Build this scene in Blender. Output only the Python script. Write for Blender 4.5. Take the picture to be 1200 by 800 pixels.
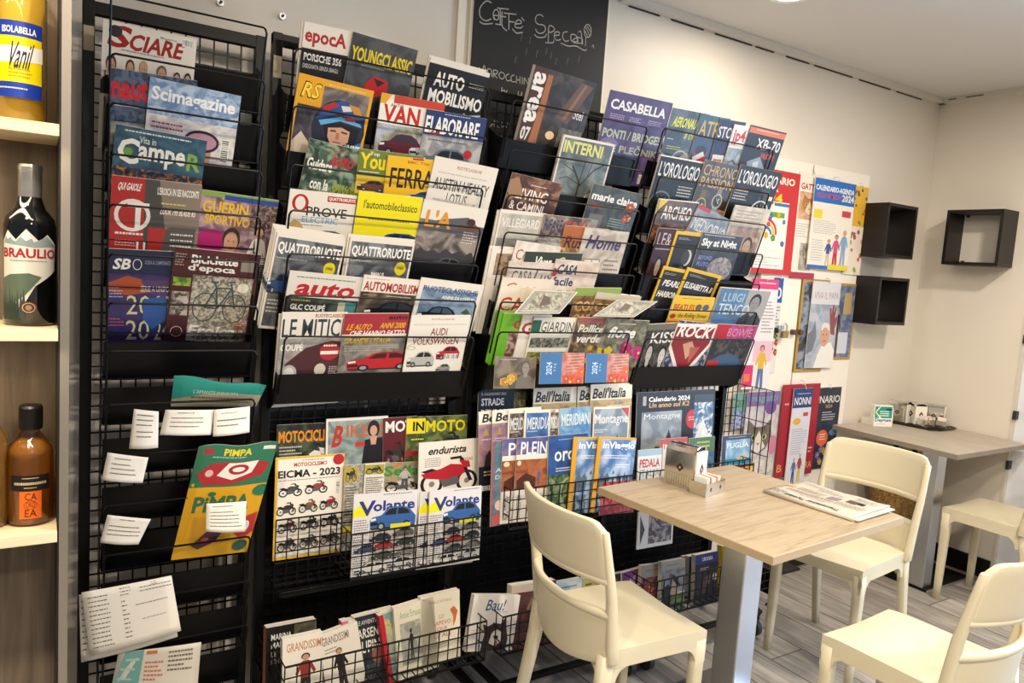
import bpy, bmesh, math, random
from math import sin, cos, pi, radians, atan2, sqrt, degrees
from mathutils import Vector, Matrix
random.seed(7)
for o in list(bpy.data.objects): bpy.data.objects.remove(o)
sc = bpy.context.scene
COL = sc.collection
# ------------------------------------------------------------------ camera
CAM = Vector((0, 0, 1.47))
FPX, YAW, PIT, ROL = 877.9, .5712, .10216, -.06754
_f = Vector((sin(YAW)*cos(PIT), cos(YAW)*cos(PIT), -sin(PIT)))
_r0 = Vector((cos(YAW), -sin(YAW), 0)); _d0 = _f.cross(_r0)
_r = cos(ROL)*_r0 + sin(ROL)*_d0; _d = -sin(ROL)*_r0 + cos(ROL)*_d0
cam_data = bpy.data.cameras.new('camera'); cam = bpy.data.objects.new('camera', cam_data); COL.objects.link(cam)
cam_data.sensor_width = 36; cam_data.lens = FPX/1200*36; cam_data.clip_start = .05
cam.matrix_world = Matrix(((_r.x, -_d.x, -_f.x, CAM.x), (_r.y, -_d.y, -_f.y, CAM.y), (_r.z, -_d.z, -_f.z, CAM.z), (0, 0, 0, 1)))
sc.camera = cam
# ------------------------------------------------------------------ light
sc.view_settings.view_transform = 'Standard'; sc.view_settings.look = 'None'
sc.view_settings.gamma = 1; sc.view_settings.exposure = 0.36; sc.view_settings.use_curve_mapping = False
world = bpy.data.worlds.new('world'); sc.world = world; world.use_nodes = True
bg = world.node_tree.nodes['Background']; bg.inputs[0].default_value = (.80, .86, 1, 1); bg.inputs[1].default_value = .16
def area(name, loc, target, size, size_y, power, color, shape='RECTANGLE', spread=180):
    l = bpy.data.lights.new(name, 'AREA'); l.shape = shape; l.size = size; l.size_y = size_y; l.energy = power; l.color = color
    l.spread = radians(spread)
    o = bpy.data.objects.new(name, l); COL.objects.link(o); o.location = loc
    o.rotation_euler = (Vector(target)-Vector(loc)).to_track_quat('-Z', 'Y').to_euler(); return o
WARM = (1, .885, .745)
LAMPS = [(3.1, .95, 24), (2.36, 1.93, 4.5), (1.1, .35, 30), (1.9, -.4, 30), (-.3, .5, 26), (.3, -.9, 18)]  # second lamp seen; first assumed from shadows; the rest unseen, added for front light
for _x, _y, _p in LAMPS:
    area('downlight', (_x, _y, 2.495), (_x, _y, 0), .16, .16, _p, WARM, 'DISK')
area('assumed_window_daylight', (4.75, .0, 1.3), (3.2, .2, .8), 1.7, 2.0, 120, (.50, .70, 1))  # bluish area light added behind an assumed, unseen window
# ------------------------------------------------------------------ helpers
def ray(u, v): return _f*FPX + _r*(u-600) + _d*(v-400)
def at_plane(u, v, p0, n):
    D = ray(u, v); p0 = Vector(p0); n = Vector(n)
    return CAM + D*((p0-CAM).dot(n)/D.dot(n))
def at_z(u, v, z): return at_plane(u, v, (0, 0, z), (0, 0, 1))
def at_y(u, v, y): return at_plane(u, v, (0, y, 0), (0, 1, 0))
def at_x(u, v, x): return at_plane(u, v, (x, 0, 0), (1, 0, 0))
def lin(h):
    r = []
    for i in (0, 2, 4):
        c = int(h[i:i+2], 16)/255; r.append(c/12.92 if c <= .04045 else ((c+.055)/1.055)**2.4)
    return (*r, 1)
MATS = {}
def mat(key, col='808080', rough=.5, metal=0, coat=0, bump=None, trans=0, ior=1.45, emit=0, spec=.5):
    if key in MATS: return MATS[key]
    m = bpy.data.materials.new(key); m.use_nodes = True; b = m.node_tree.nodes['Principled BSDF']
    b.inputs['Base Color'].default_value = lin(col); b.inputs['Roughness'].default_value = rough
    b.inputs['Metallic'].default_value = metal; b.inputs['Coat Weight'].default_value = coat
    b.inputs['Transmission Weight'].default_value = trans; b.inputs['IOR'].default_value = ior
    b.inputs['Specular IOR Level'].default_value = spec
    if emit: b.inputs['Emission Color'].default_value = lin(col); b.inputs['Emission Strength'].default_value = emit
    if bump:
        N = m.node_tree.nodes; L = m.node_tree.links
        tc = N.new('ShaderNodeTexCoord'); mp = N.new('ShaderNodeMapping'); mp.inputs['Scale'].default_value = bump[2] if len(bump) > 2 else (1, 1, 1)
        n = N.new('ShaderNodeTexNoise'); n.inputs['Scale'].default_value = bump[0]; n.inputs['Detail'].default_value = 6
        bp = N.new('ShaderNodeBump'); bp.inputs['Strength'].default_value = bump[1]; bp.inputs['Distance'].default_value = .002
        L.new(tc.outputs['Object'], mp.inputs[0]); L.new(mp.outputs[0], n.inputs['Vector']); L.new(n.outputs[0], bp.inputs['Height']); L.new(bp.outputs[0], b.inputs['Normal'])
    MATS[key] = m; return m
def clear_mat(key, col='ffffff', gl=.10):
    if key in MATS: return MATS[key]
    m = bpy.data.materials.new(key); m.use_nodes = True; N = m.node_tree.nodes; L = m.node_tree.links; N.remove(N['Principled BSDF'])
    t = N.new('ShaderNodeBsdfTransparent'); t.inputs[0].default_value = lin(col); g = N.new('ShaderNodeBsdfGlossy'); g.inputs['Roughness'].default_value = .04
    lw = N.new('ShaderNodeLayerWeight'); lw.inputs[0].default_value = .25; mu = N.new('ShaderNodeMath'); mu.operation = 'MULTIPLY_ADD'; mu.inputs[1].default_value = .7; mu.inputs[2].default_value = gl*.5
    mx = N.new('ShaderNodeMixShader'); L.new(lw.outputs['Fresnel'], mu.inputs[0]); L.new(mu.outputs[0], mx.inputs[0]); L.new(t.outputs[0], mx.inputs[1]); L.new(g.outputs[0], mx.inputs[2]); L.new(mx.outputs[0], N['Material Output'].inputs[0])
    MATS[key] = m; return m
def noise_mat(key, cols, scale, rough=.4, stretch=(1, 1, 1), metal=0, stops=None, bump=0, distort=0, detail=5, space='Object'):
    """colours mixed by a noise: wood, printed photographs, stone"""
    if key in MATS: return MATS[key]
    m = bpy.data.materials.new(key); m.use_nodes = True; N = m.node_tree.nodes; L = m.node_tree.links
    b = N['Principled BSDF']; b.inputs['Roughness'].default_value = rough; b.inputs['Metallic'].default_value = metal
    tc = N.new('ShaderNodeTexCoord'); mp = N.new('ShaderNodeMapping'); mp.inputs['Scale'].default_value = stretch
    mp.inputs['Location'].default_value = (len(MATS)*.37, len(MATS)*.71, 0)
    n = N.new('ShaderNodeTexNoise'); n.inputs['Scale'].default_value = scale; n.inputs['Detail'].default_value = detail; n.inputs['Distortion'].default_value = distort
    cr = N.new('ShaderNodeValToRGB'); e = cr.color_ramp.elements
    k = len(cols); stops = stops or [.32+.36*i/(k-1) for i in range(k)]
    e[0].position = stops[0]; e[0].color = lin(cols[0]); e[1].position = stops[-1]; e[1].color = lin(cols[-1])
    for i in range(1, k-1): x = e.new(stops[i]); x.color = lin(cols[i])
    L.new(tc.outputs[space], mp.inputs[0]); L.new(mp.outputs[0], n.inputs['Vector']); L.new(n.outputs[0], cr.inputs[0]); L.new(cr.outputs[0], b.inputs['Base Color'])
    if bump:
        bp = N.new('ShaderNodeBump'); bp.inputs['Strength'].default_value = bump; bp.inputs['Distance'].default_value = .002
        L.new(n.outputs[0], bp.inputs['Height']); L.new(bp.outputs[0], b.inputs['Normal'])
    MATS[key] = m; return m
def P(c):
    """printed ink on glossy paper; a tuple is a printed picture of mottled colours"""
    if isinstance(c, bpy.types.Material): return c
    if isinstance(c, tuple):
        return noise_mat('print_'+'_'.join(map(str, c)), list(c[:-1]), c[-1]*3.2, rough=.38, distort=1.1, detail=12, stops=[.40+.2*i/(len(c)-2) for i in range(len(c)-1)])
    return mat('ink_'+c, c, rough=.42)
ORIG = {}
class MB:
    def __init__(s): s.v = []; s.f = []; s.m = []; s.mats = []
    def mi(s, m):
        if m not in s.mats: s.mats.append(m)
        return s.mats.index(m)
    def face(s, pts, m, flip=False):
        k = len(s.v); s.v += [tuple(p) for p in pts]; idx = list(range(k, k+len(pts)))
        s.f.append(idx[::-1] if flip else idx); s.m.append(s.mi(m))
    def add(s, vs, fs, m):
        k = len(s.v); s.v += [tuple(p) for p in vs]; i = s.mi(m)
        for f in fs: s.f.append([a+k for a in f]); s.m.append(i)
    def obox(s, c, ax, ay, az, m):
        c, ax, ay, az = map(Vector, (c, ax, ay, az))
        vs = [c+ax*i+ay*j+az*k for k in (-1, 1) for j in (-1, 1) for i in (-1, 1)]
        s.add(vs, [(0, 2, 3, 1), (4, 5, 7, 6), (0, 1, 5, 4), (2, 6, 7, 3), (0, 4, 6, 2), (1, 3, 7, 5)], m)
    def box(s, a, b, m):
        c = [(a[i]+b[i])/2 for i in range(3)]; h = [abs(b[i]-a[i])/2 for i in range(3)]
        s.obox(c, (h[0], 0, 0), (0, h[1], 0), (0, 0, h[2]), m)
    def bar(s, p, q, w, h, m, up=(0, 0, 1)):
        p, q = Vector(p), Vector(q); d = q-p; l = d.length; d /= l; up = Vector(up)
        if abs(d.dot(up)) > .98: up = Vector((1, 0, 0))
        sx = d.cross(up).normalized(); sy = sx.cross(d)
        s.obox((p+q)/2, d*(l/2), sx*(w/2), sy*(h/2), m)
    def tube(s, pts, r, m, n=6, closed=False, caps=True):
        pts = [Vector(p) for p in pts]; N_ = len(pts); rings = []; up = Vector((0, 0, 1)); k0 = len(s.v); vs = []
        rr = r if isinstance(r, (list, tuple)) else [r]*N_
        px = None
        for i, p in enumerate(pts):
            a = pts[(i-1) % N_] if (closed or i) else p; b = pts[(i+1) % N_] if (closed or i < N_-1) else p
            d = (b-a).normalized()
            if px is None:
                px = d.cross(up) if abs(d.dot(up)) < .95 else d.cross(Vector((1, 0, 0)))
            px = (px-d*px.dot(d)).normalized(); py = d.cross(px)
            for j in range(n): t = 2*pi*j/n; vs.append(p+(px*cos(t)+py*sin(t))*rr[i])
        fs = []
        for i in range(N_ if closed else N_-1):
            for j in range(n):
                a = i*n+j; b = i*n+(j+1) % n; i2 = (i+1) % N_
                fs.append((a, b, i2*n+(j+1) % n, i2*n+j))
        if caps and not closed: fs.append(tuple(range(n))[::-1]); fs.append(tuple((N_-1)*n+j for j in range(n)))
        s.add(vs, fs, m)
    def sweep(s, secs, m, k=.55):
        """secs: list of (centre, ax, ay) rectangular sections joined with rounded corners"""
        vs = []; K = 8
        for c, ax, ay in secs:
            c, ax, ay = Vector(c), Vector(ax), Vector(ay)
            for a, b in ((1, k), (k, 1), (-k, 1), (-1, k), (-1, -k), (-k, -1), (k, -1), (1, -k)): vs.append(c+ax*a+ay*b)
        fs = [tuple(range(K))[::-1], tuple((len(secs)-1)*K+j for j in range(K))]
        for i in range(len(secs)-1):
            for j in range(K): fs.append((i*K+j, i*K+(j+1) % K, (i+1)*K+(j+1) % K, (i+1)*K+j))
        s.add(vs, fs, m)
    def lathe(s, prof, c, m, n=40):
        c = Vector(c); vs = []
        for r, z in prof:
            for j in range(n): t = 2*pi*j/n; vs.append(c+Vector((r*cos(t), r*sin(t), z)))
        fs = []
        for i in range(len(prof)-1):
            for j in range(n): fs.append((i*n+j, i*n+(j+1) % n, (i+1)*n+(j+1) % n, (i+1)*n+j))
        s.add(vs, fs, m)
    def cyl(s, p, q, r, m, n=16): s.tube([p, q], r, m, n)
    def build(s, name, parent=None, smooth=False, bevel=0, local=False, matrix=None, seg=2):
        me = bpy.data.meshes.new(name); o = bpy.data.objects.new(name, me); COL.objects.link(o)
        off = Vector((0, 0, 0))
        if not local:
            if parent is not None: off = ORIG.get(parent.name, Vector((0, 0, 0)))
            else:
                xs = [p[0] for p in s.v]; ys = [p[1] for p in s.v]; zs = [p[2] for p in s.v]
                off = Vector(((min(xs)+max(xs))/2, (min(ys)+max(ys))/2, min(zs))); o.location = off
        me.from_pydata([(p[0]-off.x, p[1]-off.y, p[2]-off.z) for p in s.v], [], s.f)
        for m in s.mats: me.materials.append(m)
        me.polygons.foreach_set('material_index', s.m)
        if smooth: me.polygons.foreach_set('use_smooth', [True]*len(s.f))
        me.update()
        if parent is not None: o.parent = parent
        ORIG[o.name] = off.copy()
        if matrix is not None: o.matrix_world = matrix
        if bevel:
            md = o.modifiers.new('bevel', 'BEVEL'); md.width = bevel; md.segments = seg; md.limit_method = 'ANGLE'; md.angle_limit = radians(40)
        return o
def fixn(o):
    bm = bmesh.new(); bm.from_mesh(o.data); bmesh.ops.remove_doubles(bm, verts=bm.verts, dist=1e-5); bmesh.ops.recalc_face_normals(bm, faces=bm.faces); bm.to_mesh(o.data); bm.free(); return o
def tag(o, label=None, cat=None, group=None, kind=None):
    if label: o['label'] = label
    if cat: o['category'] = cat
    if group: o['group'] = group
    if kind: o['kind'] = kind
    return o
def empty(name, loc, rz=0, **k):
    o = bpy.data.objects.new(name, None); COL.objects.link(o); o.location = loc; o.rotation_euler = (0, 0, rz); o.empty_display_size = .05
    ORIG[o.name] = Vector(loc); return tag(o, **k)
def copy_tree(o, parent=None):
    c = o.copy(); COL.objects.link(c)
    if parent is not None: c.parent = parent
    for ch in list(o.children): copy_tree(ch, c)
    return c
# --- text as mesh, normalised to a unit box
_TX = {}
def text_mesh(t, bold=.012):
    k = (t, bold)
    if k in _TX: return _TX[k]
    cu = bpy.data.curves.new('t', 'FONT'); cu.body = t; cu.size = 1; cu.resolution_u = 2; cu.offset = bold
    ob = bpy.data.objects.new('t', cu); COL.objects.link(ob)
    dg = bpy.context.evaluated_depsgraph_get(); dg.update()
    me = bpy.data.meshes.new_from_object(ob.evaluated_get(dg), depsgraph=dg)
    vs = [(v.co.x, v.co.y) for v in me.vertices]; fs = [tuple(p.vertices) for p in me.polygons]
    bpy.data.objects.remove(ob); bpy.data.curves.remove(cu); bpy.data.meshes.remove(me)
    if vs:
        x0 = min(v[0] for v in vs); x1 = max(v[0] for v in vs); y0 = min(v[1] for v in vs); y1 = max(v[1] for v in vs)
        vs = [((x-x0)/max(x1-x0, 1e-6), (y-y0)/max(y1-y0, 1e-6)) for x, y in vs]
    _TX[k] = (vs, fs); return _TX[k]
def clip(poly, x0=0, y0=0, x1=1, y1=1):
    for ax, lim, sg in ((0, x0, 1), (0, x1, -1), (1, y0, 1), (1, y1, -1)):
        out = []
        for i in range(len(poly)):
            a, b = poly[i-1], poly[i]; ia = (a[ax]-lim)*sg >= -1e-9; ib = (b[ax]-lim)*sg >= -1e-9
            if ia != ib:
                t = (lim-a[ax])/(b[ax]-a[ax]); out.append((a[0]+(b[0]-a[0])*t, a[1]+(b[1]-a[1])*t))
            if ib: out.append(b)
        poly = out
        if len(poly) < 3: return []
    return poly
class Sheet:
    """a printed sheet: x 0..1 to the reader's right, y 0..1 from the top down"""
    def __init__(s, w, h, fn=None, step=.00005, sub=None):
        s.w, s.h, s.mb, s.z, s.step, s.xmax = w, h, MB(), 0, step, 1; s.ysc = 1
        s.fn = fn or (lambda x, y, z: (x, y, z))
        s.sub = sub
    def poly(s, c, pts, new=True):
        if new: s.z += s.step
        if s.sub:
            nx, ny = s.sub; xs = [p[0] for p in pts]; ys = [p[1] for p in pts]
            i0, i1 = max(0, int(min(xs)*nx)), min(nx-1, int(max(xs)*nx)); j0, j1 = max(0, int(min(ys)*ny)), min(ny-1, int(max(ys)*ny))
            for i in range(i0, i1+1):
                for j in range(j0, j1+1):
                    q = clip(list(pts), i/nx, j/ny, (i+1)/nx, (j+1)/ny)
                    if len(q) > 2: s.emit(c, q)
            return
        s.emit(c, pts)
    def emit(s, c, pts):
        if s.ysc != 1: pts = [(p[0], 1 if p[1] > .999 else p[1]*s.ysc) for p in pts]
        X1 = s.xmax
        if X1 > 1 and min(p[0] for p in pts) < .9: pts = [(X1 if .999 < p[0] < 1.001 else p[0], p[1]) for p in pts]
        if min(p[0] for p in pts) < 0 or max(p[0] for p in pts) > X1 or min(p[1] for p in pts) < 0 or max(p[1] for p in pts) > 1: pts = clip(list(pts), 0, 0, X1, 1)
        if len(pts) < 3: return
        q = [s.fn(x*s.w, (1-y)*s.h, s.z) for x, y in pts]
        A = sum(pts[i-1][0]*pts[i][1]-pts[i][0]*pts[i-1][1] for i in range(len(pts)))
        s.mb.face(q, P(c), flip=A > 0)
    def r(s, c, x0, y0, x1, y1, new=True):
        s.poly(c, [(x0, y0), (x1, y0), (x1, y1), (x0, y1)], new)
    def e(s, c, cx, cy, rx, ry, n=18, new=True): s.poly(c, [(cx+rx*cos(2*pi*i/n), cy+ry*sin(2*pi*i/n)) for i in range(n)], new)
    def o(s, c, cx, cy, rx, ry, t, n=20, new=True):
        if new: s.z += s.step
        a = s.w/s.h
        for i in range(n):
            p, q = 2*pi*i/n, 2*pi*(i+1)/n; f = lambda k, g: (cx+(rx-g)*cos(k), cy+(ry-g*a)*sin(k))
            s.poly(c, [f(p, 0), f(q, 0), f(q, t), f(p, t)], False)
    def g(s, c, x0, y0, x1, y1, t):
        s.z += s.step; ty = t*s.w/s.h
        for a in ((x0, y0, x1, y0+ty), (x0, y1-ty, x1, y1), (x0, y0+ty, x0+t, y1-ty), (x1-t, y0+ty, x1, y1-ty)): s.r(c, *a, False)
    def t(s, c, txt, x0, y0, x1, y1, o=''):
        s.z += s.step; b = .03 if 'b' in o else (.0 if 'n' in o else .012)
        vs, fs = text_mesh(txt, b); sh = .22*(y1-y0)*s.h/s.w if 'i' in o else 0
        W = x1-x0-abs(sh)
        def mp(p):
            a, q = p
            if 'v' in o: return (x0+(x1-x0)*(1-q), y1-(y1-y0)*a)
            if 'V' in o: return (x0+(x1-x0)*q, y0+(y1-y0)*a)
            if 'u' in o: return (x1-(x1-x0)*a, y0+(y1-y0)*q)
            return (x0+W*a+sh*q, y1-(y1-y0)*q)
        for f in fs: s.poly(c, [mp(vs[i]) for i in f], False)
    def l(s, c, x0, y0, x1, y1, n=4, th=.5):
        s.z += s.step; d = (y1-y0)/n
        for i in range(n):
            y = y0+d*i; x = x0; e = x1-(x1-x0)*random.choice((0, 0, .1, .3)); th_ = th*.8
            while x < e-.01:
                k = min(random.uniform(.02, .07)*max(.6, (x1-x0)), e-x); s.r(c, x, y, x+k, y+d*th_, False); x += k+.009
    def pl(s, c, pts, wd):
        """a stroke of width wd (fraction of the width)"""
        s.z += s.step; a = s.w/s.h
        for (x0, y0), (x1, y1) in zip(pts, pts[1:]):
            dx, dy = (x1-x0)*s.w, (y1-y0)*s.h; l = sqrt(dx*dx+dy*dy) or 1; nx, ny = -dy/l*wd/2, dx/l*wd/2*a
            s.poly(c, [(x0+nx, y0+ny), (x1+nx, y1+ny), (x1-nx, y1-ny), (x0-nx, y0-ny)], False)
    # ---- little printed pictures in a box
    def shape(s, c, box, pts, new=True):
        x0, y0, x1, y1 = box; s.poly(c, [(x0+(x1-x0)*a, y0+(y1-y0)*b) for a, b in pts], new)
    def car(s, c, x0, y0, x1, y1, d='1c1e22'):
        B = (x0, y0, x1, y1)
        s.shape('24221f', B, [(0, .86), (1, .86), (.96, .98), (.04, .98)])
        s.shape(c, B, [(.0, .55), (.05, .42), (.24, .36), (.36, .1), (.48, .02), (.72, .02), (.86, .16), (.95, .38), (1, .5), (1, .8), (.96, .9), (.03, .9), (0, .78)])
        s.shape(d, B, [(.3, .37), (.4, .14), (.5, .09), (.57, .09), (.56, .37)]); s.shape(d, B, [(.6, .37), (.6, .09), (.71, .09), (.82, .2), (.87, .37)], False)
        s.shape('e8e4da', B, [(.02, .5), (.12, .46), (.13, .56), (.02, .6)])
        s.shape(d, B, [(.01, .66), (.16, .64), (.17, .78), (.02, .8)], False)
        w, h = x1-x0, y1-y0
        for k in (.24, .8):
            s.e('151515', x0+w*k, y0+h*.85, w*.085, h*.17); s.e('9a9a98', x0+w*k, y0+h*.85, w*.05, h*.1)
    def moto(s, c, x0, y0, x1, y1, k='17171a'):
        B = (x0, y0, x1, y1); w, h = x1-x0, y1-y0
        for q in (.2, .8):
            s.o(k, x0+w*q, y0+h*.7, w*.19, h*.3, w*.055, 14); s.e('7b7b7a', x0+w*q, y0+h*.7, w*.05, h*.08, 8)
        s.shape('5c5c5e', B, [(.3, .5), (.62, .45), (.68, .75), (.4, .82)])
        s.shape(k, B, [(.02, .34), (.2, .28), (.42, .42), (.4, .54), (.2, .48)])
        s.shape(c, B, [(.36, .3), (.52, .2), (.7, .24), (.8, .42), (.66, .56), (.42, .52)])
        s.shape(k, B, [(.66, .04), (.72, .04), (.9, .7), (.84, .72)]); s.shape(c, B, [(.66, .12), (.84, .16), (.86, .34), (.74, .32)])
        s.shape(k, B, [(.5, .02), (.7, .0), (.7, .07), (.52, .08)])
    def man(s, c, x0, y0, x1, y1):
        sk, hr, sh = c; B = (x0, y0, x1, y1); w, h = x1-x0, y1-y0
        s.shape(sh, B, [(0, 1), (.04, .7), (.2, .58), (.38, .5), (.62, .5), (.8, .58), (.96, .7), (1, 1)])
        s.shape(sk, B, [(.4, .4), (.6, .4), (.6, .56), (.5, .62), (.4, .56)])
        s.e(hr, x0+w*.5, y0+h*.22, w*.23, h*.22); s.e(sk, x0+w*.5, y0+h*.28, w*.18, h*.2)
        s.e('3a2a22', x0+w*.43, y0+h*.25, w*.025, h*.012, 8); s.e('3a2a22', x0+w*.57, y0+h*.25, w*.025, h*.012, 8, False)
        s.r('8c4a3c', x0+w*.44, y0+h*.38, x0+w*.56, y0+h*.395)
    def full(s, c, x0, y0, x1, y1):
        """a standing figure"""
        sk, hr, sh, tr = c; B = (x0, y0, x1, y1); w, h = x1-x0, y1-y0
        s.shape(tr, B, [(.32, .5), (.68, .5), (.74, 1), (.56, 1), (.5, .62), (.44, 1), (.26, 1)])
        s.shape(sh, B, [(.28, .2), (.4, .16), (.6, .16), (.72, .2), (.9, .42), (.82, .48), (.7, .34), (.7, .54), (.3, .54), (.3, .34), (.18, .48), (.1, .42)])
        s.e(hr, x0+w*.5, y0+h*.07, w*.17, h*.08, 12); s.e(sk, x0+w*.5, y0+h*.09, w*.13, h*.07, 12)
    def watch(s, c, x0, y0, x1, y1):
        cx, cy, rx, ry = (x0+x1)/2, (y0+y1)/2, (x1-x0)/2, (y1-y0)/2
        s.shape(c[0], (x0, y0, x1, y1), [(.28, -.35), (.72, -.35), (.8, 1.35), (.2, 1.35)])
        s.e(c[0], cx, cy, rx, ry); s.o(c[1], cx, cy, rx*.94, ry*.94, rx*.1); s.e(c[2], cx, cy, rx*.74, ry*.74)
        for i in range(12):
            a = pi*i/6; s.e(c[1], cx+rx*.62*cos(a), cy+ry*.62*sin(a), rx*.045, ry*.045, 6, i == 0)
        for k, b in ((-.9, .16), (.5, .14)): s.e('b8b4a8', cx+rx*.32*cos(k), cy+ry*.32*sin(k), rx*b, ry*b, 12)
        s.pl(c[1], [(cx, cy), (cx+rx*.45, cy-ry*.3)], rx*.06); s.pl(c[1], [(cx, cy), (cx-rx*.25, cy-ry*.42)], rx*.07)
    def mtn(s, c, x0, y0, x1, y1, n=7):
        rn = random.Random(int(x0*99+y0*37+n)); up = []
        for i in range(2*n+1): up.append((i/(2*n), rn.uniform(.0, .35) if i % 2 else rn.uniform(.4, .75)))
        s.shape(c, (x0, y0, x1, y1), [(0, 1)]+up+[(1, 1)])
    def flowers(s, cols, x0, y0, x1, y1, n=9, r=.05):
        rn = random.Random(n+int(x0*50)); a = s.w/s.h
        for i in range(n):
            cx, cy = rn.uniform(x0, x1), rn.uniform(y0, y1); c = rn.choice(cols); q = r*rn.uniform(.7, 1.3)
            s.z += s.step
            for k in range(5): t = 2*pi*k/5+i; s.e(c, cx+q*.62*cos(t), cy+q*.62*a*sin(t), q*.5, q*.5*a, 8, False)
            s.e('e8c23a', cx, cy, q*.25, q*.25*a, 8)
    def bike(s, c, x0, y0, x1, y1):
        w, h = x1-x0, y1-y0; f = lambda a, b: (x0+w*a, y0+h*b)
        for q in (.23, .77): s.o(c, x0+w*q, y0+h*.66, w*.22, h*.34, w*.022, 20)
        for pts in ([(.23, .66), (.4, .2), (.68, .2), (.46, .68), (.23, .66)], [(.4, .2), (.46, .68)], [(.66, .08), (.77, .66)], [(.36, .08), (.4, .2)], [(.6, .06), (.72, .04)], [(.3, .07), (.43, .07)]):
            s.pl(c, [f(*p) for p in pts], w*.03)
    def bars(s, x0, y0, x1, y1, v=False):
        s.r('efece4', x0, y0, x1, y1); s.z += s.step; n = 11
        for i in range(n):
            a = i/n+.03; b = a+random.choice((.025, .05))
            if v: s.r('1a1a1a', x0+.1*(x1-x0), y0+(y1-y0)*a, x1-.1*(x1-x0), y0+(y1-y0)*b, False)
            else: s.r('1a1a1a', x0+(x1-x0)*a, y0+.1*(y1-y0), x0+(x1-x0)*b, y1-.1*(y1-y0), False)
    def cat(s, c, x0, y0, x1, y1):
        B = (x0, y0, x1, y1); w, h = x1-x0, y1-y0
        s.shape(c[0], B, [(.1, 0), (.36, .2), (.64, .2), (.9, 0), (.98, .5), (.8, .85), (.5, 1), (.2, .85), (.02, .5)])
        s.shape(c[1], B, [(.5, .3), (.66, .62), (.78, .8), (.5, .97), (.22, .8), (.34, .62)])
        for k in (.3, .7): s.e('d8d06a', x0+w*k, y0+h*.5, w*.09, h*.08); s.e('14120f', x0+w*k, y0+h*.5, w*.045, h*.07)
        s.shape('b8706a', B, [(.43, .66), (.57, .66), (.5, .74)])
        for k in (.3, .4, .6, .7): s.shape(c[2], B, [(k-.02, .2), (k+.03, .2), (k+.01, .36)], False)
    def draw(s, ops):
        for q in ops: getattr(s, q[0])(*q[1:])
        return s
# ------------------------------------------------------------------ common materials
def wood_mat(key, cols, rough=.45, axis='x', scale=7, bump=.15):
    st = {'x': (.35, 5, 5), 'y': (5, .35, 5), 'z': (5, 5, .35)}[axis]
    return noise_mat(key, cols, scale, rough, st, bump=bump, distort=1.2, detail=8)
BLACK = mat('black_powder_coat', '060607', .42, bump=(300, .1), spec=.3)
WIRE = mat('black_wire', '050506', .4, spec=.35)
STEEL = mat('brushed_steel', 'cdced0', .34, 1, bump=(60, .12, (1, 1, .05)))
CHROME = mat('chrome', 'd6d4cf', .12, 1)
PAGES = noise_mat('paper_page_edges', ['cfc6b4', 'e6dfd0', 'f0eadd'], 60, .7, (1, 1, 60))
PAPER = mat('white_paper', 'efe9dc', .6)
PLAST = mat('cream_plastic', 'dcd1b2', .40, bump=(220, .12))
# ================================================================== the room
WY, WX, CZ = 2.36, 4.22, 2.53
def wall_mat(key, col, gl=.55):
    m = mat(key, col, gl, bump=(14, .25)); return m
WALL = wall_mat('warm_white_plaster', 'e2dacb', .5)
def struct(mb, name, **k): o = mb.build(name, **k); o['kind'] = 'structure'; return o
b = MB(); b.box((-2.5, WY, 0), (WX+.1, WY+.12, CZ+.1), WALL); struct(b, 'wall_back')
# right wall: solid by the corner, then a door leaf, then an assumed window opening for the added daylight
b = MB(); b.box((WX, 1.80, 0), (WX+.12, WY, CZ+.1), WALL); b.box((WX, .98, 2.08), (WX+.12, 1.80, CZ+.1), WALL); b.box((WX, -1.0, 2.2), (WX+.12, .98, CZ+.1), WALL)
b.box((WX, .86, 0), (WX+.12, .98, 2.2), WALL); b.box((WX, -1.0, 0), (WX+.12, .86, .25), WALL); b.box((WX, -2.4, 0), (WX+.12, -1.0, CZ+.1), WALL)
struct(b, 'wall_right')
# floor planks
fm = bpy.data.materials.new('grey_plank_floor'); fm.use_nodes = True; N = fm.node_tree.nodes; L = fm.node_tree.links; bs = N['Principled BSDF']
tc = N.new('ShaderNodeTexCoord'); mp = N.new('ShaderNodeMapping'); mp.inputs['Rotation'].default_value = (0, 0, pi/2)
br = N.new('ShaderNodeTexBrick'); br.inputs['Scale'].default_value = 1; br.inputs['Brick Width'].default_value = 1.15; br.inputs['Row Height'].default_value = .19
br.inputs['Mortar Size'].default_value = .0035; br.inputs['Color1'].default_value = (.30, .30, .30, 1); br.inputs['Color2'].default_value = (.75, .75, .75, 1); br.inputs['Mortar'].default_value = (0, 0, 0, 1)
n1 = N.new('ShaderNodeTexNoise'); n1.inputs['Scale'].default_value = 3.5; n1.inputs['Detail'].default_value = 9; n1.inputs['Distortion'].default_value = .8
mp2 = N.new('ShaderNodeMapping'); mp2.inputs['Scale'].default_value = (9, .9, 1)
ad = N.new('ShaderNodeMath'); ad.operation = 'MULTIPLY_ADD'; ad.inputs[1].default_value = .35
cr = N.new('ShaderNodeValToRGB'); e = cr.color_ramp.elements; e[0].position = .35; e[0].color = lin('766e66'); e[1].position = .92; e[1].color = lin('c4bdb2'); x = e.new(.62); x.color = lin('9c958c')
mx = N.new('ShaderNodeMix'); mx.data_type = 'RGBA'; mx.inputs[7].default_value = lin('5a544e')
L.new(tc.outputs['Object'], mp.inputs[0]); L.new(mp.outputs[0], br.inputs['Vector']); L.new(tc.outputs['Object'], mp2.inputs[0]); L.new(mp2.outputs[0], n1.inputs['Vector'])
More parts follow.
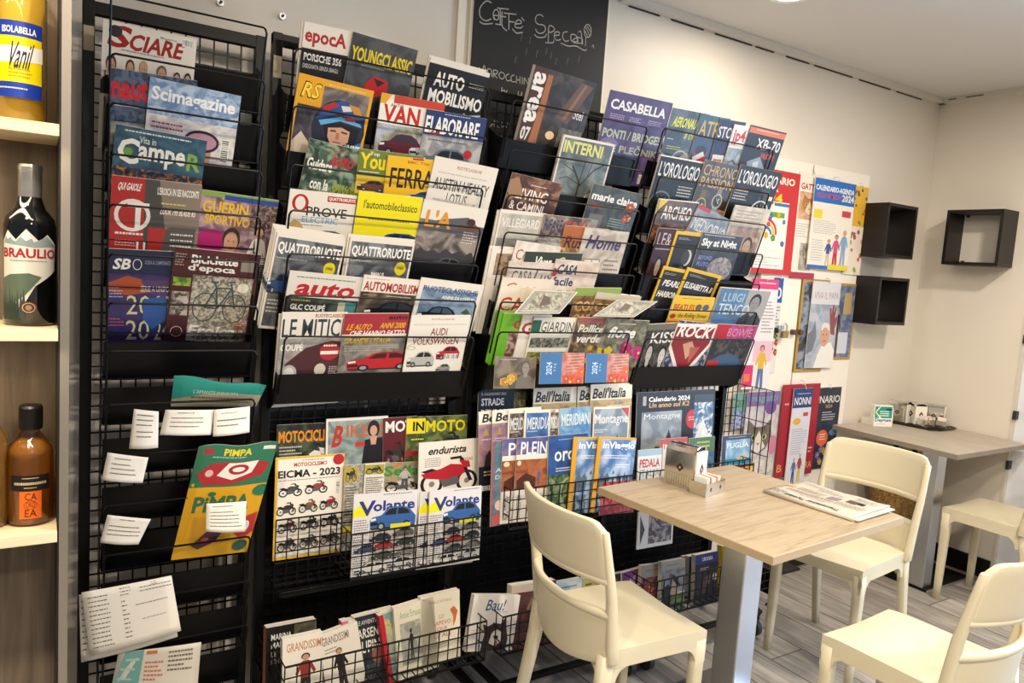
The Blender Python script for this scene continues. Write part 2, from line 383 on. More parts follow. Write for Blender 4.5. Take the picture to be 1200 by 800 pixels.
L.new(br.outputs['Color'], ad.inputs[0]); L.new(n1.outputs[0], ad.inputs[2]); L.new(ad.outputs[0], cr.inputs[0]); L.new(cr.outputs[0], mx.inputs[6]); L.new(br.outputs['Fac'], mx.inputs[0]); L.new(mx.outputs[2], bs.inputs['Base Color'])
bs.inputs['Roughness'].default_value = .38
b = MB(); b.box((-2.5, -2.4, -.1), (WX+.12, WY+.12, 0), fm); struct(b, 'floor')
CEIL = wall_mat('matt_ceiling_paint', 'd8d4ce', .8)
b = MB(); b.box((-2.5, -2.4, CZ), (WX+.12, WY+.12, CZ+.1), CEIL); struct(b, 'ceiling')
# cable cover along the ceiling joints
TR = mat('white_trim', 'd9d2c4', .5); GAP = mat('dark_gap', '35302a', .8)
b = MB(); b.box((1.9, WY-.035, CZ-.028), (WX, WY, CZ), TR); b.box((WX-.035, -2.4, CZ-.028), (WX, WY, CZ), TR)
rn = random.Random(3); xx = 1.95
while xx < 3.9:
    k = rn.uniform(.12, .3); b.box((xx, WY-.004, CZ-.034), (xx+k, WY-.0005, CZ-.0285), GAP); xx += k+rn.uniform(.02, .1)
b.box((WX-.0365, 2.12, CZ-.016), (WX-.0351, 2.21, CZ-.011), GAP); b.box((WX-.0365, 2.26, CZ-.016), (WX-.0351, 2.30, CZ-.011), GAP)
struct(b, 'trim_1')
b = MB(); b.box((2.62, WY-.013, 0), (WX, WY, .1), mat('black_skirting', '14110f', .4)); struct(b, 'baseboard_back')
b = MB(); b.box((WX-.013, 1.80, 0), (WX, WY-.013, .1), MATS['black_skirting']); struct(b, 'baseboard_right')
# narrow pale strip on the wall beside the chalkboard
b = MB(); b.box((1.205, WY-.012, .9), (1.235, WY, CZ), mat('pale_strip', 'efe6d2', .4)); struct(b, 'trim_2')
# white door leaf in the back wall (calendars hang on it), with its seam
DW = mat('white_door_paint', 'efe8da', .35)
b = MB(); b.box((2.86, WY-.018, .1), (3.155, WY, 2.045), DW); b.box((3.165, WY-.018, .1), (3.62, WY, 2.045), DW); b.box((3.155, WY-.004, .1), (3.165, WY, 2.045), mat('seam', '6d6252', .8))
d1 = struct(b, 'door_1')
b = MB(); b.tube([(3.12, WY-.02, 1.235), (3.12, WY-.045, 1.235)], .013, mat('brown_knob', '5b3a22', .35), 12); b.tube([(3.17, WY-.02, 1.235), (3.17, WY-.045, 1.235)], .013, MATS['brown_knob'], 12)
b.build('door_knob', d1)
# side door, cool white
b = MB(); b.box((WX+.02, .99, .03), (WX+.06, 1.785, 2.07), mat('cool_white_door', 'e6e9ee', .3))
b.box((WX-.004, 1.785, 0), (WX+.1, 1.80, 2.09), mat('door_jamb', 'd8d0c0', .4)); b.box((WX-.002, .98, 2.07), (WX+.1, 1.80, 2.085), MATS['door_jamb']); d2 = struct(b, 'door_2')
for z in (1.42, 1.27, .88, .62):
    b = MB(); b.cyl((WX-.01, 1.782, z-.022), (WX-.01, 1.782, z+.022), .008, mat('dark_hinge', '2a2622', .4)); b.box((WX-.012, 1.775, z-.02), (WX+.02, 1.79, z+.02), MATS['dark_hinge']); b.build('hinge', d2)
# assumed, unseen window further along, added to let the bluish area light in
b = MB()
for a in (((WX+.02, -1.0, .25), (WX+.08, .86, .31)), ((WX+.02, -1.0, 2.14), (WX+.08, .86, 2.2)), ((WX+.02, -1.0, .31), (WX+.08, -.94, 2.14)), ((WX+.02, .8, .31), (WX+.08, .86, 2.14)), ((WX+.02, -.1, .31), (WX+.08, -.04, 2.14))): b.box(*a, DW)
w1 = struct(b, 'assumed_window_1')
b = MB(); b.box((WX+.045, -.94, .31), (WX+.05, .8, 2.14), clear_mat('assumed_window_glass', 'ffffff', .08)); b.build('pane', w1)
# screws in the wall above the racks
for u, v in ((258.5, 3), (331, 19)):
    p = at_y(u, v, WY-.01); b = MB(); b.cyl((p.x, WY, p.z), (p.x, WY-.012, p.z), .009, STEEL, 12); b.cyl((p.x, WY-.012, p.z), (p.x, WY-.02, p.z), .004, MATS['dark_hinge'], 8); b.tube([(p.x, WY-.012, p.z), (p.x-.001, WY-.014, p.z+.018)], .0015, STEEL)
    tag(b.build('wall_screw'), ('round steel screw in the wall above the first rack' if u < 300 else 'round steel screw in the wall between the first two racks'), 'screw', 'screws in the wall above the racks')
# chalkboard
b = MB(); b.box((1.262, WY-.02, 1.2), (1.836, WY, 2.50), mat('chalkboard', '141413', .6, bump=(40, .1))); b.box((1.25, WY-.014, 1.2), (1.262, WY, 2.50), MATS['pale_strip']); b.box((1.836, WY-.014, 1.2), (1.848, WY, 2.50), MATS['pale_strip'])
cb = b.build('chalkboard'); tag(cb, 'tall black chalkboard with hand written chalk menu above the second and third racks', 'chalkboard')
CH = mat('chalk', 'bdbab0', .9)
def chalk(pts, wd=.0026, smooth=True):
    """pts in photo coordinates, drawn on the board face"""
    Q = [at_y(u, v, WY-.0205) for u, v in pts]; out = []
    if smooth and len(Q) > 2:
        for i in range(len(Q)-1):
            p0, p1, p2, p3 = Q[max(i-1, 0)], Q[i], Q[i+1], Q[min(i+2, len(Q)-1)]
            for k in range(4):
                t = k/4; out.append(.5*((2*p1)+(p2-p0)*t+(2*p0-5*p1+4*p2-p3)*t*t+(3*p1-p0-3*p2+p3)*t**3))
        out.append(Q[-1])
    else: out = Q
    ck.tube(out, wd*.8, CH, 5)
ck = MB()
Z = lambda *a: [(540+x/4.446, y/4.446) for x, y in a]
for s_ in ([(160, 15), (135, 5), (110, 25), (97, 55), (103, 90), (130, 108), (158, 98)], [(97, 112), (120, 125), (165, 122)],
    [(175, 105), (168, 75), (180, 50), (195, 60), (195, 100), (178, 100), (172, 80), (195, 82)], [(180, 125), (215, 130)],
    [(205, 130), (205, 45)], [(190, 42), (250, 48)], [(205, 85), (235, 88)], [(215, 60), (215, 135), (240, 160)], [(250, 155), (250, 75)], [(225, 68), (288, 75)], [(250, 112), (278, 115)],
    [(280, 125), (312, 122), (312, 108), (295, 105), (282, 125), (285, 142), (312, 145), (322, 135)], [(268, 150), (290, 172), (322, 168)], [(316, 90), (330, 110)],
    [(430, 88), (415, 76), (395, 82), (388, 105), (400, 125), (432, 132), (440, 155), (425, 172), (400, 170), (388, 150)], [(382, 178), (402, 195), (438, 192), (445, 175)],
    [(455, 218), (458, 140), (478, 138), (488, 155), (470, 168), (458, 165)], [(440, 222), (480, 222), (482, 205)], [(485, 185), (510, 182), (512, 168), (492, 168), (485, 190), (500, 210), (520, 205)],
    [(555, 165), (535, 170), (530, 195), (545, 215), (562, 210)], [(572, 205), (575, 180), (600, 185), (605, 215), (580, 215), (572, 205)], [(605, 190), (612, 225)],
    [(632, 225), (590, 222), (588, 205), (612, 195), (632, 205), (632, 232), (625, 165), (612, 170)], [(520, 225), (560, 240), (600, 240), (640, 262), (655, 258)],
    [(655, 128), (642, 150), (648, 190), (672, 190), (678, 155), (668, 130), (655, 128)], [(650, 140), (670, 185)], [(645, 160), (660, 190)], [(658, 135), (674, 165)], [(650, 195), (648, 240)], [(682, 245), (690, 235), (692, 252)],
    [(95, 350), (110, 385), (120, 340), (135, 385)], [(140, 392), (140, 360), (158, 365), (160, 400)], [(170, 365), (168, 405)], [(170, 365), (190, 370), (185, 385), (170, 385), (190, 408)], [(210, 375), (198, 390), (208, 410), (225, 405), (225, 385), (210, 375)],
    [(250, 385), (235, 395), (240, 420), (258, 418)], [(278, 390), (262, 400), (265, 425), (285, 425)], [(290, 395), (290, 435)], [(290, 415), (308, 418)], [(308, 398), (308, 438)], [(320, 402), (320, 440)], [(330, 440), (332, 405), (350, 442), (352, 405)],
    [(215, 455), (212, 475), (225, 470), (230, 480)], [(240, 470), (235, 490)], [(300, 475), (298, 500), (310, 495)], [(318, 478), (315, 498)],
    [(150, 620), (135, 640), (150, 660), (165, 645)], [(175, 625), (172, 662)], [(190, 630), (182, 650), (200, 665)], [(215, 635), (212, 660), (232, 655)], [(245, 640), (235, 665)], [(140, 720), (150, 700), (160, 730)], [(180, 705), (200, 730), (215, 700)]):
    chalk(Z(*s_))
for a, b_ in ((320, 175), (345, 250), (400, 260), (450, 250), (475, 270), (500, 300), (560, 300), (620, 290), (290, 290), (365, 190)): chalk(Z((a, b_), (a-8, b_+38)), .0007, False)
ck.build('chalk_lettering', cb)
# ceiling downlights, the first assumed and out of view: white ring and glowing disc
lt = [('round lit ceiling spotlight above the magazine racks, at the edge of the ceiling', 1)]
for i, (x_, y_, p_) in enumerate(LAMPS[:2]):
    b = MB(); b.lathe([(.055, 0), (.075, -.006), (.08, -.004), (.08, 0)], (x_, y_, CZ), mat('lamp_ring', 'f2efe8', .3), 28)
    r_ = b.build('ceiling_lamp', smooth=True); tag(r_, ['round ceiling spotlight near the small side table', 'round lit ceiling spotlight above the magazine racks'][i], 'ceiling lamp', 'round ceiling spotlights')
    b = MB(); b.tube([(x_, y_, CZ-.001), (x_, y_, CZ-.003)], .055, mat('lamp_glow', 'fff1d8', .5, emit=14), 24); b.build('diffuser', r_)
# ================================================================== bottle shelf
OAK = wood_mat('pale_oak_board', ['665746', '7a6955', '8e7d67'], .55, 'z', 7)
SHELFM = wood_mat('shelf_pale_ash', ['cdb68a', 'dfcba2', 'e8d8b4'], .5, 'x', 5)
sh = empty('bottle_shelf', (-.3, 1.43, 0), label='tall oak shelf unit with a brushed metal edge holding liqueur bottles', cat='shelf unit')
b = MB(); b.box((-.6, 1.5, 0), (.0315, 1.52, 2.45), OAK); b.build('back_panel', sh)
b = MB(); b.box((.0315, 1.352, 0), (.034, 1.52, 2.45), mat('dark_edge', '241d18', .5)); b.box((.034, 1.35, 0), (.0465, 1.52, 2.45), mat('shelf_steel_edge', '9a9184', .42, .7)); b.build('side_panel', sh)
for z in (1.616, 1.304, .981):
    b = MB(); b.box((-.6, 1.35, z), (.0315, 1.5, z+.018), SHELFM); b.build('shelf_board', sh, bevel=.001)
def cyl_map(R, cx, cy, z0, a0):
    return lambda x, y, z: (cx+(R+z)*sin(x/R+a0), cy-(R+z)*cos(x/R+a0), z0+y)
def bottle(name, label, u, y, z, H, prof, glass, liquid, cap, labels, wax=None):
    cx = at_y(u, (z-1.47)*-600+300, y).x
    root = empty(name, (cx, y, z), label=label, cat='bottle', group='liqueur bottles on the oak shelves')
    b = MB(); pr = [(r, h*H) for r, h in prof]; b.lathe(pr, (cx, y, z), glass, 48); fixn(b.build('glass_body', root, smooth=True))
    if liquid:
        b = MB(); k = [(max(r-.003, .0), h*H+ (.004 if i == 0 else 0)) for i, (r, h) in enumerate(prof) if h < .74]
        b.lathe([(0, .004)]+k+[(0, k[-1][1])], (cx, y, z), liquid, 32); fixn(b.build('liqueur', root, smooth=True))
    b = MB(); b.lathe([(0, cap[2]*H)]+[(r, h*H) for r, h in cap[1]]+[(0, cap[1][-1][1]*H)], (cx, y, z), cap[0], 32); b.build('cap', root)
    for R, x0, zz, w, h, ops in labels:
        s = Sheet(w, h, cyl_map(R+.0006, cx, y, z+zz, x0-w/2/R), .00008, (max(2, int(w/.004)), 1)).draw(ops); s.mb.build('label', root)
    return root
GA = clear_mat('amber_glass', 'f2dca0'); GD = mat('dark_green_glass', '07090a', .06, coat=1); GC = clear_mat('clear_bottle_glass', 'f6f2e6')
LQ = mat('golden_liqueur', 'f5cf50', .05, trans=.3, ior=1.36); LA = mat('amber_liqueur', 'd08c38', .05, trans=.6, ior=1.36)
body = lambda R, sh_, nk, nr: [(0, 0), (R*.9, 0), (R, .02), (R, sh_), (R*.93, sh_+.05), (R*.6, sh_+.11), (nr, nk), (nr, .985), (nr*.95, 1.0)]
bottle('vanilla_liqueur_bottle', 'clear bottle of yellow liqueur with a blue and yellow label, on the top shelf', 24, 1.43, 1.634, .30, body(.0350, .70, .86, .014), GC, LQ,
    (mat('yellow_cap', 'e0c040', .4), [(.0155, .9), (.0155, 1.0)], .9),
    [(.0350, -.02, .037, .068, .112, [('r', '1c3ba0', 0, 0, 1, 1), ('r', 'f4d800', .02, .2, .98, .8), ('l', 'a08a10', .3, .62, .75, .76, 3), ('t', 'f5f0dc', 'ISOLABELLA', .16, .07, .84, .16, 'b'), ('poly', 'f6f2e6', [(0, .34), (1, .3), (1, .5), (0, .56)]), ('t', '20242e', 'Vanil', .24, .27, .8, .62, 'i'), ('l', 'd8d0b8', .1, .87, .9, .92, 1)])])
bottle('herbal_bitter_bottle', 'dark bottle of herbal bitter with a mountain label and red lettering, on the middle shelf', 35, 1.43, 1.322, .253, body(.0360, .62, .82, .0145), GD, None,
    (mat('silver_cap', 'b9b6b0', .25, .8), [(.0165, .80), (.0165, .955), (.0172, .96), (.0172, .985), (.0165, 1.0)], .80),
    [(.0360, -.02, .010, .088, .142, [('poly', 'd9d6c8', [(.02, .14), (.14, .02), (.3, .12), (.46, 0), (.66, .13), (.8, .05), (1, .16), (.98, .45), (.6, .62), (.45, .8), (.3, 1), (.02, 1)]),
        ('poly', '8d9a96', [(.03, .16), (.14, .04), (.24, .13), (.3, .14), (.46, .02), (.58, .14), (.8, .07), (.98, .18), (.6, .2), (.3, .18)]), ('poly', 'eeeade', [(.1, .09), (.14, .04), (.2, .1), (.14, .12)]), ('poly', 'eeeade', [(.38, .09), (.46, .02), (.54, .1), (.46, .13)]),
        ('t', 'a8232a', 'BRAULIO', .04, .21, .97, .315, 'b'), ('l', '8b8a7c', .2, .34, .8, .37, 1), ('poly', '5d6b58', [(.02, .55), (.2, .5), (.5, .48), (.7, .52), (.45, .72), (.2, .85), (.02, .9)]), ('mtn', '39463a', .02, .6, .45, .98, 9), ('mtn', '2a362c', .02, .75, .36, 1, 8),
        ('e', '5c3326', .5, .86, .13, .07), ('o', 'c9b090', .5, .86, .1, .055, .012), ('e', '9a8468', .5, .86, .05, .03)])])
bottle('grappa_bottle', 'short squat bottle of amber spirit with a black and orange label, on the lowest shelf', 36, 1.42, .999, .193, body(.0350, .6, .78, .0125), GC, LA,
    (mat('black_cap', '15120f', .35), [(.016, .80), (.017, .82), (.017, .98), (.015, 1.0)], .80),
    [(.0350, .0, .060, .058, .025, [('r', '1b1815', 0, 0, 1, 1), ('l', 'c9b48a', .3, .15, .7, .3, 1), ('l', 'c9b48a', .1, .45, .9, .68, 1, .9), ('l', 'c9b48a', .35, .78, .65, .92, 1)]),
     (.0350, .0, .014, .031, .045, [('r', 'ea6a1c', 0, 0, 1, 1), ('t', '6a2a10', 'CA', .25, .06, .78, .33), ('t', '6a2a10', 'ORO', .3, .38, .7, .6, 'n'), ('o', '6a2a10', .5, .5, .3, .16, .02), ('t', '6a2a10', 'EA', .25, .66, .78, .93)]),
     (.0125, 0, .17, .02, .02, [('e', 'a89668', .5, .5, .35, .35), ('e', '15120f', .5, .5, .25, .25)])])
bottle('clear_spirit_bottle', 'clear bottle cut off by the photo edge, beside the amber spirit bottle', -18, 1.42, .999, .22, body(.034, .62, .8, .013), GC, mat('pale_spirit', 'd8b070', .05, trans=.8, ior=1.36),
    (MATS['black_cap'], [(.015, .85), (.015, 1.0)], .85), [])
for z_, p_ in ((2.2, 3.0), (1.60, .45), (1.29, .45)): area('shelf_lamp_and_fill', (-.12, 1.39, z_), (-.08, 1.44, 0), .4, .02, p_, (1, .84, .58))  # lower two are added fill, for bottles the boards cut off from the top lamp
# ================================================================== tables and chairs
TOP = wood_mat('light_oak_table_top', ['9e8a6e', 'ae9b7e', 'b9a789', 'b4a284'], .42, 'x', 14, .06)
EDGE = mat('oak_edge_band', 'b39c7b', .5)
def tables():
    r = empty('cafe_table', (1.975, 1.58, 0), radians(4.5), label='light oak square cafe table on one brushed steel column, beside the magazine racks', cat='table')
    b = MB(); b.box((-.355, -.335, .725), (.355, .335, .75), TOP); b.build('table_top', r, bevel=.002, local=True)
    b = MB(); b.box((-.3565, -.3365, .7265), (.3565, .3365, .7485), EDGE); b.build('edge_band', r, local=True)
    b = MB(); b.box((-.045, -.045, .02), (.055, .045, .718), STEEL); b.box((-.15, -.15, .715), (.15, .15, .725), BLACK); b.build('column', r, bevel=.004, local=True)
    b = MB(); b.box((-.22, -.22, 0), (.22, .22, .012), STEEL); b.build('base_plate', r, bevel=.003, local=True)
    r = empty('side_table', (3.87, 2.02, 0), 0, label='greyish oak cafe table in the corner carrying the napkin tray, on a flat steel column', cat='table')
    T2 = wood_mat('greyed_oak_table_top', ['a39888', 'b0a594', 'bcb2a2'], .42, 'y', 14, .06)
    b = MB(); b.box((3.53, 1.70, .725), (4.205, 2.335, .75), T2); b.build('table_top', r, bevel=.002)
    b = MB(); b.box((3.5285, 1.6985, .7265), (4.2065, 2.3365, .7485), mat('grey_edge_band', '8f8273', .5)); b.build('edge_band', r)
    b = MB(); b.box((3.715, 1.875, .012), (3.795, 1.955, .725), STEEL); b.build('column', r, bevel=.003)
    b = MB(); b.box((3.71, 1.85, 0), (4.13, 2.07, .012), BLACK); b.box((3.709, 1.845, .002), (4.131, 1.85, .012), STEEL); b.build('base_plate', r)
tables()
def make_chair():
    root = empty('cafe_chair', (0, 0, 0))
    W = lambda z: .205+.012*min(1, max(0, (z-.44)/.2))
    def xb(z): return -.165-.16*max(0, z-.42)-.10*max(0, z-.6)
    def surf(s_, z, off): # off towards the sitter
        return Vector((xb(z)-.058*(1-s_*s_)+off, s_*W(z), z))
    def shell(z0f, z1f, nz=6, ny=22, t=.010):
        b = MB(); vs = []; fs = []
        for side in (0, 1):
            for j in range(nz+1):
                for i in range(ny+1):
                    s_ = -1+2*i/ny; z0, z1 = z0f(s_), z1f(s_); z = z0+(z1-z0)*j/nz; vs.append(surf(s_, z, t if side else -t))
        k = (nz+1)*(ny+1); w_ = ny+1
        for j in range(nz):
            for i in range(ny):
                a = j*w_+i; fs.append((a, a+w_, a+w_+1, a+1)); fs.append((k+a, k+a+1, k+a+w_+1, k+a+w_))
        for i in range(ny): fs.append((i, i+1, k+i+1, k+i)); a = nz*w_+i; fs.append((a+1, a, k+a, k+a+1))
        for j in range(nz): a = j*w_; fs.append((a+w_, a, k+a, k+a+w_)); a += ny; fs.append((a, a+w_, k+a+w_, k+a))
        b.add(vs, fs, PLAST); return b
    back = shell(lambda s_: .645, lambda s_: .80-.022*max(0, (abs(s_)-.84)/.16)**2, t=.0105)
    lowp = shell(lambda s_: .40+.03*(s_*s_), lambda s_: .565, t=.009)
    back.add(lowp.v, lowp.f, PLAST)
    for zz in (.65, .56): # thickened rims of the slot
        back.tube([surf(-1+2*i/20, zz, 0) for i in range(21)], .0125, PLAST, 8)
    for sy in (-1, 1): # side posts
        secs = []
        for k in range(9):
            z = .43+.345*k/8; secs.append(((xb(z)+.004, sy*(W(z)-.002), z), (.019-.008*k/8, 0, 0), (0, .016-.005*k/8, 0)))
        back.sweep(secs, PLAST)
    ob = back.build('backrest', root, smooth=True, local=True); fixn(ob); md = ob.modifiers.new('b', 'BEVEL'); md.width = .004; md.segments = 2; md.angle_limit = radians(50)
    # seat
    b = MB(); nx, ny = 14, 12; vs = []; fs = []
    def top(x, y):
        u = (x+.19)/.4; dish = -.010*math.exp(-((x+.02)/.1)**2)*(1-(y/.2)**2); return .462+dish-.012*max(0, (u-.8)/.2)**2*(1-.6*abs(y)/.2)
    for side in (0, 1):
        for i in range(nx+1):
            for j in range(ny+1):
                x = -.19+.40*i/nx; hw = .198-.004*(i/nx); y = hw*(-1+2*j/ny); z = top(x, y) if side == 0 else .438; vs.append((x, y, z))
    w_ = ny+1; k = (nx+1)*w_
    for i in range(nx):
        for j in range(ny): a = i*w_+j; fs.append((a, a+w_, a+w_+1, a+1)); fs.append((k+a, k+a+1, k+a+w_+1, k+a+w_))
        a = i*w_; fs.append((a, k+a, k+a+w_, a+w_)); a += ny; fs.append((a+w_, k+a+w_, k+a, a))
    for j in range(ny): fs.append((j, j+1, k+j+1, k+j)); a = nx*w_+j; fs.append((a+1, a, k+a, k+a+1))
    b.add(vs, fs, PLAST)
    # aprons with rounded inner corners
    def apron(p0, p1, inw, zt=.45, zb=.408, leg=.04, R=.045):
        p0, p1, inw = Vector(p0), Vector(p1), Vector(inw); L_ = (p1-p0).length; d = (p1-p0)/L_
        pr = [(0, zt), (L_, zt), (L_, zb-R)]
        pr += [(L_-leg-R+R*cos(t), zb-R+R*sin(t)) for t in [pi*.5*i/6 for i in range(7)]]
        pr += [(leg+R-R*sin(t), zb-R+R*cos(t)) for t in [pi*.5*i/6 for i in range(7)]]
        pr += [(0, zb-R)]
        # triangulate as strips: split top band and two gussets
        def prism(poly):
            n = len(poly); A = [p0+d*a+Vector((0, 0, z)) for a, z in poly]; B = [q+inw for q in A]
            b.add(A+B, [tuple(range(n)), tuple(range(2*n-1, n-1, -1))]+[(i, (i+1) % n, n+(i+1) % n, n+i) for i in range(n)], PLAST)
        prism([(0, zt), (L_, zt), (L_, zb), (0, zb)])
        prism([(L_, zb)]+[(L_-leg-R+R*cos(t), zb-R+R*sin(t)) for t in [pi*.5*i/6 for i in range(6, -1, -1)]]+[(L_, zb-R)])
        prism([(0, zb), (0, zb-R)]+[(leg+R-R*cos(t), zb-R+R*sin(t)) for t in [pi*.5*i/6 for i in range(7)]])
    apron((.209, -.194, 0), (.209, .194, 0), (-.014, 0, 0)); apron((-.18, -.1975, 0), (.21, -.194, 0), (0, .014, 0)); apron((-.18, .1975, 0), (.21, .194, 0), (0, -.014, 0)); apron((-.185, -.19, 0), (-.185, .19, 0), (.014, 0, 0), leg=.03)
    ob = fixn(b.build('seat', root, local=True)); md = ob.modifiers.new('b', 'BEVEL'); md.width = .005; md.segments = 3; md.angle_limit = radians(50)
    ob.data.polygons.foreach_set('use_smooth', [True]*len(ob.data.polygons)); md2 = ob.modifiers.new('w', 'WEIGHTED_NORMAL')
    for sx, sy in ((1, -1), (1, 1), (-1, -1), (-1, 1)):
        b = MB()
        if sx > 0: secs = [((.189+.003*(1-t), sy*(.176+.003*(1-t)), .43*t+.0), (.0145+.0065*t, 0, 0), (0, .0125+.0065*t, 0)) for t in (1, .8, .6, .4, .2, 0)]
        else: secs = [((-.172-.085*(1-t)**1.3, sy*(.186+.012*(1-t)), .45*t), (.015+.008*t, 0, 0), (0, .012+.0055*t, 0)) for t in (1, .8, .6, .4, .2, 0)]
        b.sweep(secs, PLAST, .82); fixn(b.build('leg', root, smooth=True, local=True))
    for o in root.children:
        for v in o.data.vertices: v.co.x *= .92; v.co.y *= .93; v.co.z = v.co.z if v.co.z < .47 else .47+(v.co.z-.47)*1.10
    return root
ch = make_chair()
CHAIRS = [((1.465, 1.605), -4, 'cream plastic chair seen from behind, pulled up to the oak table by the wire racks'),
    ((2.69, 1.685), 187, 'cream plastic chair facing the oak table, in front of the corner table'),
    ((2.135, 1.06), 92, 'cream plastic chair at the near side of the oak table, cut off by the photo'),
    ((3.86, 1.62), 92, 'cream plastic chair pushed under the corner table with the napkin tray, its seat lit bluish')]
for i, (p, a, lab) in enumerate(CHAIRS):
    o = ch if i == 0 else copy_tree(ch)
    o.location = (p[0], p[1], 0); o.rotation_euler = (0, 0, radians(a)); tag(o, lab, 'chair', 'cream chairs round the tables')
# ================================================================== black cube shelves
BOX = mat('black_brown_board', '17110e', .4)
def cube(label, lo, hi, axis, t=.016, extra=None):
    b = MB(); x0, y0, z0 = lo; x1, y1, z1 = hi
    b.box((x0, y0, z0), (x1, y1, z0+t), BOX); b.box((x0, y0, z1-t), (x1, y1, z1), BOX)
    if axis == 'y': b.box((x0, y0, z0+t), (x0+t, y1, z1-t), BOX); b.box((x1-t, y0, z0+t), (x1, y1, z1-t), BOX)
    else: b.box((x0, y0, z0+t), (x1, y0+t, z1-t), BOX); b.box((x0, y1-t, z0+t), (x1, y1, z1-t), BOX)
    o = b.build('cube_shelf', bevel=.001); tag(o, label, 'wall shelf', 'black cube shelves on the walls')
    ORIG[o.name] = Vector(((x0+x1)/2, (y0+y1)/2, z0))
    for z in (z0+t+.006, z1-t-.006):
        b = MB()
        if axis == 'x': b.cyl((x1-.006, y1-t-.02, z-.006), (x1-.006, y1-t-.02, z+.006), .009, MATS['dark_hinge'], 12)
        else: b.cyl((x0+t+.02, y1-.006, z-.006), (x0+t+.02, y1-.006, z+.006), .009, MATS['dark_hinge'], 12)
        b.build('bracket', o)
cube('upper open black cube shelf on the back wall next to the hanging calendars', (3.60, WY-.15, 1.635), (3.865, WY, 1.905), 'y')
cube('lower black cube shelf on the back wall, under the other cube', (3.60, WY-.15, 1.29), (3.865, WY, 1.535), 'y')
cube('open black cube shelf on the side wall above the corner table', (WX-.15, 1.89, 1.625), (WX, 2.17, 1.91), 'x')
# ================================================================== things on the tables
def diamond(s, c='33231d'): s.poly(c, [(.5, .3), (.72, .5), (.5, .7), (.28, .5)]); s.poly('e9e2d4', [(.5, .43), (.56, .5), (.5, .57), (.44, .5)])
PERF = mat('perforated_steel', 'aeaba6', .25, 1, bump=(420, .6))
def dispenser(label, loc, rz, w=.082, d=.115, h=.145):
    root = empty('napkin_dispenser', loc, rz, label=label, cat='napkin dispenser', group='steel napkin dispensers')
    b = MB(); hw, hd = w/2, d/2; pr = [(-hw, 0), (hw, 0), (hw, h*.86), (hw*.8, h*.95), (hw*.4, h*.99), (0, h), (-hw*.4, h*.99), (-hw*.8, h*.95), (-hw, h*.86)]
    n = len(pr); A = [(x, -hd+.006, z) for x, z in pr]; B = [(x, hd, z) for x, z in pr]
    b.add(A+B, [(i, n+i, n+(i+1) % n, (i+1) % n) for i in range(n)]+[tuple(n+i for i in range(n))[::-1]], CHROME)
    b.add([(x*.99, -hd+.012, z) for x, z in pr], [tuple(range(n))], mat('inside_dark', '1e1b19', .6))
    fixn(b.build('casing', root, local=True)); 
    b = MB(); b.box((-hw-.0015, -hd, 0), (hw+.0015, -hd+.008, .004), CHROME); b.tube([(x*1.02, -hd+.004, z*1.0+.002) for x, z in pr[2:]+pr[:0]], .003, CHROME, 6); b.tube([(-hw-.001, -hd+.004, 0), (-hw-.001, -hd+.004, h*.86)], .003, CHROME, 6); b.tube([(hw+.001, -hd+.004, 0), (hw+.001, -hd+.004, h*.86)], .003, CHROME, 6); b.build('rim', root, local=True)
    b = MB(); b.box((-hw*.93, -hd-.003, .004), (hw*.93, -hd+.011, h*.88), PAPER); na = b.build('napkins', root, local=True)
    s = Sheet(w*.8, h*.8, lambda x, y, z: (x-w*.4, -hd-.0033-z, y+.01)); diamond(s); s.mb.build('printed_diamond', root, local=True)
    s = Sheet(d, h, lambda x, y, z: (-hw-.0008-z, hd-x, y)); s.poly('2c1d18', [(.5, .42), (.62, .52), (.5, .62), (.38, .52)]); s.poly('c9a070', [(.5, .48), (.54, .52), (.5, .56), (.46, .52)])
    for i in range(11):
        for j in range(6): s.e('6d6a66', .1+.08*i, .68+.05*j, .012, .011, 6, i+j == 0)
    s.mb.build('perforation', root, local=True)
    return root
dispenser('chrome napkin dispenser on the oak table beside the racks', (1.905, 1.80, .75), radians(17))
for lab, loc, rz in (('napkin dispenser on the tray, partly hidden behind the chewing gum box', (4.00, 2.255, .7585), 8), ('middle napkin dispenser on the tray, its napkins turned to the room', (4.045, 2.195, .7585), -28), ('napkin dispenser nearest the side wall on the tray', (4.125, 2.135, .7585), 24)):
    dispenser(lab, loc, radians(rz), .07, .10, .115)
def caddy(label, loc, rz, w=.12, d=.062, h=.045, pap=True):
    root = empty('sugar_caddy', loc, rz, label=label, cat='sugar holder', group='steel sugar caddies')
    b = MB(); t = .0015; hw, hd = w/2, d/2
    b.box((-hw, -hd, 0), (hw, hd, t), CHROME); b.box((-hw, -hd, t), (-hw+t, hd, h), CHROME); b.box((hw-t, -hd, t), (hw, hd, h), CHROME); b.box((-hw+t, -hd, t), (hw-t, -hd+t, h), CHROME); b.box((-hw+t, hd-t, t), (hw-t, hd, h), CHROME); b.box((-t, -hd+t, t), (t, hd-t, h*.9), CHROME)
    bd = b.build('box', root, local=True)
    s = Sheet(w, h, lambda x, y, z: (x-hw, -hd-.0003-z, y))
    for cx in (.25, .75): s.poly('5b3527', [(cx, .3), (cx+.05, .5), (cx, .7), (cx-.05, .5)])
    s.mb.build('printed_diamond', root, local=True)
    rn = random.Random(5)
    for i in range(9 if pap else 4):
        m = [PAPER, PAPER, mat('pink_sachet', 'd77a6a', .6), PAPER][i % 4]; b = MB(); x = -hw*.75+w*.75*i/(9 if pap else 4); a = rn.uniform(-.25, .25)
        b.obox((x, 0, h*.72+rn.uniform(0, .008)), (.0022, 0, .0008*a), (0, hd*.8, a*.01), (a*.006, 0, h*.5), m); b.build('sachet', root, local=True)
    return root
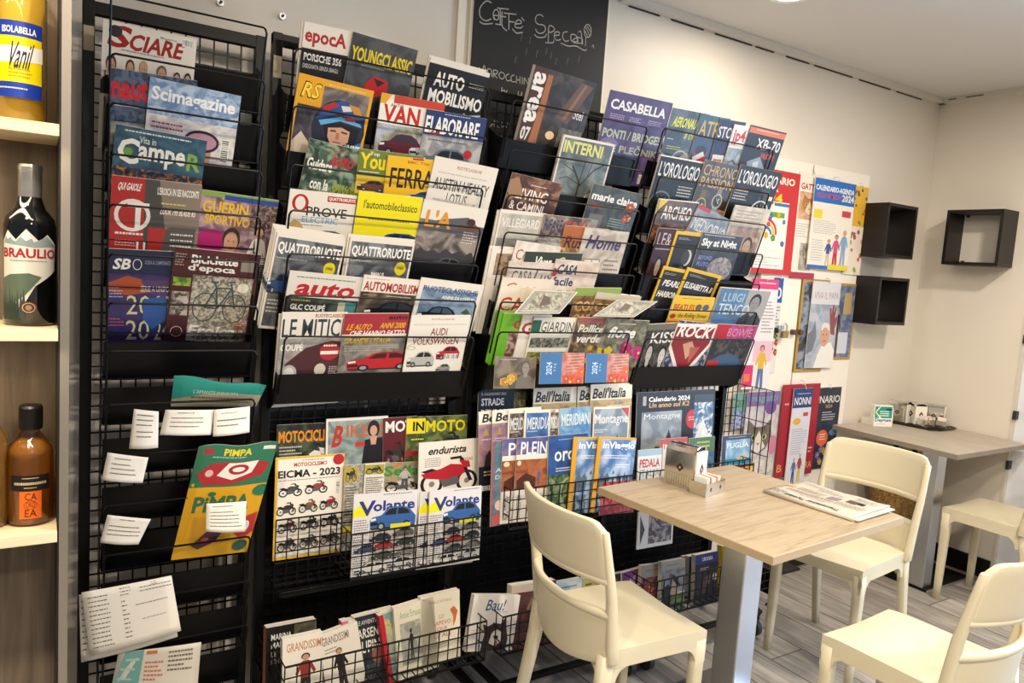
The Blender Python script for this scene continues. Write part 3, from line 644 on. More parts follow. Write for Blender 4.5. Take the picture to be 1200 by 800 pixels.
caddy('small steel sugar caddy with sachets in front of the dispenser on the oak table', (1.918, 1.705, .75), radians(12))
caddy('double sugar caddy with pink sachets on the tray', (4.03, 2.115, .7585), radians(-10), .1, .05, .04)
caddy('single sugar caddy on the tray, next to the wall side dispenser', (4.085, 2.065, .7585), radians(12), .055, .05, .04, False)
b = MB(); pr = [(3.93, 2.31), (3.97, 2.06), (4.02, 2.03), (4.17, 2.03), (4.195, 2.06), (4.195, 2.29), (4.17, 2.32), (3.96, 2.325)]
n = len(pr); cx, cy = 4.07, 2.18; inn = [(cx+(x-cx)*.93, cy+(y-cy)*.93) for x, y in pr]
b.add([(x, y, .7515) for x, y in inn]+[(x, y, .7545) for x, y in inn], [tuple(range(n))[::-1], tuple(range(n, 2*n))]+[(i, (i+1) % n, n+(i+1) % n, n+i) for i in range(n)], mat('dark_tray', '4b4037', .35, .6))
b.add([(x, y, .7545) for x, y in inn]+[(x, y, .7615) for x, y in pr]+[(x, y, .7595) for x, y in pr]+[(x, y, .7515) for x, y in inn], [(k*n+i, k*n+(i+1) % n, (k+1)*n+(i+1) % n, (k+1)*n+i) for k in range(3) for i in range(n)], MATS['dark_tray'])
o = fixn(b.build('serving_tray')); o.location.z = .7505; tag(o, 'dark serving tray under the napkin dispensers on the corner table', 'tray')
# chewing gum display box
root = empty('gum_box', (3.835, 2.265, .75), radians(-22), label='white and green chewing gum display box on the corner table', cat='box')
b = MB(); b.box((-.075, -.05, 0), (.035, .05, .03), PAPER); b.obox((-.02, -.035, .055), (.055, 0, 0), (0, .015, 0), (0, .004, .055), PAPER); b.obox((.058, .0, .042), (.016, .006, 0), (-.003, .008, 0), (0, 0, .042), PAPER); b.build('carton', root, local=True)
s = Sheet(.11, .11, lambda x, y, z: (x-.075, -.0548-z+y*.0727, y)).draw([('r', 'f0ece4', 0, 0, 1, 1), ('r', '17997f', .04, .05, .96, .6), ('poly', 'eef4ea', [(.04, .3), (.3, .06), (.36, .06), (.12, .32), (.4, .58), (.3, .6)]), ('poly', '7fc23c', [(.0, .3), (.2, .1), (.24, .1), (.08, .32), (.28, .56), (.2, .56)]), ('r', '14304c', .66, .14, .96, .22), ('l', 'f4f6f0', .3, .26, .8, .56, 3, .6), ('t', '1c4a8c', 'Daygum', .06, .62, .94, .82, 'b'), ('l', '9a9a94', .1, .88, .6, .93, 1)])
s.mb.build('printed_front', root, local=True)
# newspaper
NP = noise_mat('newsprint', ['b8af9e', 'c6bdab', 'd0c7b5'], 8, .75)
def newspaper():
    q = [at_z(*p, .75) for p in ((895, 577), (1001, 611.5), (1051, 601), (945, 566))]
    o_ = q[0]; X = (q[1]-q[0]); X.z = 0; w = X.length; X.normalize(); Y = Vector((-X.y, X.x, 0)); h = .235
    M_ = Matrix(((X.x, Y.x, 0, o_.x), (X.y, Y.y, 0, o_.y), (0, 0, 1, .75), (0, 0, 0, 1)))
    b = MB(); sheets = [(0, .004, 0, w, -.0, h-.012), (.004, .008, .0, w+.012, 0, h-.004), (.008, .0125, .003, w-.006, .002, h)]
    nx, ny = 14, 10
    for (z0, z1, x0, x1, y0, y1) in sheets:
        vs = []
        for sd in (0, 1):
            for i in range(nx+1):
                for j in range(ny+1):
                    x = x0+(x1-x0)*i/nx; y = y0+(y1-y0)*j/ny; lift = .010*max(0, (x/w-.55))**1.5*(y/h)*2.2*(z1/.0125)+.0025*sin(x*38+z1*500)*(y/h)
                    vs.append((x, y, (z1 if sd else z0)+max(0, lift)+(0 if sd else .0003)))
        w_ = ny+1; k = (nx+1)*w_; fs = []
        for i in range(nx):
            for j in range(ny): a = i*w_+j; fs += [(a, a+1, a+w_+1, a+w_), (k+a, k+a+w_, k+a+w_+1, k+a+1)]
            a = i*w_; fs.append((a, a+w_, k+a+w_, k+a)); a += ny; fs.append((a+w_, a, k+a, k+a+w_))
        for j in range(ny): fs.append((j+1, j, k+j, k+j+1)); a = nx*w_+j; fs.append((a, a+1, k+a+1, k+a))
        b.add(vs, fs, NP)
    # the rounded fold along the near edge
    b.tube([(0, .001, .0065), (w*.5, .0, .0065), (w-.004, .001, .0065)], .0068, NP, 10)
    ob = b.build('folded_newspaper', local=True, smooth=True, matrix=M_); tag(ob, 'folded newspaper lying upside down on the oak table', 'newspaper')
    def F(x, y, z):
        lift = .010*max(0, (x/w-.55))**1.5*(y/h)*2.2+.0025*sin(x*38+.0125*500)*(y/h)
        return (x, y, .0129+z+max(0, lift))
    s = Sheet(w, h, F, .0002)
    s.draw([('t', '2c2824', 'Traunsteiner Tagblatt', .20, .82, .80, .955, 'ub'), ('l', '7a7468', .3, .72, .7, .76, 1), ('l', '857f72', .02, .78, .2, .95, 4), ('r', 'c98a7a', .1, .58, .62, .60), ('l', '868074', .1, .62, .62, .70, 3), ('r', '8a8492', .5, .36, .62, .52), ('l', '868074', .16, .38, .46, .54, 5), ('r', '5a5450', .68, .30, .78, .44), ('r', '2e2a28', .78, .30, .85, .40), ('r', 'e0b070', .02, .4, .12, .5), ('l', '868074', .3, .2, .6, .3, 3), ('l', '968f82', .64, .5, .95, .68, 7), ('l', '968f82', .7, .1, .95, .26, 6), ('l', '968f82', .1, .1, .5, .18, 3)])
    s.mb.build('front_page_print', ob, local=True)
newspaper()
# wicker basket with a black hoop handle under the corner table
WK = noise_mat('woven_wicker', ['5c3f1e', '8f6a34', 'c39a54'], 90, .6, (1, 1, 2), bump=.8)
b = MB(); K = 36
def bk(r, z): return [(3.93+r*cos(2*pi*i/K), 2.17+r*.72*sin(2*pi*i/K), z) for i in range(K)]
prof = [(.135, 0), (.15, .12), (.165, .28), (.175, .44), (.178, .47), (.165, .47), (.155, .30), (.14, .02)]
vs = sum([bk(r, z) for r, z in prof], []); fs = [(k*K+i, k*K+(i+1) % K, (k+1)*K+(i+1) % K, (k+1)*K+i) for k in range(len(prof)-1) for i in range(K)]+[tuple(range(K))[::-1], tuple((len(prof)-1)*K+i for i in range(K))]
b.add(vs, fs, WK)
wb = fixn(b.build('wicker_basket', smooth=True)); tag(wb, 'tall wicker basket with a black hoop handle standing under the corner table', 'basket')
b = MB(); b.tube([(3.93+.168*cos(pi*i/24), 2.17, .44+.235*sin(pi*i/24)) for i in range(25)], .011, BLACK, 8); b.build('handle', wb)
b = MB(); b.tube([(3.93+.18*cos(2*pi*i/K), 2.17+.13*sin(2*pi*i/K), .462) for i in range(K)], .008, WK, 6, closed=True); b.build('rim', wb)
# ================================================================== magazine racks
TAN = .306; TH = math.atan(TAN)
YT = 2.10; YF = 2.235
def wires(b, x0, x1, z0, z1, y, nx, nz, r=.0016):
    for i in range(nx+1): x = x0+(x1-x0)*i/nx; b.box((x-r, y-r, z0), (x+r, y+r, z1), WIRE)
    for i in range(nz+1): z = z0+(z1-z0)*i/nz; b.box((x0, y-3*r, z-r), (x1, y-r, z+r), WIRE)
def flatgrid(b, x0, x1, y0, y1, z, nx, ny, r=.0014):
    for i in range(nx+1): x = x0+(x1-x0)*i/nx; b.box((x-r, y0, z-r), (x+r, y1, z+r), WIRE)
    for i in range(ny+1): y = y0+(y1-y0)*i/ny; b.box((x0, y-r, z+r), (x1, y+r, z+3*r), WIRE)
def sidegrid(b, x, y0, y1, z0, z1, n, r=.0014):
    for i in range(n+1): y = y0+(y1-y0)*i/n; b.box((x-r, y-r, z0), (x+r, y+r, z1), WIRE)
    for i in range(4): z = z0+(z1-z0)*i/3; b.box((x-r, y0, z-r), (x+r, y1, z+r), WIRE)
def tierplane(zk, z, off=0): return YT+TAN*(zk+.06-z)-off
def rack(label, x0, x1, zt, tiers, lx0, lx1, baskets, shadesheet, casters, sticker=True, zbot=.1, lo=.026, sidegr=None):
    root = empty('magazine_rack', ((x0+x1)/2, YF, 0), label=label, cat='magazine rack', group='black wire magazine racks')
    b = MB(); s = .0135
    for x in (x0+s, x1-s): b.box((x-s, YF-s, zbot), (x+s, YF+s, zt), BLACK)
    b.box((x0, YF-s*.9, zt-.034), (x1, YF+s*.9, zt-.002), BLACK); b.box((x0, YF-s, zbot), (x1, YF+s, zbot+.03), BLACK)
    if casters:
        for x in (x0+.02, x1-.02): b.box((x-.012, 1.93, zbot-.005), (x+.012, YF, zbot+.018), BLACK)
        b.box((x0, 1.92, zbot-.005), (x1, 1.945, zbot+.01), BLACK)
    b.build('frame', root, bevel=.002)
    b = MB(); nx = round((x1-x0-.05)/.036); nz = round((zt-.05-zbot)/.036); wires(b, x0+.026, x1-.026, zbot+.03, zt-.034, YF+.004, nx, nz, .002); b.build('grid_panel', root)
    if shadesheet:
        b = MB(); b.box((x0+.02, YF+.015, zbot), (x1-.02, YF+.019, shadesheet), BLACK); b.build('shade_sheet', root)  # black sheet added to stand for the shade on the wall behind the baskets
    if sticker:
        b = MB(); z = zt-.125; b.box((x0+.002, YF-s-.001, z), (x0+.025, YF-s, z+.06), mat('aged_sticker', 'b9ac90', .6)); b.build('sticker', root)
    for zk in tiers:
        b = MB(); z0, z1 = zk-.205, zk-.115+(.008 if lo < 0 else 0)
        def strip(za, zb, off, t=.0012):
            ya, yb = tierplane(zk, za, off), tierplane(zk, zb, off)
            b.obox(((lx0+lx1)/2, (ya+yb)/2, (za+zb)/2), ((lx1-lx0)/2, 0, 0), (0, t*cos(TH), t*sin(TH)), (0, (yb-ya)/2, (zb-za)/2), BLACK)
        if zk != 1.43: strip(z0, z1, lo)
        ya, yb = tierplane(zk, z0, max(lo, .014)), tierplane(zk, z0, -.016)
        b.box((lx0, ya, z0-.001), (lx1, yb, z0+.001), BLACK)
        # side brackets hooked on the frame
        for x in (lx0-.003, lx1+.003):
            pts = [(x, ya+.0, z0), (x, tierplane(zk, z1, lo), z1), (x, tierplane(zk, z1+.01, -.010), z1+.01), (x, YF-.012, zk-.07), (x, YF-.012, z0-.03), (x, yb, z0-.02)]
            n = len(pts); b.add([(p[0]-.001, p[1], p[2]) for p in pts]+[(p[0]+.001, p[1], p[2]) for p in pts], [tuple(range(n)), tuple(range(2*n-1, n-1, -1))]+[(i, n+i, n+(i+1) % n, (i+1) % n) for i in range(n)], BLACK)
        tr = b.build('pocket', root); ORIG[tr.name] = ORIG[root.name]
        b = MB(); yo = .036; c = .012
        f = lambda z: tierplane(zk, z, yo)
        b.tube([(lx0+.004, f(z1-.06), z1-.06), (lx0+.002, f(zk-c), zk-c), (lx0+.003+c*.3, f(zk-.003), zk-.003), (lx0+c, f(zk), zk), (lx1-c, f(zk), zk), (lx1-.003-c*.3, f(zk-.003), zk-.003), (lx1-.002, f(zk-c), zk-c), (lx1-.004, f(z1-.06), z1-.06)], .0029, WIRE, 6)
        b.build('wire_loop', tr)
    for (bx0, bx1, yf, yb, z0, z1, sides) in baskets:
        b = MB(); nx = round((bx1-bx0)/.034); nz = max(2, round((z1-z0)/.036))
        wires(b, bx0, bx1, z0, z1, yf, nx, nz, .0015); flatgrid(b, bx0, bx1, yf, yb, z0, nx, max(2, round((yb-yf)/.036)))
        if sides: sidegrid(b, bx0, yf, yb, z0, z1, max(2, round((yb-yf)/.04))); sidegrid(b, bx1, yf, yb, z0, z1, max(2, round((yb-yf)/.04)))
        b.tube([(bx0, yf, z1), (bx1, yf, z1)], .0024, WIRE, 6); b.tube([(bx0, yf, z0), (bx1, yf, z0)], .0024, WIRE, 6)
        b.build('wire_basket', root)
    if sidegr:
        b = MB(); wires(b, x1-.06, x1+.03, .60, 1.02, 2.19, 3, 12, .0015); sidegrid(b, x1+.03, 2.0, 2.19, .6, 1.02, 5); b.build('side_grid', root)
    if casters:
        for x in (x0+.03, x1-.03):
            for y in (1.935, YF-.0):
                b = MB(); b.cyl((x-.011, y, .036), (x+.011, y, .036), .036, mat('grey_rubber', '3a3c3f', .6), 24); cs = b.build('caster_wheel', root)
                b = MB(); b.box((x-.017, y-.012, .03), (x-.013, y+.012, .095), BLACK); b.box((x+.013, y-.012, .03), (x+.017, y+.012, .095), BLACK); b.box((x-.017, y-.016, .09), (x+.017, y+.016, .1), BLACK); b.build('caster_fork', root)
    return root
T1 = [2.04, 1.905, 1.79, 1.67, 1.55, 1.43, 1.31, 1.19, 1.055, .925, .795, .665, .535, .405]
T2 = [2.006, 1.856, 1.70, 1.577, 1.459, 1.344, 1.229]
T3 = [1.99, 1.835, 1.692, 1.573, 1.459, 1.346, 1.247]
T4 = [2.0, 1.828, 1.70, 1.579, 1.455, 1.339, 1.227]
rack('narrow black wire rack nearest the bottle shelf, half empty with paper notes hooked on it', .10, .545, 2.055, T1, .15, .515, [], 0, True, lo=-.012)
rack('black wire rack of car and motorcycle magazines, second from the bottle shelf', .565, 1.215, 2.075, T2, .587, 1.195,
    [(.603, 1.205, 2.155, 2.225, .475, .675, 0), (.60, 1.205, 2.08, 2.15, .47, .472+.01, 0), (.765, 1.195, 1.965, 2.09, .54, .675, 1), (.575, 1.21, 1.92, 2.22, .215, .345, 1)], .98, True)
rack('black wire rack of home, garden and travel magazines in front of the chalkboard', 1.255, 1.875, 2.045, T3, 1.283, 1.855,
    [(1.32, 1.855, 2.0, 2.225, .60, .735, 1), (1.27, 1.87, 1.92, 2.22, .215, .345, 1)], .98, True, False)
rack('black wire rack of watch and history magazines next to the white door', 1.905, 2.565, 2.045, T4, 1.93, 2.545,
    [(1.885, 2.49, 2.0, 2.225, .60, .74, 1), (1.91, 2.62, 1.92, 2.22, .205, .345, 1)], .98, True, False, sidegr=True)

b = MB(); b.box((2.60, 1.90, .258), (2.755, 1.985, .27), BLACK); b.tube([(2.62, 1.93, .258), (2.62, 1.93, .13), (2.60, 1.935, .12)], .006, BLACK, 6); b.box((2.595, 1.90, .17), (2.60, 2.0, .26), BLACK)
for r_ in bpy.data.objects:
    if r_.name == 'magazine_rack.003': b.build('side_tray', r_)
# ================================================================== printed matter
G1, G2, G3, G4 = 'magazines in the narrow rack by the bottle shelf', 'car magazines in the second rack', 'home and design magazines in the third rack', 'watch and history magazines in the last rack'
def sheetplane(kind, a=0, off=0, tilt=None):
    """tiers lean forward, baskets lean back; returns a point, the normal"""
    if kind == 't': return Vector((0, YT-off, a+.06)), Vector((0, -cos(TH), -sin(TH)))
    t = radians(tilt if tilt is not None else 4); y, z = a
    return Vector((0, y-off, z)), Vector((0, -cos(t), sin(t)))
def printed(name, label, group, cat, plane, TL, TR, H, ops, w=None, T=.0045, back='d8d0c2', rot=None, base='e2dacb', spine=None, pages=True, vis=True, ys=1):
    p0, n = plane; a = at_plane(*TL, p0, n); c = at_plane(*TR, p0, n); X = (c-a).normalized(); vw = (c-a).length; w = w or vw
    Y = n.cross(X); n = n.normalized(); o = a-Y*H
    M_ = Matrix(((X.x, Y.x, n.x, o.x), (X.y, Y.y, n.y, o.y), (X.z, Y.z, n.z, o.z), (0, 0, 0, 1)))
    b = MB()
    if pages:
        b.box((.0012, .0012, -T+.0004), (w-.0012, H-.0012, -.0004), PAGES)
        b.box((0, 0, -T), (w, H, -T+.0004), P(back)); b.box((0, 0, -T), (.0012, H, 0), P(spine or base))
    else: b.box((0, 0, -T), (w, H, -.0002), P(back))
    ob = b.build(name, local=True, matrix=M_); tag(ob, label, cat, group)
    s = Sheet(vw if vis and vw < w else w, H); s.xmax = w/s.w; s.ysc = ys; s.r(base, 0, 0, 1, 1); s.draw(ops); cv = s.mb
    cv.box((0, 0, -.0004), (w, H, 0), P(base)); cv.build('cover', ob, local=True)
    return ob
def tm(g, zk, lay, TL, TR, H, label, ops, **k): return printed('magazine', label, g, 'magazine', sheetplane('t', zk, .002+lay*.005), TL, TR, H, ops, **k)
SK, HR = 'c99a7c', '3a2a20'
W_, K_ = 'e2dacb', '161618'
# ---------------- rack 1
tm(G1, 2.04, 0, (121, 22), (231, 46), .31, 'pale ski magazine with a large red italic title above people in dark suits',
   [('t', '9c1c1c', 'S', .04, .02, .32, .19, 'bi'), ('t', '9c1c1c', 'CIARE', .26, .06, .88, .19, 'bi'), ('t', '7b746a', 'Magazine', .6, .04, .78, .062), ('e', '2a2a2c', .13, .07, .07, .045), ('bars', .84, .02, .95, .08),
    ('man', (SK, HR, K_), -.02, .25, .22, .56), ('man', (SK, '4a2f22', K_), .2, .26, .4, .52), ('man', (SK, 'b89a6a', K_), .34, .25, .54, .52), ('man', (SK, '6a5a4c', K_), .52, .26, .76, .52), ('man', (SK, '5a3424', K_), .72, .29, .9, .52), ('man', (SK, '33241c', K_), .84, .28, 1.02, .54), ('l', '8a8276', .2, .195, .7, .215, 1)])
tm(G1, 1.905, 0, (128, 79), (174, 86), .28, 'dark blue travel magazine with red lettering, mostly hidden by the sky blue ski one',
   [('r', ('2b3446', '45536b', '59687e', 14), 0, 0, 1, .5), ('t', 'd2202a', 'nautica', .06, .06, 1.6, .25, 'b'), ('l', 'dfe3ea', .1, .3, .8, .33, 1), ('r', ('8d968c', 'a8ada2', 'c9c6b8', 9), 0, .45, 1, 1), ('r', 'b5a488', 0, .55, 1, .6), ('poly', '6f5b42', [(.1, .6), (.9, .5), (.9, .56), (.2, .66)])], w=.2)
tm(G1, 1.905, 1, (176, 90), (283, 113), .29, 'sky blue ski magazine with a white title and a goggled skier',
   [('r', ('6a86b0', '8ba6c6', 'b5c6d8', 9), 0, 0, 1, .3), ('t', 'f2f2ee', 'Scimagazine', .03, .06, .95, .21, 'b'), ('r', ('b9b4bc', 'cfcac8', 'e2ddd4', 8), 0, .3, 1, 1), ('l', 'a02c3c', .06, .36, .4, .44, 2), ('t', 'b0202c', 'MARTA E LE', .03, .47, .4, .55, 'b'), ('poly', SK, [(.55, .5), (.75, .5), (.72, .72), (.6, .74)]), ('e', '2c2430', .62, .47, .2, .1), ('e', 'b98aa0', .62, .47, .17, .075), ('poly', '4a4238', [(.45, 1), (.55, .68), (.8, .68), (1, .95), (1, 1)]), ('poly', '8c7a62', [(.55, .9), (.62, .74), (.72, .74), (.7, .95)]), ('bars', .84, .42, .94, .62, True)])
tm(G1, 1.79, 2, (136, 145), (243, 165), .28, 'teal camping magazine with a white title over a lit town at dusk',
   [('r', ('27485a', '2f5668', '3d6478', 6), 0, 0, 1, .36), ('l', 'e0e0d4', .1, .03, .9, .06, 1), ('t', 'f0ece0', 'C', .04, .1, .27, .33, 'b'), ('t', 'f0ece0', 'ampe', .26, .15, .78, .33, 'b'), ('e', '6f9c3c', .15, .22, .05, .035), ('t', 'd7dccb', 'Vita in', .26, .07, .44, .13), ('t', '7fae48', 'R', .8, .15, .96, .31, 'b'), ('r', ('2b3140', '46485a', 'c07a34', 22), 0, .36, 1, 1), ('mtn', 'c87a34', .1, .42, .6, .62, 6), ('mtn', '3b4a60', .4, .4, 1, .6, 8), ('r', ('1a2230', '343c48', '7a5430', 40), 0, .62, 1, 1)])
tm(G1, 1.67, 1, (236, 222), (327, 235), .27, 'football magazine with a yellow title and a player in a white shirt',
   [('r', ('6a4a58', '8c6a78', 'b59aa0', 7), 0, 0, 1, 1), ('r', '7fa040', 0, 0, 1, .05), ('r', '2a4a90', .3, .02, 1, .07), ('t', 'e0b426', 'GUERIN', .04, .09, .62, .22, 'b'), ('t', 'e0b426', 'SPORTIVO', .08, .23, .66, .33, 'b'), ('r', ('3c3030', '6a5550', '9a8478', 25), .66, .07, 1, .36), ('e', 'b0206a', .2, .5, .2, .12), ('man', (SK, HR, 'e9e3d6'), .2, .34, .7, .92), ('full', (SK, HR, 'e6e0d4', 'e6e0d4'), .62, .3, 1, 1.1), ('t', 'a03030', 'SPQR', .36, .66, .54, .7), ('poly', 'c0282c', [(.02, .7), (.26, .6), (.3, .8), (.06, .9)]), ('bars', .86, .62, .95, .9, True)])
tm(G1, 1.67, 2, (131, 205), (237, 217), .285, 'red and grey cycling magazine showing a red bicycle frame',
   [('r', 'b4302c', 0, 0, 1, 1), ('r', '8a7c6c', .4, 0, 1, 1), ('poly', '4d4a46', [(.36, 0), (.52, 0), (.62, .5), (.7, 1), (.38, 1)]), ('t', 'f2ece0', 'QUI GAIOLE', .06, .05, .33, .13, 'bi'), ('t', 'f0eadc', "L'EROICA IN SEI RACCONTI", .5, .06, .97, .13, 'b'), ('l', 'ecd060', .55, .2, .95, .23, 1), ('t', 'f0e6d0', 'LOOK 795 BLADE RS', .54, .25, .96, .31, 'bi'), ('o', 'f0e6da', .24, .34, .2, .15, .045), ('t', 'f4eee2', 'T', .18, .22, .42, .46, 'b'), ('l', 'f0e6da', .06, .5, .38, .55, 1), ('l', 'dcb8a8', .06, .57, .3, .64, 3), ('t', 'f4eee2', '11', .3, .58, .4, .66, 'b'),
    ('poly', '5b5650', [(.56, .5), (.66, .42), (.97, .42), (.93, .98), (.6, .98)]), ('poly', 'b4302c', [(.42, .44), (.62, .44), (.58, .64), (.7, .9), (.6, .96), (.42, .7)]), ('l', 'e8e0d0', .68, .48, .94, .92, 8, .35), ('r', ('2a4038', '3f5a68', '8f6a3a', 30), .05, .7, .22, .94), ('r', ('26303a', '5c6a30', 'c0a030', 30), .24, .68, .4, .92), ('r', 'e8c830', .25, .68, .4, .73)])
tm(G1, 1.55, 1, (126, 291), (205, 295), .27, 'dark blue basketball magazine with tall white figures of a year',
   [('r', ('2a2a5a', '33306a', '46305c', 8), 0, 0, 1, 1), ('r', '222a48', 0, 0, 1, .24), ('t', 'f4efe6', 'SB', .07, .09, .37, .2, 'bi'), ('o', 'f0e6da', .44, .145, .07, .055, .012), ('t', '8a90a4', 'GUIDA AL CAMPIONATO', .55, .1, .95, .14), ('poly', 'b0502c', [(0, .34), (.3, .26), (.55, .3), (.7, .42), (.3, .46), (0, .42)]), ('poly', '5a3c6a', [(.5, .3), (.95, .3), (.9, .5), (.6, .42)]), ('t', 'e8e0cc', 'SERIE A UNIPOL', .5, .36, .98, .42), ('t', 'd8cfa0', '20', .3, .46, .66, .66, 'n'), ('t', 'd8cfa0', '23', .74, .46, .98, .66, 'n'), ('t', 'd8cfa0', '20', .3, .72, .66, .93, 'n'), ('t', 'd8cfa0', '24', .74, .72, .98, .93, 'n'), ('poly', '2f5a9c', [(.55, .5), (.9, .46), (.95, .7), (.7, .82), (.55, .7)]), ('l', 'c0606c', .04, .7, .28, .8, 3), ('l', 'b9b4cc', .04, .38, .24, .5, 4)], w=.208)
tm(G1, 1.55, 2.4, (205, 289), (306, 299), .265, 'brown magazine on vintage bicycles with a bicycle against a stone wall',
   [('r', '4c2023', 0, 0, 1, 1), ('t', 'e6e2da', 'Biciclette', .2, .06, .74, .15, 'b'), ('t', 'e6e2da', "d'epoca", .17, .155, .72, .25, 'b'), ('r', '8d857a', .78, .08, .95, .2), ('l', 'b0a090', .02, .06, .14, .2, 5), ('r', ('6a6258', '99917f', 'c3bba8', 26), .24, .27, .95, 1), ('bike', '2f4a48', .26, .3, .92, .78), ('r', ('4a6a24', '7aa030', '9ab848', 14), .02, .31, .22, .4), ('r', ('4a3c36', '8f8478', 'c6bdae', 18), .02, .46, .22, .72), ('e', 'e6dfc8', .84, .38, .07, .055), ('t', 'f4f0e6', 'Eroica', .24, .82, .84, .94, 'bi'), ('l', 'b0282c', .8, .76, .94, .86, 4), ('o', 'c9c0b0', .12, .9, .07, .06, .01)])
# plastic wrapped comic bags and paper notes on rack 1
def paper(label, pts, y, lines, name='paper_note', cat='note', grp='handwritten notes hooked on the narrow rack', col=PAPER, bend=.006, ops=None):
    Q = [at_y(u, v, y) for u, v in pts]; nx = ny = 8; vs = []; fs = []
    def F(a, b_, z=0):
        p = (Q[0]*(1-a)+Q[1]*a)*(1-b_)+(Q[3]*(1-a)+Q[2]*a)*b_
        return p+Vector((0, -z-bend*sin(pi*a)*(.4+b_)-.004*b_*b_, 0))
    b = MB()
    for sd in (0, 1):
        for i in range(nx+1):
            for j in range(ny+1): vs.append(F(i/nx, j/ny, 0 if sd else -.0006))
    w_ = ny+1; k = w_*(nx+1)
    for i in range(nx):
        for j in range(ny): a = i*w_+j; fs += [(a, a+w_, a+w_+1, a+1), (k+a, k+a+1, k+a+w_+1, k+a+w_)]
        a = i*w_; fs.append((a, k+a, k+a+w_, a+w_)); a += ny; fs.append((a+w_, k+a+w_, k+a, a))
    for j in range(ny): fs.append((j, j+1, k+j+1, k+j)); a = nx*w_+j; fs.append((a+1, a, k+a, k+a+1))
    b.add(vs, fs, col); ob = fixn(b.build(name, smooth=True)); tag(ob, label, cat, grp); ORIG[ob.name] = ob.location.copy()
    s = Sheet(1, 1, lambda x, y_, z: tuple(F(x, 1-y_, z*.8+.0006)), .00012);
    if ops: s.draw(ops)
    else:
        for (x0, y0, x1, y1, n) in lines: s.l('6d675f', x0, y0, x1, y1, n, .28)
    if s.mb.v: s.mb.build('lettering', ob)
    return ob
paper('narrow torn note with a folded corner, first of the upper notes', ((157, 479), (186, 482), (185, 524), (151, 525)), 2.065, [(.15, .12, .8, .5, 3), (.2, .55, .8, .8, 2)])
paper('wide handwritten note in the middle of the upper row of notes', ((194, 480), (251, 480), (247, 509), (187, 509)), 2.066, [(.25, .1, .6, .25, 1), (.15, .3, .8, .8, 3)])
paper('square note beside the wide one, at the end of the upper row', ((251, 480), (293, 476), (292, 506), (249, 511)), 2.062, [(.2, .15, .7, .25, 1), (.1, .4, .9, .8, 2)])
paper('curled handwritten note hooked below the torn one', ((126, 530), (174, 536), (167, 565), (119, 562)), 2.064, [(.2, .15, .6, .3, 1), (.15, .35, .8, .85, 3)])
paper('wrinkled note with a crossed out line, above the big timetable sheet', ((126, 603), (177, 608), (162, 637), (117, 635)), 2.064, [(.3, .1, .8, .25, 1), (.1, .35, .9, .8, 3)])
paper('small lined note over the yellow comic bag', ((242, 590), (289, 587), (287, 622), (241, 622)), 2.028, [(.15, .1, .7, .2, 1), (.1, .3, .9, .9, 5)])
paper('sheet behind the big printed timetable, only its edge showing', ((92.5, 697), (200, 678), (208, 745), (95, 775)), 2.066, [(.02, .1, .1, .9, 9)], 'timetable_sheet', 'sheet', 'printed timetables on the narrow rack')
paper('big printed timetable sheet hung askew low on the narrow rack', ((95.5, 694), (201, 674), (212, 738), (105, 768)), 2.055, [(.05, .1, .27, .95, 12), (.4, .04, .52, .2, 3), (.4, .25, .48, .9, 9), (.62, .08, .98, .2, 2), (.75, .03, .85, .1, 2), (.55, .35, .95, .4, 1), (.6, .6, .98, .64, 1)], 'timetable_sheet', 'sheet', 'printed timetables on the narrow rack')
paper('folded teal and orange price leaflet at the bottom of the narrow rack', ((139, 764), (236, 752), (231, 806), (130, 806)), 2.06, [], 'price_leaflet', 'leaflet', None, mat('pale_grey_card', 'cfc9b8', .6), .01,
      [('poly', '6fa39c', [(.08, .0), (.3, .0), (.28, 1), (.0, 1)]), ('r', 'a9c2b8', .06, .2, .3, .26), ('r', 'a9c2b8', .05, .45, .3, .5), ('r', 'a9c2b8', .04, .7, .3, .75), ('r', 'c96a4c', .33, .04, .46, .12), ('l', 'c96a4c', .33, .3, .55, .9, 6, .5), ('l', '6d675f', .6, .1, .9, .6, 5)])
CLR = mat('clear_plastic_bag', 'ffffff', .12, trans=1, ior=1.05)
def bag(label, pts, y, ops, H, tk=.012):
    Q = [at_y(u, v, y+dy) for (u, v), dy in zip(pts, (0, 0, .05, .05))]; n = 10; vs = []; fs = []
    def F(a, b_, z=0):
        p = (Q[0]*(1-a)+Q[1]*a)*(1-b_)+(Q[3]*(1-a)+Q[2]*a)*b_
        return p+Vector((0, -z-tk*sin(pi*a)**.5*sin(pi*min(1, b_+.02))**.5, .004*sin(9*a)*(1-b_)**3))
    for sd in (1, -1):
        for i in range(n+1):
            for j in range(n+1):
                p = F(i/n, j/n); 
                if sd < 0: p = Vector((p.x, 2*((Q[0].y*(1-j/n)+Q[3].y*j/n))-p.y, p.z))
                vs.append(p)
    w_ = n+1; k = w_*w_
    for i in range(n):
        for j in range(n): a = i*w_+j; fs += [(a, a+w_, a+w_+1, a+1), (k+a, k+a+1, k+a+w_+1, k+a+w_)]
    b = MB(); b.add(vs, fs, P('c9c2b2')); ob = fixn(b.build('comic_bag', smooth=True)); tag(ob, label, 'comic bag', 'bagged children comics on the narrow rack'); ORIG[ob.name] = ob.location.copy()
    s = Sheet(1, 1, lambda x, y_, z: tuple(F(x, 1-y_, z+.0012)), .00012, (10, 10))
    s.draw(ops); s.mb.build('printed_wrap', ob); return ob
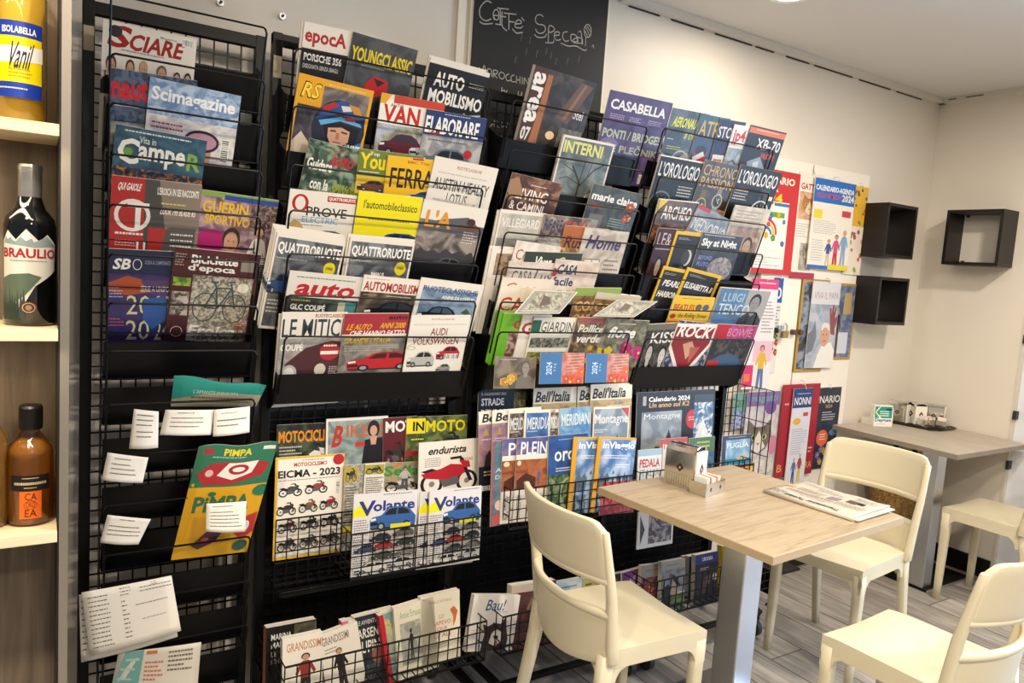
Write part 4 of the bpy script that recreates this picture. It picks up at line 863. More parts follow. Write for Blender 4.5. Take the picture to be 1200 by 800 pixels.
bag('green and yellow bagged comic with red lollies, half way down the narrow rack', ((233, 523), (326, 518), (289, 646), (200, 656)), 2.06,
    [('r', 'd9a21c', 0, 0, 1, 1), ('r', '2c7050', 0, 0, 1, .36), ('r', 'a03038', .0, .03, .2, .08), ('t', 'e6cc30', 'PIMPA', .33, .03, .68, .09, 'b'), ('r', 'd8d8cc', .82, .03, .98, .06), ('l', 'b0c8b4', .2, .1, .8, .12, 1), ('poly', 'a8282e', [(.05, .24), (.2, .16), (.45, .14), (.8, .15), (.96, .18), (.9, .28), (.5, .34), (.15, .34)]), ('poly', 'e9e2d6', [(.3, .26), (.42, .15), (.8, .15), (.74, .25), (.5, .3)]), ('e', 'a8282e', .56, .21, .13, .045), ('e', 'e9e2d6', .56, .21, .08, .022), ('e', 'd8b0a8', .2, .24, .05, .03),
     ('t', '2c6a4c', 'PiMPA', .1, .44, .82, .58, 'b'), ('e', '2c7050', .94, .42, .12, .05), ('e', '2c7050', .3, .42, .05, .02), ('poly', 'b83030', [(.62, .72), (.78, .66), (.98, .62), (1, .8), (.85, .86), (.74, .8)]), ('e', 'ece4d4', .86, .74, .05, .05), ('poly', '4a2030', [(.2, .88), (.36, .76), (.56, .78), (.5, .86), (.3, .92)]), ('e', 'b04a50', .36, .83, .05, .02), ('e', '2c5a48', .86, .92, .1, .05)], .3)
bag('teal topped clear bag with a pale comic inside, above the row of notes', ((204, 440), (312, 452), (300, 476), (200, 476)), 2.075,
    [('r', 'b9ab90', 0, 0, 1, 1), ('poly', '2b9c8c', [(0, 0), (1, 0), (1, .45), (.5, .42), (0, .75)]), ('r', '2b9c8c', 0, .0, 1, .4), ('t', 'd8e8dc', "L'AMANTE D'EUROPA", .22, .38, .72, .52, 'n'), ('l', '7a6a52', .2, .62, .9, .9, 2)], .1, .008)
b = MB()
# ---------------- rack 2
tm(G2, 2.006, 0, (353.5, 24), (405, 35), .285, 'white backed copy behind the vintage car magazine, its page edges showing', [], w=.205)
tm(G2, 2.006, 1, (357, 25), (409, 36.5), .285, 'white topped vintage car magazine with a red title and a red car on black',
   [('t', 'a8242c', 'epocA', .04, .04, .98, .21, 'b'), ('r', '1a1718', 0, .23, 1, 1), ('t', 'efe8dc', 'PORSCHE 356', .06, .27, .92, .34, 'b'), ('t', 'c8c0b4', 'DISEGNATA SENZA SBAGLI', .06, .37, .86, .41), ('car', 'b8442c', .05, .52, 1.3, .82, '3a2e2c')], w=.212)
tm(G2, 2.006, 2.2, (414, 37), (490, 59), .28, 'dark grey magazine on young classic cars with a yellow title and a red car',
   [('r', ('38393a', '454648', '525354', 5), 0, 0, 1, 1), ('t', 'e0c81e', 'YOUNGCLASSIC', .03, .12, .96, .26, 'b'), ('l', '9a9a96', .2, .28, .7, .3, 1), ('poly', 'b01c20', [(.3, .46), (.42, .36), (.64, .38), (.66, .5), (.5, .56), (.34, .58)]), ('poly', '2a1618', [(.42, .38), (.6, .4), (.5, .46)]), ('poly', 'b01c20', [(.0, .68), (.2, .58), (.46, .62), (.46, .86), (.1, .9)]), ('poly', '1a1a1c', [(.1, .7), (.5, .62), (.4, .74)]), ('r', 'c8c8c4', .74, .5, .9, .84), ('e', '2a2c34', .82, .58, .08, .05), ('l', 'c0bcb0', .08, .52, .25, .58, 3), ('t', 'd8b420', 'GTI', .6, .86, .8, .96, 'b')])
tm(G2, 2.006, 0, (503, 64), (573, 83), .275, 'spare copy behind the black magazine with a white gothic title', [], w=.2)
tm(G2, 2.006, 1, (505, 67), (574.5, 86), .27, 'black magazine with a white gothic title and the bonnet of an old car',
   [('r', '161619', 0, .0, 1, 1), ('r', W_, 0, 0, 1, .05), ('t', 'efe9df', 'AUTO', .12, .12, .62, .28, 'b'), ('t', 'efe9df', 'MOBILISMO', .08, .31, .98, .46, 'b'), ('l', 'a08c40', .05, .5, .35, .75, 5), ('l', 'b8b4a8', .7, .16, .95, .22, 3), ('o', '8a8478', .6, .72, .24, .19, .03), ('poly', '5b6470', [(.62, .56), (.98, .5), (1, .9), (.7, .95)]), ('pl', 'c8c4b8', [(.64, .55), (1, .49)], .02), ('pl', 'b0aca0', [(.72, .5), (.72, 1)], .03)])
tm(G2, 1.856, 0, (447.5, 108.5), (521, 121.5), .28, 'camper van magazine with red block letters and a maroon van',
   [('r', ('7a7f6c', 'a8a890', 'b8bccc', 6), 0, .3, 1, 1), ('r', 'ece6da', .0, .05, 1, .3), ('r', 'c04028', .2, 0, 1.2, .08), ('poly', 'e0a020', [(0, 0), (.16, 0), (.08, .1), (0, .1)]), ('t', 'bf2c1c', 'VAN', .06, .1, .64, .29, 'b'), ('t', '3a6a5a', 'AUTO', .16, .085, .36, .12), ('car', '5c1c28', .06, .38, .74, .62, '30303a'), ('car', 'b0b0b4', .55, .44, 1.3, .6)], w=.205)
tm(G2, 1.856, 1, (500, 127.5), (571, 139.5), .28, 'blue topped tuning magazine with white capitals and two silver cars',
   [('r', '25386a', 0, 0, 1, .26), ('l', 'c8ccd8', .3, .02, .9, .04, 1), ('t', 'f0ece2', 'ELABORARE', .02, .06, .9, .24, 'b'), ('t', 'a02028', '4x4', .1, .2, .28, .27, 'bi'), ('r', ('8c8a88', 'a8a6a2', 'c4c0b8', 7), 0, .26, 1, 1), ('car', '66737e', .0, .38, .85, .66, '20242a'), ('car', 'a8a8a4', .55, .55, 1.2, .8), ('e', 'c02828', .78, .42, .07, .05), ('l', '5c6a86', .1, .3, .8, .34, 1)])
tm(G2, 1.856, 2, (351, 85), (438.5, 107), .30, 'yellow framed magazine with a helmeted racing driver on its cover',
   [('r', 'dfa01e', 0, 0, 1, 1), ('r', ('5a5450', '837a74', '9a928a', 4), .34, .06, .96, .3), ('r', ('2a2a30', '3c3c44', '56505a', 5), .04, .26, .96, .93), ('t', '2a2012', 'RS', .05, .05, .33, .2, 'bi'), ('t', 'f2d048', 'RS', .065, .06, .32, .19, 'i'), ('l', 'd8ccb0', .4, .035, .9, .055, 1),
    ('e', '232838', .62, .42, .36, .27), ('poly', '2b4f8c', [(.3, .36), (.4, .22), (.6, .155), (.82, .17), (.95, .27), (.86, .3), (.6, .27), (.42, .33)]), ('poly', 'c88c34', [(.7, .17), (.84, .18), (.92, .26), (.82, .27)]), ('poly', 'b02c2c', [(.34, .25), (.5, .18), (.58, .2), (.42, .28)]), ('poly', 'd8d4cc', [(.6, .2), (.72, .19), (.76, .23), (.64, .25)]), ('poly', '5aa4d0', [(.34, .37), (.62, .3), (.9, .33), (.93, .36), (.62, .34), (.38, .41)]), ('poly', 'b02c2c', [(.66, .3), (.8, .29), (.84, .32), (.7, .33)]),
    ('poly', '14141a', [(.42, .4), (.62, .36), (.9, .38), (.88, .56), (.66, .62), (.48, .56)]), ('poly', SK, [(.48, .42), (.66, .395), (.78, .42), (.78, .52), (.68, .58), (.54, .56), (.49, .5)]), ('poly', '3a2820', [(.51, .435), (.59, .43), (.6, .445), (.52, .45)]), ('poly', '3a2820', [(.66, .43), (.75, .435), (.75, .45), (.67, .445)]), ('poly', 'a87458', [(.6, .45), (.64, .45), (.65, .51), (.6, .515)]), ('r', '8a4a40', .57, .535, .68, .545),
    ('poly', '2b78b8', [(.7, .6), (.96, .5), (.97, .62), (.74, .71)]), ('t', 'f0ece2', 'UNIBET', .72, .54, .96, .64, 'bi'), ('poly', 'c02c30', [(.46, .66), (.62, .62), (.66, .7), (.52, .76)]), ('poly', 'e0b428', [(.38, .69), (.47, .65), (.49, .75), (.4, .75)]), ('poly', 'cfc0ac', [(.04, .6), (.14, .5), (.3, .62), (.28, .8), (.06, .82)]), ('poly', '1c1c22', [(.2, .85), (.3, .72), (.7, .78), (.9, .93), (.2, .93)]), ('t', 'ece6da', 'GRAN PREMI', .06, .84, .7, .92, 'b')])
tm(G2, 1.70, 0, (363, 162), (421, 176), .27, 'green blurred car magazine with white writing about driving',
   [('r', ('26352c', '4c6450', '8c9c80', 8), 0, 0, 1, 1), ('t', 'b02c34', 'auto', .48, .1, 1.0, .22, 'bi'), ('l', 'c03038', .44, .06, .9, .09, 1), ('t', 'eee8dc', 'Guidare', .05, .18, .55, .3, 'b'), ('t', 'eee8dc', 'con la', .18, .38, .55, .5, 'b'), ('t', '9aa83a', 'SPINA', .6, .4, 1.05, .52, 'bi'), ('car', '46587a', .3, .56, 1.2, .8)], w=.212)
tm(G2, 1.70, 1, (422, 174), (458, 178.5), .27, 'yellow lettered car guide peeking out beside the yellow sports car magazine',
   [('r', '6a7a2c', 0, 0, 1, 1), ('t', 'e6cc1e', 'Your', .04, .04, 1.1, .24, 'b'), ('t', 'ece6da', 'Top', .34, .02, .66, .08), ('l', 'e8e0c8', .06, .27, 1, .3, 1), ('r', 'd8b830', 0, .33, 1, .56), ('car', '6a4030', .05, .38, 1, .52), ('r', '54803a', 0, .56, 1, .64), ('car', '2f3e62', .2, .5, 1.4, .76)], w=.2, ys=0.85)
tm(G2, 1.70, 2, (455, 182), (507, 187.5), .27, 'bright yellow sports car magazine with narrow black capitals',
   [('r', 'e6b41c', 0, 0, 1, 1), ('t', '8a3a1c', 'BBC Top', .45, .05, .95, .1), ('r', 'c02828', .55, -.02, .8, .03), ('t', '1c1a16', 'FERRARI', .1, .17, 1.35, .47, ''), ('car', '2f4a8c', .5, .5, 1.4, .66)], w=.2, ys=0.72)
tm(G2, 1.70, 3, (510.5, 182.5), (584.5, 198), .285, 'white magazine with dark capitals about two British car makes',
   [('t', 'a85048', 'RUOTECLASSICHE', .36, .06, .75, .095), ('l', 'b8b0a4', .1, .15, .95, .18, 1), ('t', '4a4e52', 'AUSTIN HEALEY', .06, .21, .93, .34, ''), ('t', '4a4e52', 'LOTUS', .3, .36, .62, .48, ''), ('r', ('b0aca2', 'c8c2b6', 'd8d2c4', 8), .1, .44, .78, .6), ('bars', .5, .5, .92, .6)])
tm(G2, 1.577, 0, (340, 221), (418.5, 229.5), .26, 'white electric car magazine with a red circle title',
   [('o', 'b01c24', .17, .2, .12, .14, .045), ('t', '1e1c1c', 'PROVE', .27, .24, .88, .39, ''), ('t', '4a9cc8', 'ELECTRIC', .22, .4, .76, .5, 'n'), ('r', 'a83030', .56, .05, 1, .14), ('t', 'efe8dc', 'QUATTRORUOTE', .58, .065, .99, .125, 'b'), ('l', '6a6460', .2, .53, .7, .56, 1), ('poly', 'b89c60', [(.02, .56), (.1, .46), (.2, .5), (.26, .6), (.1, .7)]), ('car', '5c6c7a', .3, .6, .9, .8)], ys=0.7)
tm(G2, 1.577, 1, (421, 223.5), (496, 232), .28, 'plain yellow classic car magazine with a blue coupe at its foot',
   [('r', 'e8d814', 0, 0, 1, 1), ('t', '2a3420', "l'automobileclassico", .1, .1, .94, .21, ''), ('l', '8a8a2c', .2, .34, .85, .38, 1), ('car', '24407c', .18, .5, 1.15, .78, '0e1420')], ys=0.82)
tm(G2, 1.577, 1.5, (497.5, 233), (572.5, 246), .29, 'magazine with two large orange letters over a grey mountain road',
   [('r', W_, 0, 0, 1, .26), ('r', ('4a4440', '7a7068', 'a09488', 5), 0, .24, 1, 1), ('poly', '5a5a60', [(0, .3), (.4, .2), (.72, .14), (1, .3), (1, .4), (0, .36)]), ('t', 'd8922c', "L'A", .08, .11, .48, .33, 'b'), ('e', '4a2a22', .78, .2, .07, .05), ('r', '6a4a2a', .6, .25, .96, .31), ('l', 'd8d0c0', .7, .33, .95, .5, 5), ('mtn', '3c3a3c', 0, .52, 1, .8, 5), ('car', '5c626a', .3, .7, .8, .86), ('r', '2a2a2c', 0, .85, 1, 1)], ys=0.85)
QR = [('r', ('3e4246', '5c6062', '7e8080', 5), .03, .04, .97, .97), ('t', 'f0ece4', 'QUATTRORUOTE', .05, .08, .96, .21, 'b'), ('l', 'b8b8b4', .06, .24, .5, .27, 1), ('e', 'e0cc1c', .84, .3, .09, .075), ('t', '2c2a20', 'HYBRID', .785, .28, .895, .31, 'b'), ('t', 'efeae0', 'BMW i5', .4, .36, .6, .41, 'b'), ('car', '2a4a7c', .0, .4, .36, .62), ('car', '8c8e8e', .3, .46, 1.15, .86, '2a2c30'), ('l', 'c8c4b8', .05, .68, .3, .84, 4)]
for i, (a, c, lab) in enumerate((((320, 262), (404, 275.5), 'hindmost copy of the grey cover car monthly, in the stack of four'), ((321.5, 265.5), (404.5, 278.5), 'third copy of the grey cover car monthly, counting from the front of its stack'), ((323, 268.5), (405, 281.5), 'second copy of the grey cover car monthly, just behind the front one of its stack'), ((325, 272), (405.5, 284.5), 'front copy of the grey cover car monthly with a yellow dot, in the thick stack'))):
    tm(G2, 1.459, i*.8-.4, a, c, .285, lab, QR, T=.0036)
tm(G2, 1.459, 1, (408, 274), (486.5, 281), .28, 'hind copy of the same grey car monthly in the thinner stack', QR)
tm(G2, 1.459, 2, (411, 277.5), (486.5, 285), .28, 'front copy of the same grey car monthly in the thinner stack', QR)
tm(G2, 1.344, 1, (340, 317), (426, 325.5), .28, 'car magazine with a huge red lower case title above a yellow sports special',
   [('r', 'd8d0c4', 0, 0, 1, .34), ('l', '5a8a6c', .1, .06, .9, .1, 1), ('t', 'b4202c', 'auto', .09, .12, .95, .32, 'bi'), ('r', ('1e2624', '2f3a34', '46564a', 6), 0, .34, 1, 1), ('t', 'eae4d4', 'GLC COUPÉ', .08, .42, .55, .52, 'b'), ('l', 'c8c028', .08, .38, .34, .41, 1), ('t', 'c8c028', 'SPORTIVO', .08, .55, .38, .6, 'i'), ('poly', '4c8a8a', [(.74, .36), (.98, .38), (.96, .6), (.8, .62)]), ('r', 'c8c0a0', .72, .38, .82, .52), ('car', '1a1a1c', .2, .6, 1, .9)], ys=0.78)
tm(G2, 1.344, 2, (427, 322), (493, 328.5), .27, 'white car magazine with a dark red title and a black saloon',
   [('r', W_, 0, 0, 1, .26), ('l', 'c07a28', .05, .04, .5, .07, 1), ('t', 'a02424', 'AUTOMOBILISMO', .03, .09, 1.12, .24, 'b'), ('r', ('3c302a', '54463c', '70604e', 5), 0, .26, 1, 1), ('l', 'c8a040', .05, .3, .4, .33, 1), ('l', 'd8c8a8', .45, .3, .95, .36, 2), ('car', '121316', .1, .38, 1.1, .74, '2a3038')], w=.195, ys=0.72)
tm(G2, 1.344, 3, (494, 325), (567.5, 334.5), .28, 'pale blue classic car magazine with an old open car by the sea',
   [('r', ('94a8bc', '8498ae', '5a7088', 4), .06, .14, .94, .97), ('r', W_, 0, 0, 1, .14), ('t', '34507c', 'RUOTECLASSICHE', .07, .11, .93, .2, 'b'), ('t', 'e8e6dc', 'ANNI DI LOTUS', .38, .24, .9, .3, 'b'), ('car', '14181c', .06, .42, .7, .74, '44566a'), ('poly', '3c5a3a', [(.74, .5), (.82, .42), (.9, .5), (.84, .52), (.83, .7), (.81, .7), (.8, .52)]), ('r', '9a9888', .06, .7, .94, .97)], ys=0.72)
tm(G2, 1.229, 0, (327, 368), (398, 367), .295, 'copy behind the white coupe special, its page edges showing', [], w=.2)
tm(G2, 1.229, 2, (331, 366), (408, 366), .275, 'white coupe special with tall black capitals and a maroon car with a round lamp',
   [('r', W_, 0, 0, 1, .36), ('t', 'a04c44', 'RUOTECLASSICHE', .5, .02, .98, .07, 'b'), ('t', '2e3a46', 'LE MITICHE', .02, .09, 1.2, .35, ''), ('r', ('84807a', '9a968e', 'aca69c', 5), 0, .36, 1, 1), ('t', 'f0ece2', 'COUPÉ', .02, .42, .36, .54, 'b'), ('poly', '4a242a', [(.06, .92), (.12, .72), (.4, .5), (.8, .4), (.98, .42), (.98, 1), (.1, 1)]), ('e', 'b4b0a8', .18, .86, .12, .12), ('e', 'd8d4c8', .18, .86, .08, .08), ('e', 'c8c2ae', .66, .82, .09, .09), ('e', 'a8282c', .78, .56, .16, .13), ('r', 'e8e0d4', .64, .55, .92, .6), ('l', 'efe8dc', .68, .46, .9, .52, 1), ('l', 'c8c4b8', .8, .78, .98, .98, 8)], ys=0.8)
tm(G2, 1.229, 3, (404, 367.5), (480, 367), .27, 'red topped special on Italian cars of the two thousands with a red spider',
   [('r', 'a02c38', 0, 0, 1, .34), ('t', '1c1a1a', 'auto', .68, .03, .98, .1, 'b'), ('t', 'e0a428', 'LE AUTO', .05, .17, .45, .27, 'bi'), ('t', 'e0a428', 'ANNI 2000', .55, .15, .98, .25, 'bi'), ('t', 'efe6d6', 'CHE HANNO FATTO', .1, .28, .98, .37, 'bi'), ('r', ('5c5852', '7c766c', '948c80', 6), 0, .38, 1, 1), ('t', 'd8b428', "GRANDE L'ITALIA", .03, .4, .78, .49, 'bi'), ('l', 'b0aa9c', .05, .53, .9, .64, 3), ('car', 'b82028', .12, .64, 1.2, .96, '3a1a1c')], ys=0.72)
tm(G2, 1.229, 4, (482.5, 369.5), (552, 369.5), .27, 'cream special with red capitals about two German makes and small cars',
   [('r', 'e6dfd0', 0, 0, 1, 1), ('t', 'b06058', 'RUOTECLASSICHE', .34, .05, .72, .08), ('l', 'b8ae9c', .06, .15, .95, .18, 1), ('t', '8c2026', 'AUDI', .36, .22, .64, .35, ''), ('t', '8c2026', 'VOLKSWAGEN', .08, .38, .86, .51, ''), ('t', 'c8c4a8', '6', .0, .47, .16, .6, 'n'), ('car', 'b4b2a8', .04, .62, .5, .9), ('car', 'b02430', .52, .54, .92, .78), ('bars', .66, .68, .9, .78), ('car', '8a8a80', .56, .86, .8, 1)], ys=0.72)
# rack 2 baskets, leaning back
def bm(g, y, z, off, TL, TR, H, label, ops, name='magazine', cat='magazine', tilt=4, **k): return printed(name, label, g, cat, sheetplane('b', (y, z), off, tilt), TL, TR, H, ops, **k)
GM = 'motorcycle magazines in the wire baskets of the second rack'
bm(GM, 2.215, .90, 0, (325, 498), (384, 495), .28, 'motorcycle magazine with an orange title and a white touring bike, behind the front row',
   [('r', ('1e1a1c', '2c3626', '4a5238', 7), 0, 0, 1, 1), ('t', 'dc8a1c', 'MOTOCICLISMO', .03, .07, 1.3, .2, 'b'), ('l', 'c8c0b0', .05, .24, .5, .42, 5), ('moto', 'd8d4cc', .4, .22, 1.05, .6)], w=.21)
bm(GM, 2.215, .90, .009, (382.5, 491), (455, 487), .28, 'custom bike magazine with curly red initials and a woman in black leather',
   [('r', ('6c7a78', '7f8e8a', '98a49c', 6), .03, .03, 1, 1), ('t', 'b43224', 'B', .08, .08, .3, .32, 'bi'), ('t', 'c06030', 'IKERS', .32, .08, .96, .22, ''), ('e', '241c1c', .76, .14, .1, .1), ('e', SK, .76, .16, .06, .06), ('poly', '16161a', [(.62, .26), (.9, .24), (1, .5), (.86, .9), (.5, .84), (.3, .96), (.28, .88), (.56, .6)]), ('poly', SK, [(.7, .22), (.82, .22), (.8, .32), (.72, .32)]), ('r', 'c0342c', .46, .28, .62, .33), ('l', 'c8a040', .08, .52, .42, .64, 3), ('poly', 'b8b4ac', [(.2, .98), (.6, .84), (.62, .88), (.26, 1)])])
bm(GM, 2.215, .90, .012, (449, 490), (477, 488), .27, 'maroon motorcycle magazine with white capitals, squeezed in the back row',
   [('r', '5c1c22', 0, 0, 1, 1), ('t', 'efe8dc', 'MOTO', .1, .04, 1.7, .18, 'b'), ('moto', '3a3030', .05, .3, 1, .6)], w=.12)
bm(GM, 2.215, .90, .016, (477, 488.5), (548, 486), .28, 'green motorcycle magazine with a yellow and black title',
   [('r', ('2e3a20', '4c5a30', '72804a', 6), 0, 0, 1, 1), ('r', 'e4d420', 0, .02, .3, .2), ('t', '191912', 'IN', .1, .06, .28, .17, 'b'), ('t', 'e4d420', 'MOTO', .31, .05, .97, .19, 'b'), ('l', 'e0d440', .08, .26, .3, .3, 1), ('moto', '2a2c34', .4, .2, .95, .5), ('r', 'b02838', .0, .4, .2, .46)])
bm(GM, 2.195, .76, .02, (404, 545), (430, 543), .27, 'copy of an off-road bike magazine showing a small photo strip, behind the other copy',
   [('r', ('8c8a80', 'a8a498', 'c4beb0', 30), 0, 0, 1, 1), ('r', 'b8a23c', .0, .03, .6, .2), ('moto', '3a3a30', .05, .04, .55, .2), ('l', '55524a', .05, .26, .6, .7, 14), ('r', 'd8c81c', 0, .72, 1, .8)], w=.15)
bm(GM, 2.195, .76, .028, (428, 543.5), (493, 540.5), .27, 'off-road bike magazine with a green title and a rider on a silver bike',
   [('r', ('8f8a78', 'a89c7c', 'b8824a', 8), .35, .0, 1, .5), ('r', 'b0a440', .0, .02, .34, .2), ('moto', '3a3a30', .02, .04, .32, .2), ('t', '3a8a38', 'Sella', .34, .06, 1, .26, 'b'), ('moto', 'c8c8c4', .36, .28, .98, .58), ('full', (SK, '2a2a2c', 'c9c4ba', '55555a'), .58, .1, .86, .5), ('l', '55524a', .03, .26, .33, .9, 16), ('r', ('5c4c40', '8a7a64', 'a8987c', 20), .35, .6, 1, 1)], ys=0.62)
bm(GM, 2.18, .76, .045, (491, 519), (561, 513), .29, 'white enduro magazine with a red off-road bike',
   [('r', 'e6ded0', 0, 0, 1, 1), ('t', '1c1a1a', 'endurista', .14, .1, .82, .24, 'bi'), ('l', '8a8478', .1, .3, .36, .48, 5), ('t', 'a02c34', 'GASGAS', .68, .34, .9, .4, ''), ('moto', 'b41c2c', .02, .3, 1.0, .98), ('poly', 'b41c2c', [(.04, .58), (.4, .5), (.62, .46), (.7, .62), (.44, .72), (.1, .66)])], ys=0.62)
EIC = [('r', 'e8b41c', 0, 0, 1, 1), ('r', 'efe8d8', .035, .02, .985, .98), ('l', 'a83a30', .38, .035, .7, .055, 1), ('t', 'b43428', 'MOTOCICLISMO', .26, .06, .74, .1, 'b'), ('e', 'b82830', .91, .055, .085, .055), ('t', '1c1a1a', 'EICMA - 2023', .04, .13, .94, .205, 'b'), ('l', '6a645a', .05, .225, .95, .24, 1), ('bars', .88, .28, .94, .4, True)]
for (x0, y0, c) in ((.05, .26, '4a4a4c'), (.42, .25, '9c4038'), (.03, .44, '3c2e2e'), (.34, .43, '8a5a3c'), (.64, .42, '9c2430'), (.05, .61, '5c2226'), (.36, .6, '2c2a2e'), (.66, .59, '2e2c30'), (.05, .79, '26262a'), (.36, .78, '3c3a3c'), (.66, .77, '4a4444')): EIC.append(('moto', c, x0, y0, x0+(.34 if y0 < .3 else .28), y0+.13))
bm(GM, 2.215, .84, .021, (323, 536.5), (404, 531), .31, 'cream and yellow show issue covered with small drawings of motorcycles', EIC)
VOL = [('r', 'd8d5d4', 0, 0, 1, 1), ('poly', 'e6dc20', [(0, .2), (.16, .1), (.26, .22), (.24, .28), (0, .28)]), ('t', '26347c', 'V', .08, .09, .34, .27, 'b'), ('t', '26347c', 'olante', .3, .1, .96, .23, 'b'), ('l', '7c7a78', .45, .02, .95, .05, 1), ('l', '6a665e', .02, .32, .24, .95, 22, .5), ('r', ('a8a49a', 'c4beb0', '8c867a', 26), .26, .38, .98, .96), ('car', '34609c', .26, .18, .98, .46), ('r', 'd8cc30', .58, .4, .9, .47)]
for (x0, y0, c) in ((.26, .5, '2c3444'), (.62, .46, '5c5c5a'), (.04, .62, '34486c'), (.3, .6, 'a02c30'), (.64, .58, '34363a'), (.3, .72, '46484a'), (.66, .7, '7c7c7a'), (.06, .84, 'd8d6d0'), (.5, .8, 'c4c2bc')): VOL.append(('car', c, x0, y0, x0+.34, y0+.1))
VOL += [('car', 'dedcd6', .04, .84, .58, .97), ('car', 'c8c8c4', .54, .82, .98, .94)]
bm(GM, 2.0, .70, 0, (415, 579.5), (490, 573.5), .242, 'used car magazine with a blue car, nearer the narrow rack of the three', VOL)
bm(GM, 2.008, .70, 0, (492.5, 576.5), (558, 571.5), .24, 'hidden copy of the used car magazine, only its margin showing', VOL, w=.2, vis=False)
bm(GM, 2.0, .70, .004, (503.5, 575.5), (567.5, 568.5), .24, 'used car magazine with a blue car, nearer the third rack of the three', VOL, w=.185, vis=False)
# ---------------- rack 3
tm(G3, 1.99, 1, (628, 76), (700, 98), .28, 'thick brown design magazine with a vertical white title and a hotel interior',
   [('r', ('2c2826', '3c3634', '504642', 5), 0, 0, 1, 1), ('r', '4c2e22', 0, 0, .22, 1), ('poly', 'a86a3c', [(.22, .06), (.3, .06), (.3, 1), (.16, 1), (.2, .6)]), ('t', 'f0ece4', 'area', .02, .06, .2, .64, 'Vb'), ('t', 'e8e2d6', '07', .03, .68, .17, .84, 'b'), ('t', 'f0ece4', 'hotel', .7, .36, .92, .47, ''), ('poly', '6a5040', [(.76, .04), (.96, .06), (.7, .55), (.5, .5)]), ('poly', '8a6a54', [(.82, .06), (.86, .06), (.66, .5), (.6, .5)]), ('e', 'f4dcb0', .48, .72, .07, .05), ('r', ('5c5c56', '77746a', '8d887c', 9), .6, .6, .98, 1), ('r', 'c8bca8', .62, .88, .8, 1)], T=.018)
tm(G4, 2.0, 0, (716, 105), (789, 121), .315, 'large purple architecture magazine with a white title, between the last two racks',
   [('r', ('43315c', '4c3868', '55406e', 4), 0, 0, 1, 1), ('t', 'efeae0', 'CASABELLA', .05, .08, .93, .19, 'b'), ('l', 'b8acc8', .08, .24, .3, .3, 3), ('l', 'b8acc8', .38, .24, .6, .3, 3), ('l', 'b8acc8', .68, .24, .9, .3, 3), ('t', 'b8be9c', 'PONTI / BRIDGES', .03, .4, .97, .5, 'b'), ('e', '7a6a94', .16, .56, .14, .06), ('t', 'a0a888', 'ŽE PLEČNIK', .1, .54, .97, .65, 'b'), ('r', '1c1822', .05, .67, .7, .95), ('r', '6c5486', .74, .66, .92, .98), ('bars', .76, .86, .96, .97)])
tm(G3, 1.835, 2, (661, 157.5), (721, 169.5), .25, 'grey interior design magazine with a yellow title and a bare tree',
   [('r', ('5a6462', '707a78', '8a908a', 4), .03, .03, .97, .97), ('t', 'dcd878', 'INTERNI', .05, .06, .8, .22, 'b'), ('r', ('7a8450', '8c9458', 'a0a468', 5), .03, .8, .97, .97), ('pl', '2e302c', [(.5, .96), (.5, .6), (.3, .38)], .03), ('pl', '2e302c', [(.5, .66), (.72, .4), (.9, .3)], .02), ('pl', '2e302c', [(.5, .56), (.52, .3)], .015), ('pl', '2e302c', [(.36, .46), (.14, .38)], .012), ('pl', '2e302c', [(.62, .52), (.66, .3)], .012), ('pl', '2e302c', [(.5, .62), (.24, .54), (.1, .58)], .012), ('e', 'd8d2c0', .8, .86, .18, .14), ('l', '7a766a', .7, .84, .9, .9, 2)], T=.012)
tm(G3, 1.692, 1, (601, 202), (660, 216), .25, 'brown living and fireplaces magazine with white capitals',
   [('r', ('4a2c20', '6c4430', '98704e', 7), 0, 0, 1, 1), ('l', 'e0d4c0', .4, .12, .75, .16, 1), ('t', 'efe6d8', 'LIVING', .16, .2, .78, .38, ''), ('t', 'efe6d8', '& CAMINI', .1, .42, .76, .56, ''), ('poly', 'a07a5a', [(0, .1), (.14, .05), (.3, .3), (.1, .4), (0, .3)]), ('flowers', ['d8ccb8', 'b08c50'], .3, .62, .9, .95, 5, .06)], ys=0.82)
tm(G3, 1.692, 2, (696, 215), (753, 228), .26, 'dark green home magazine with a white handwritten style title',
   [('r', ('2a3230', '3a4440', '50544e', 5), 0, 0, 1, 1), ('t', 'ece6dc', 'marie claire', .04, .12, .96, .26, 'b'), ('t', 'a83c34', 'Maison', .06, .3, .3, .4, 'i'), ('l', 'c0bcb0', .55, .32, .9, .36, 1), ('r', '6c6a66', .1, .5, .36, .9), ('r', '9c968c', .14, .6, .3, .9), ('l', '98a09a', .5, .52, .9, .7, 4), ('flowers', ['b8503c', 'c8a89c', '8a4030'], .74, .2, 1, .5, 4, .07), ('e', '8a2c28', .66, .88, .08, .06), ('r', '5a6a80', .76, .56, .92, .66)], T=.0048, ys=0.78)
tm(G3, 1.573, 0, (583, 246), (638, 251), .29, 'copy behind the pale villa and garden magazine', [], w=.2)
tm(G3, 1.573, 1, (587, 245), (641, 250.5), .28, 'pale grey villa and garden magazine with an engraved looking title',
   [('r', ('a8a294', 'b8b2a4', 'c8c0b0', 4), .04, .04, .96, .96), ('t', 'e8e2d4', 'VILLEGIARDINI', .08, .09, 1.1, .2, ''), ('r', '8c8a84', .04, .34, .96, .6), ('poly', '706c64', [(.04, .5), (.5, .4), (.96, .5), (.96, .74), (.04, .74)]), ('r', '9c8e78', .04, .72, .96, .96)], w=.18)
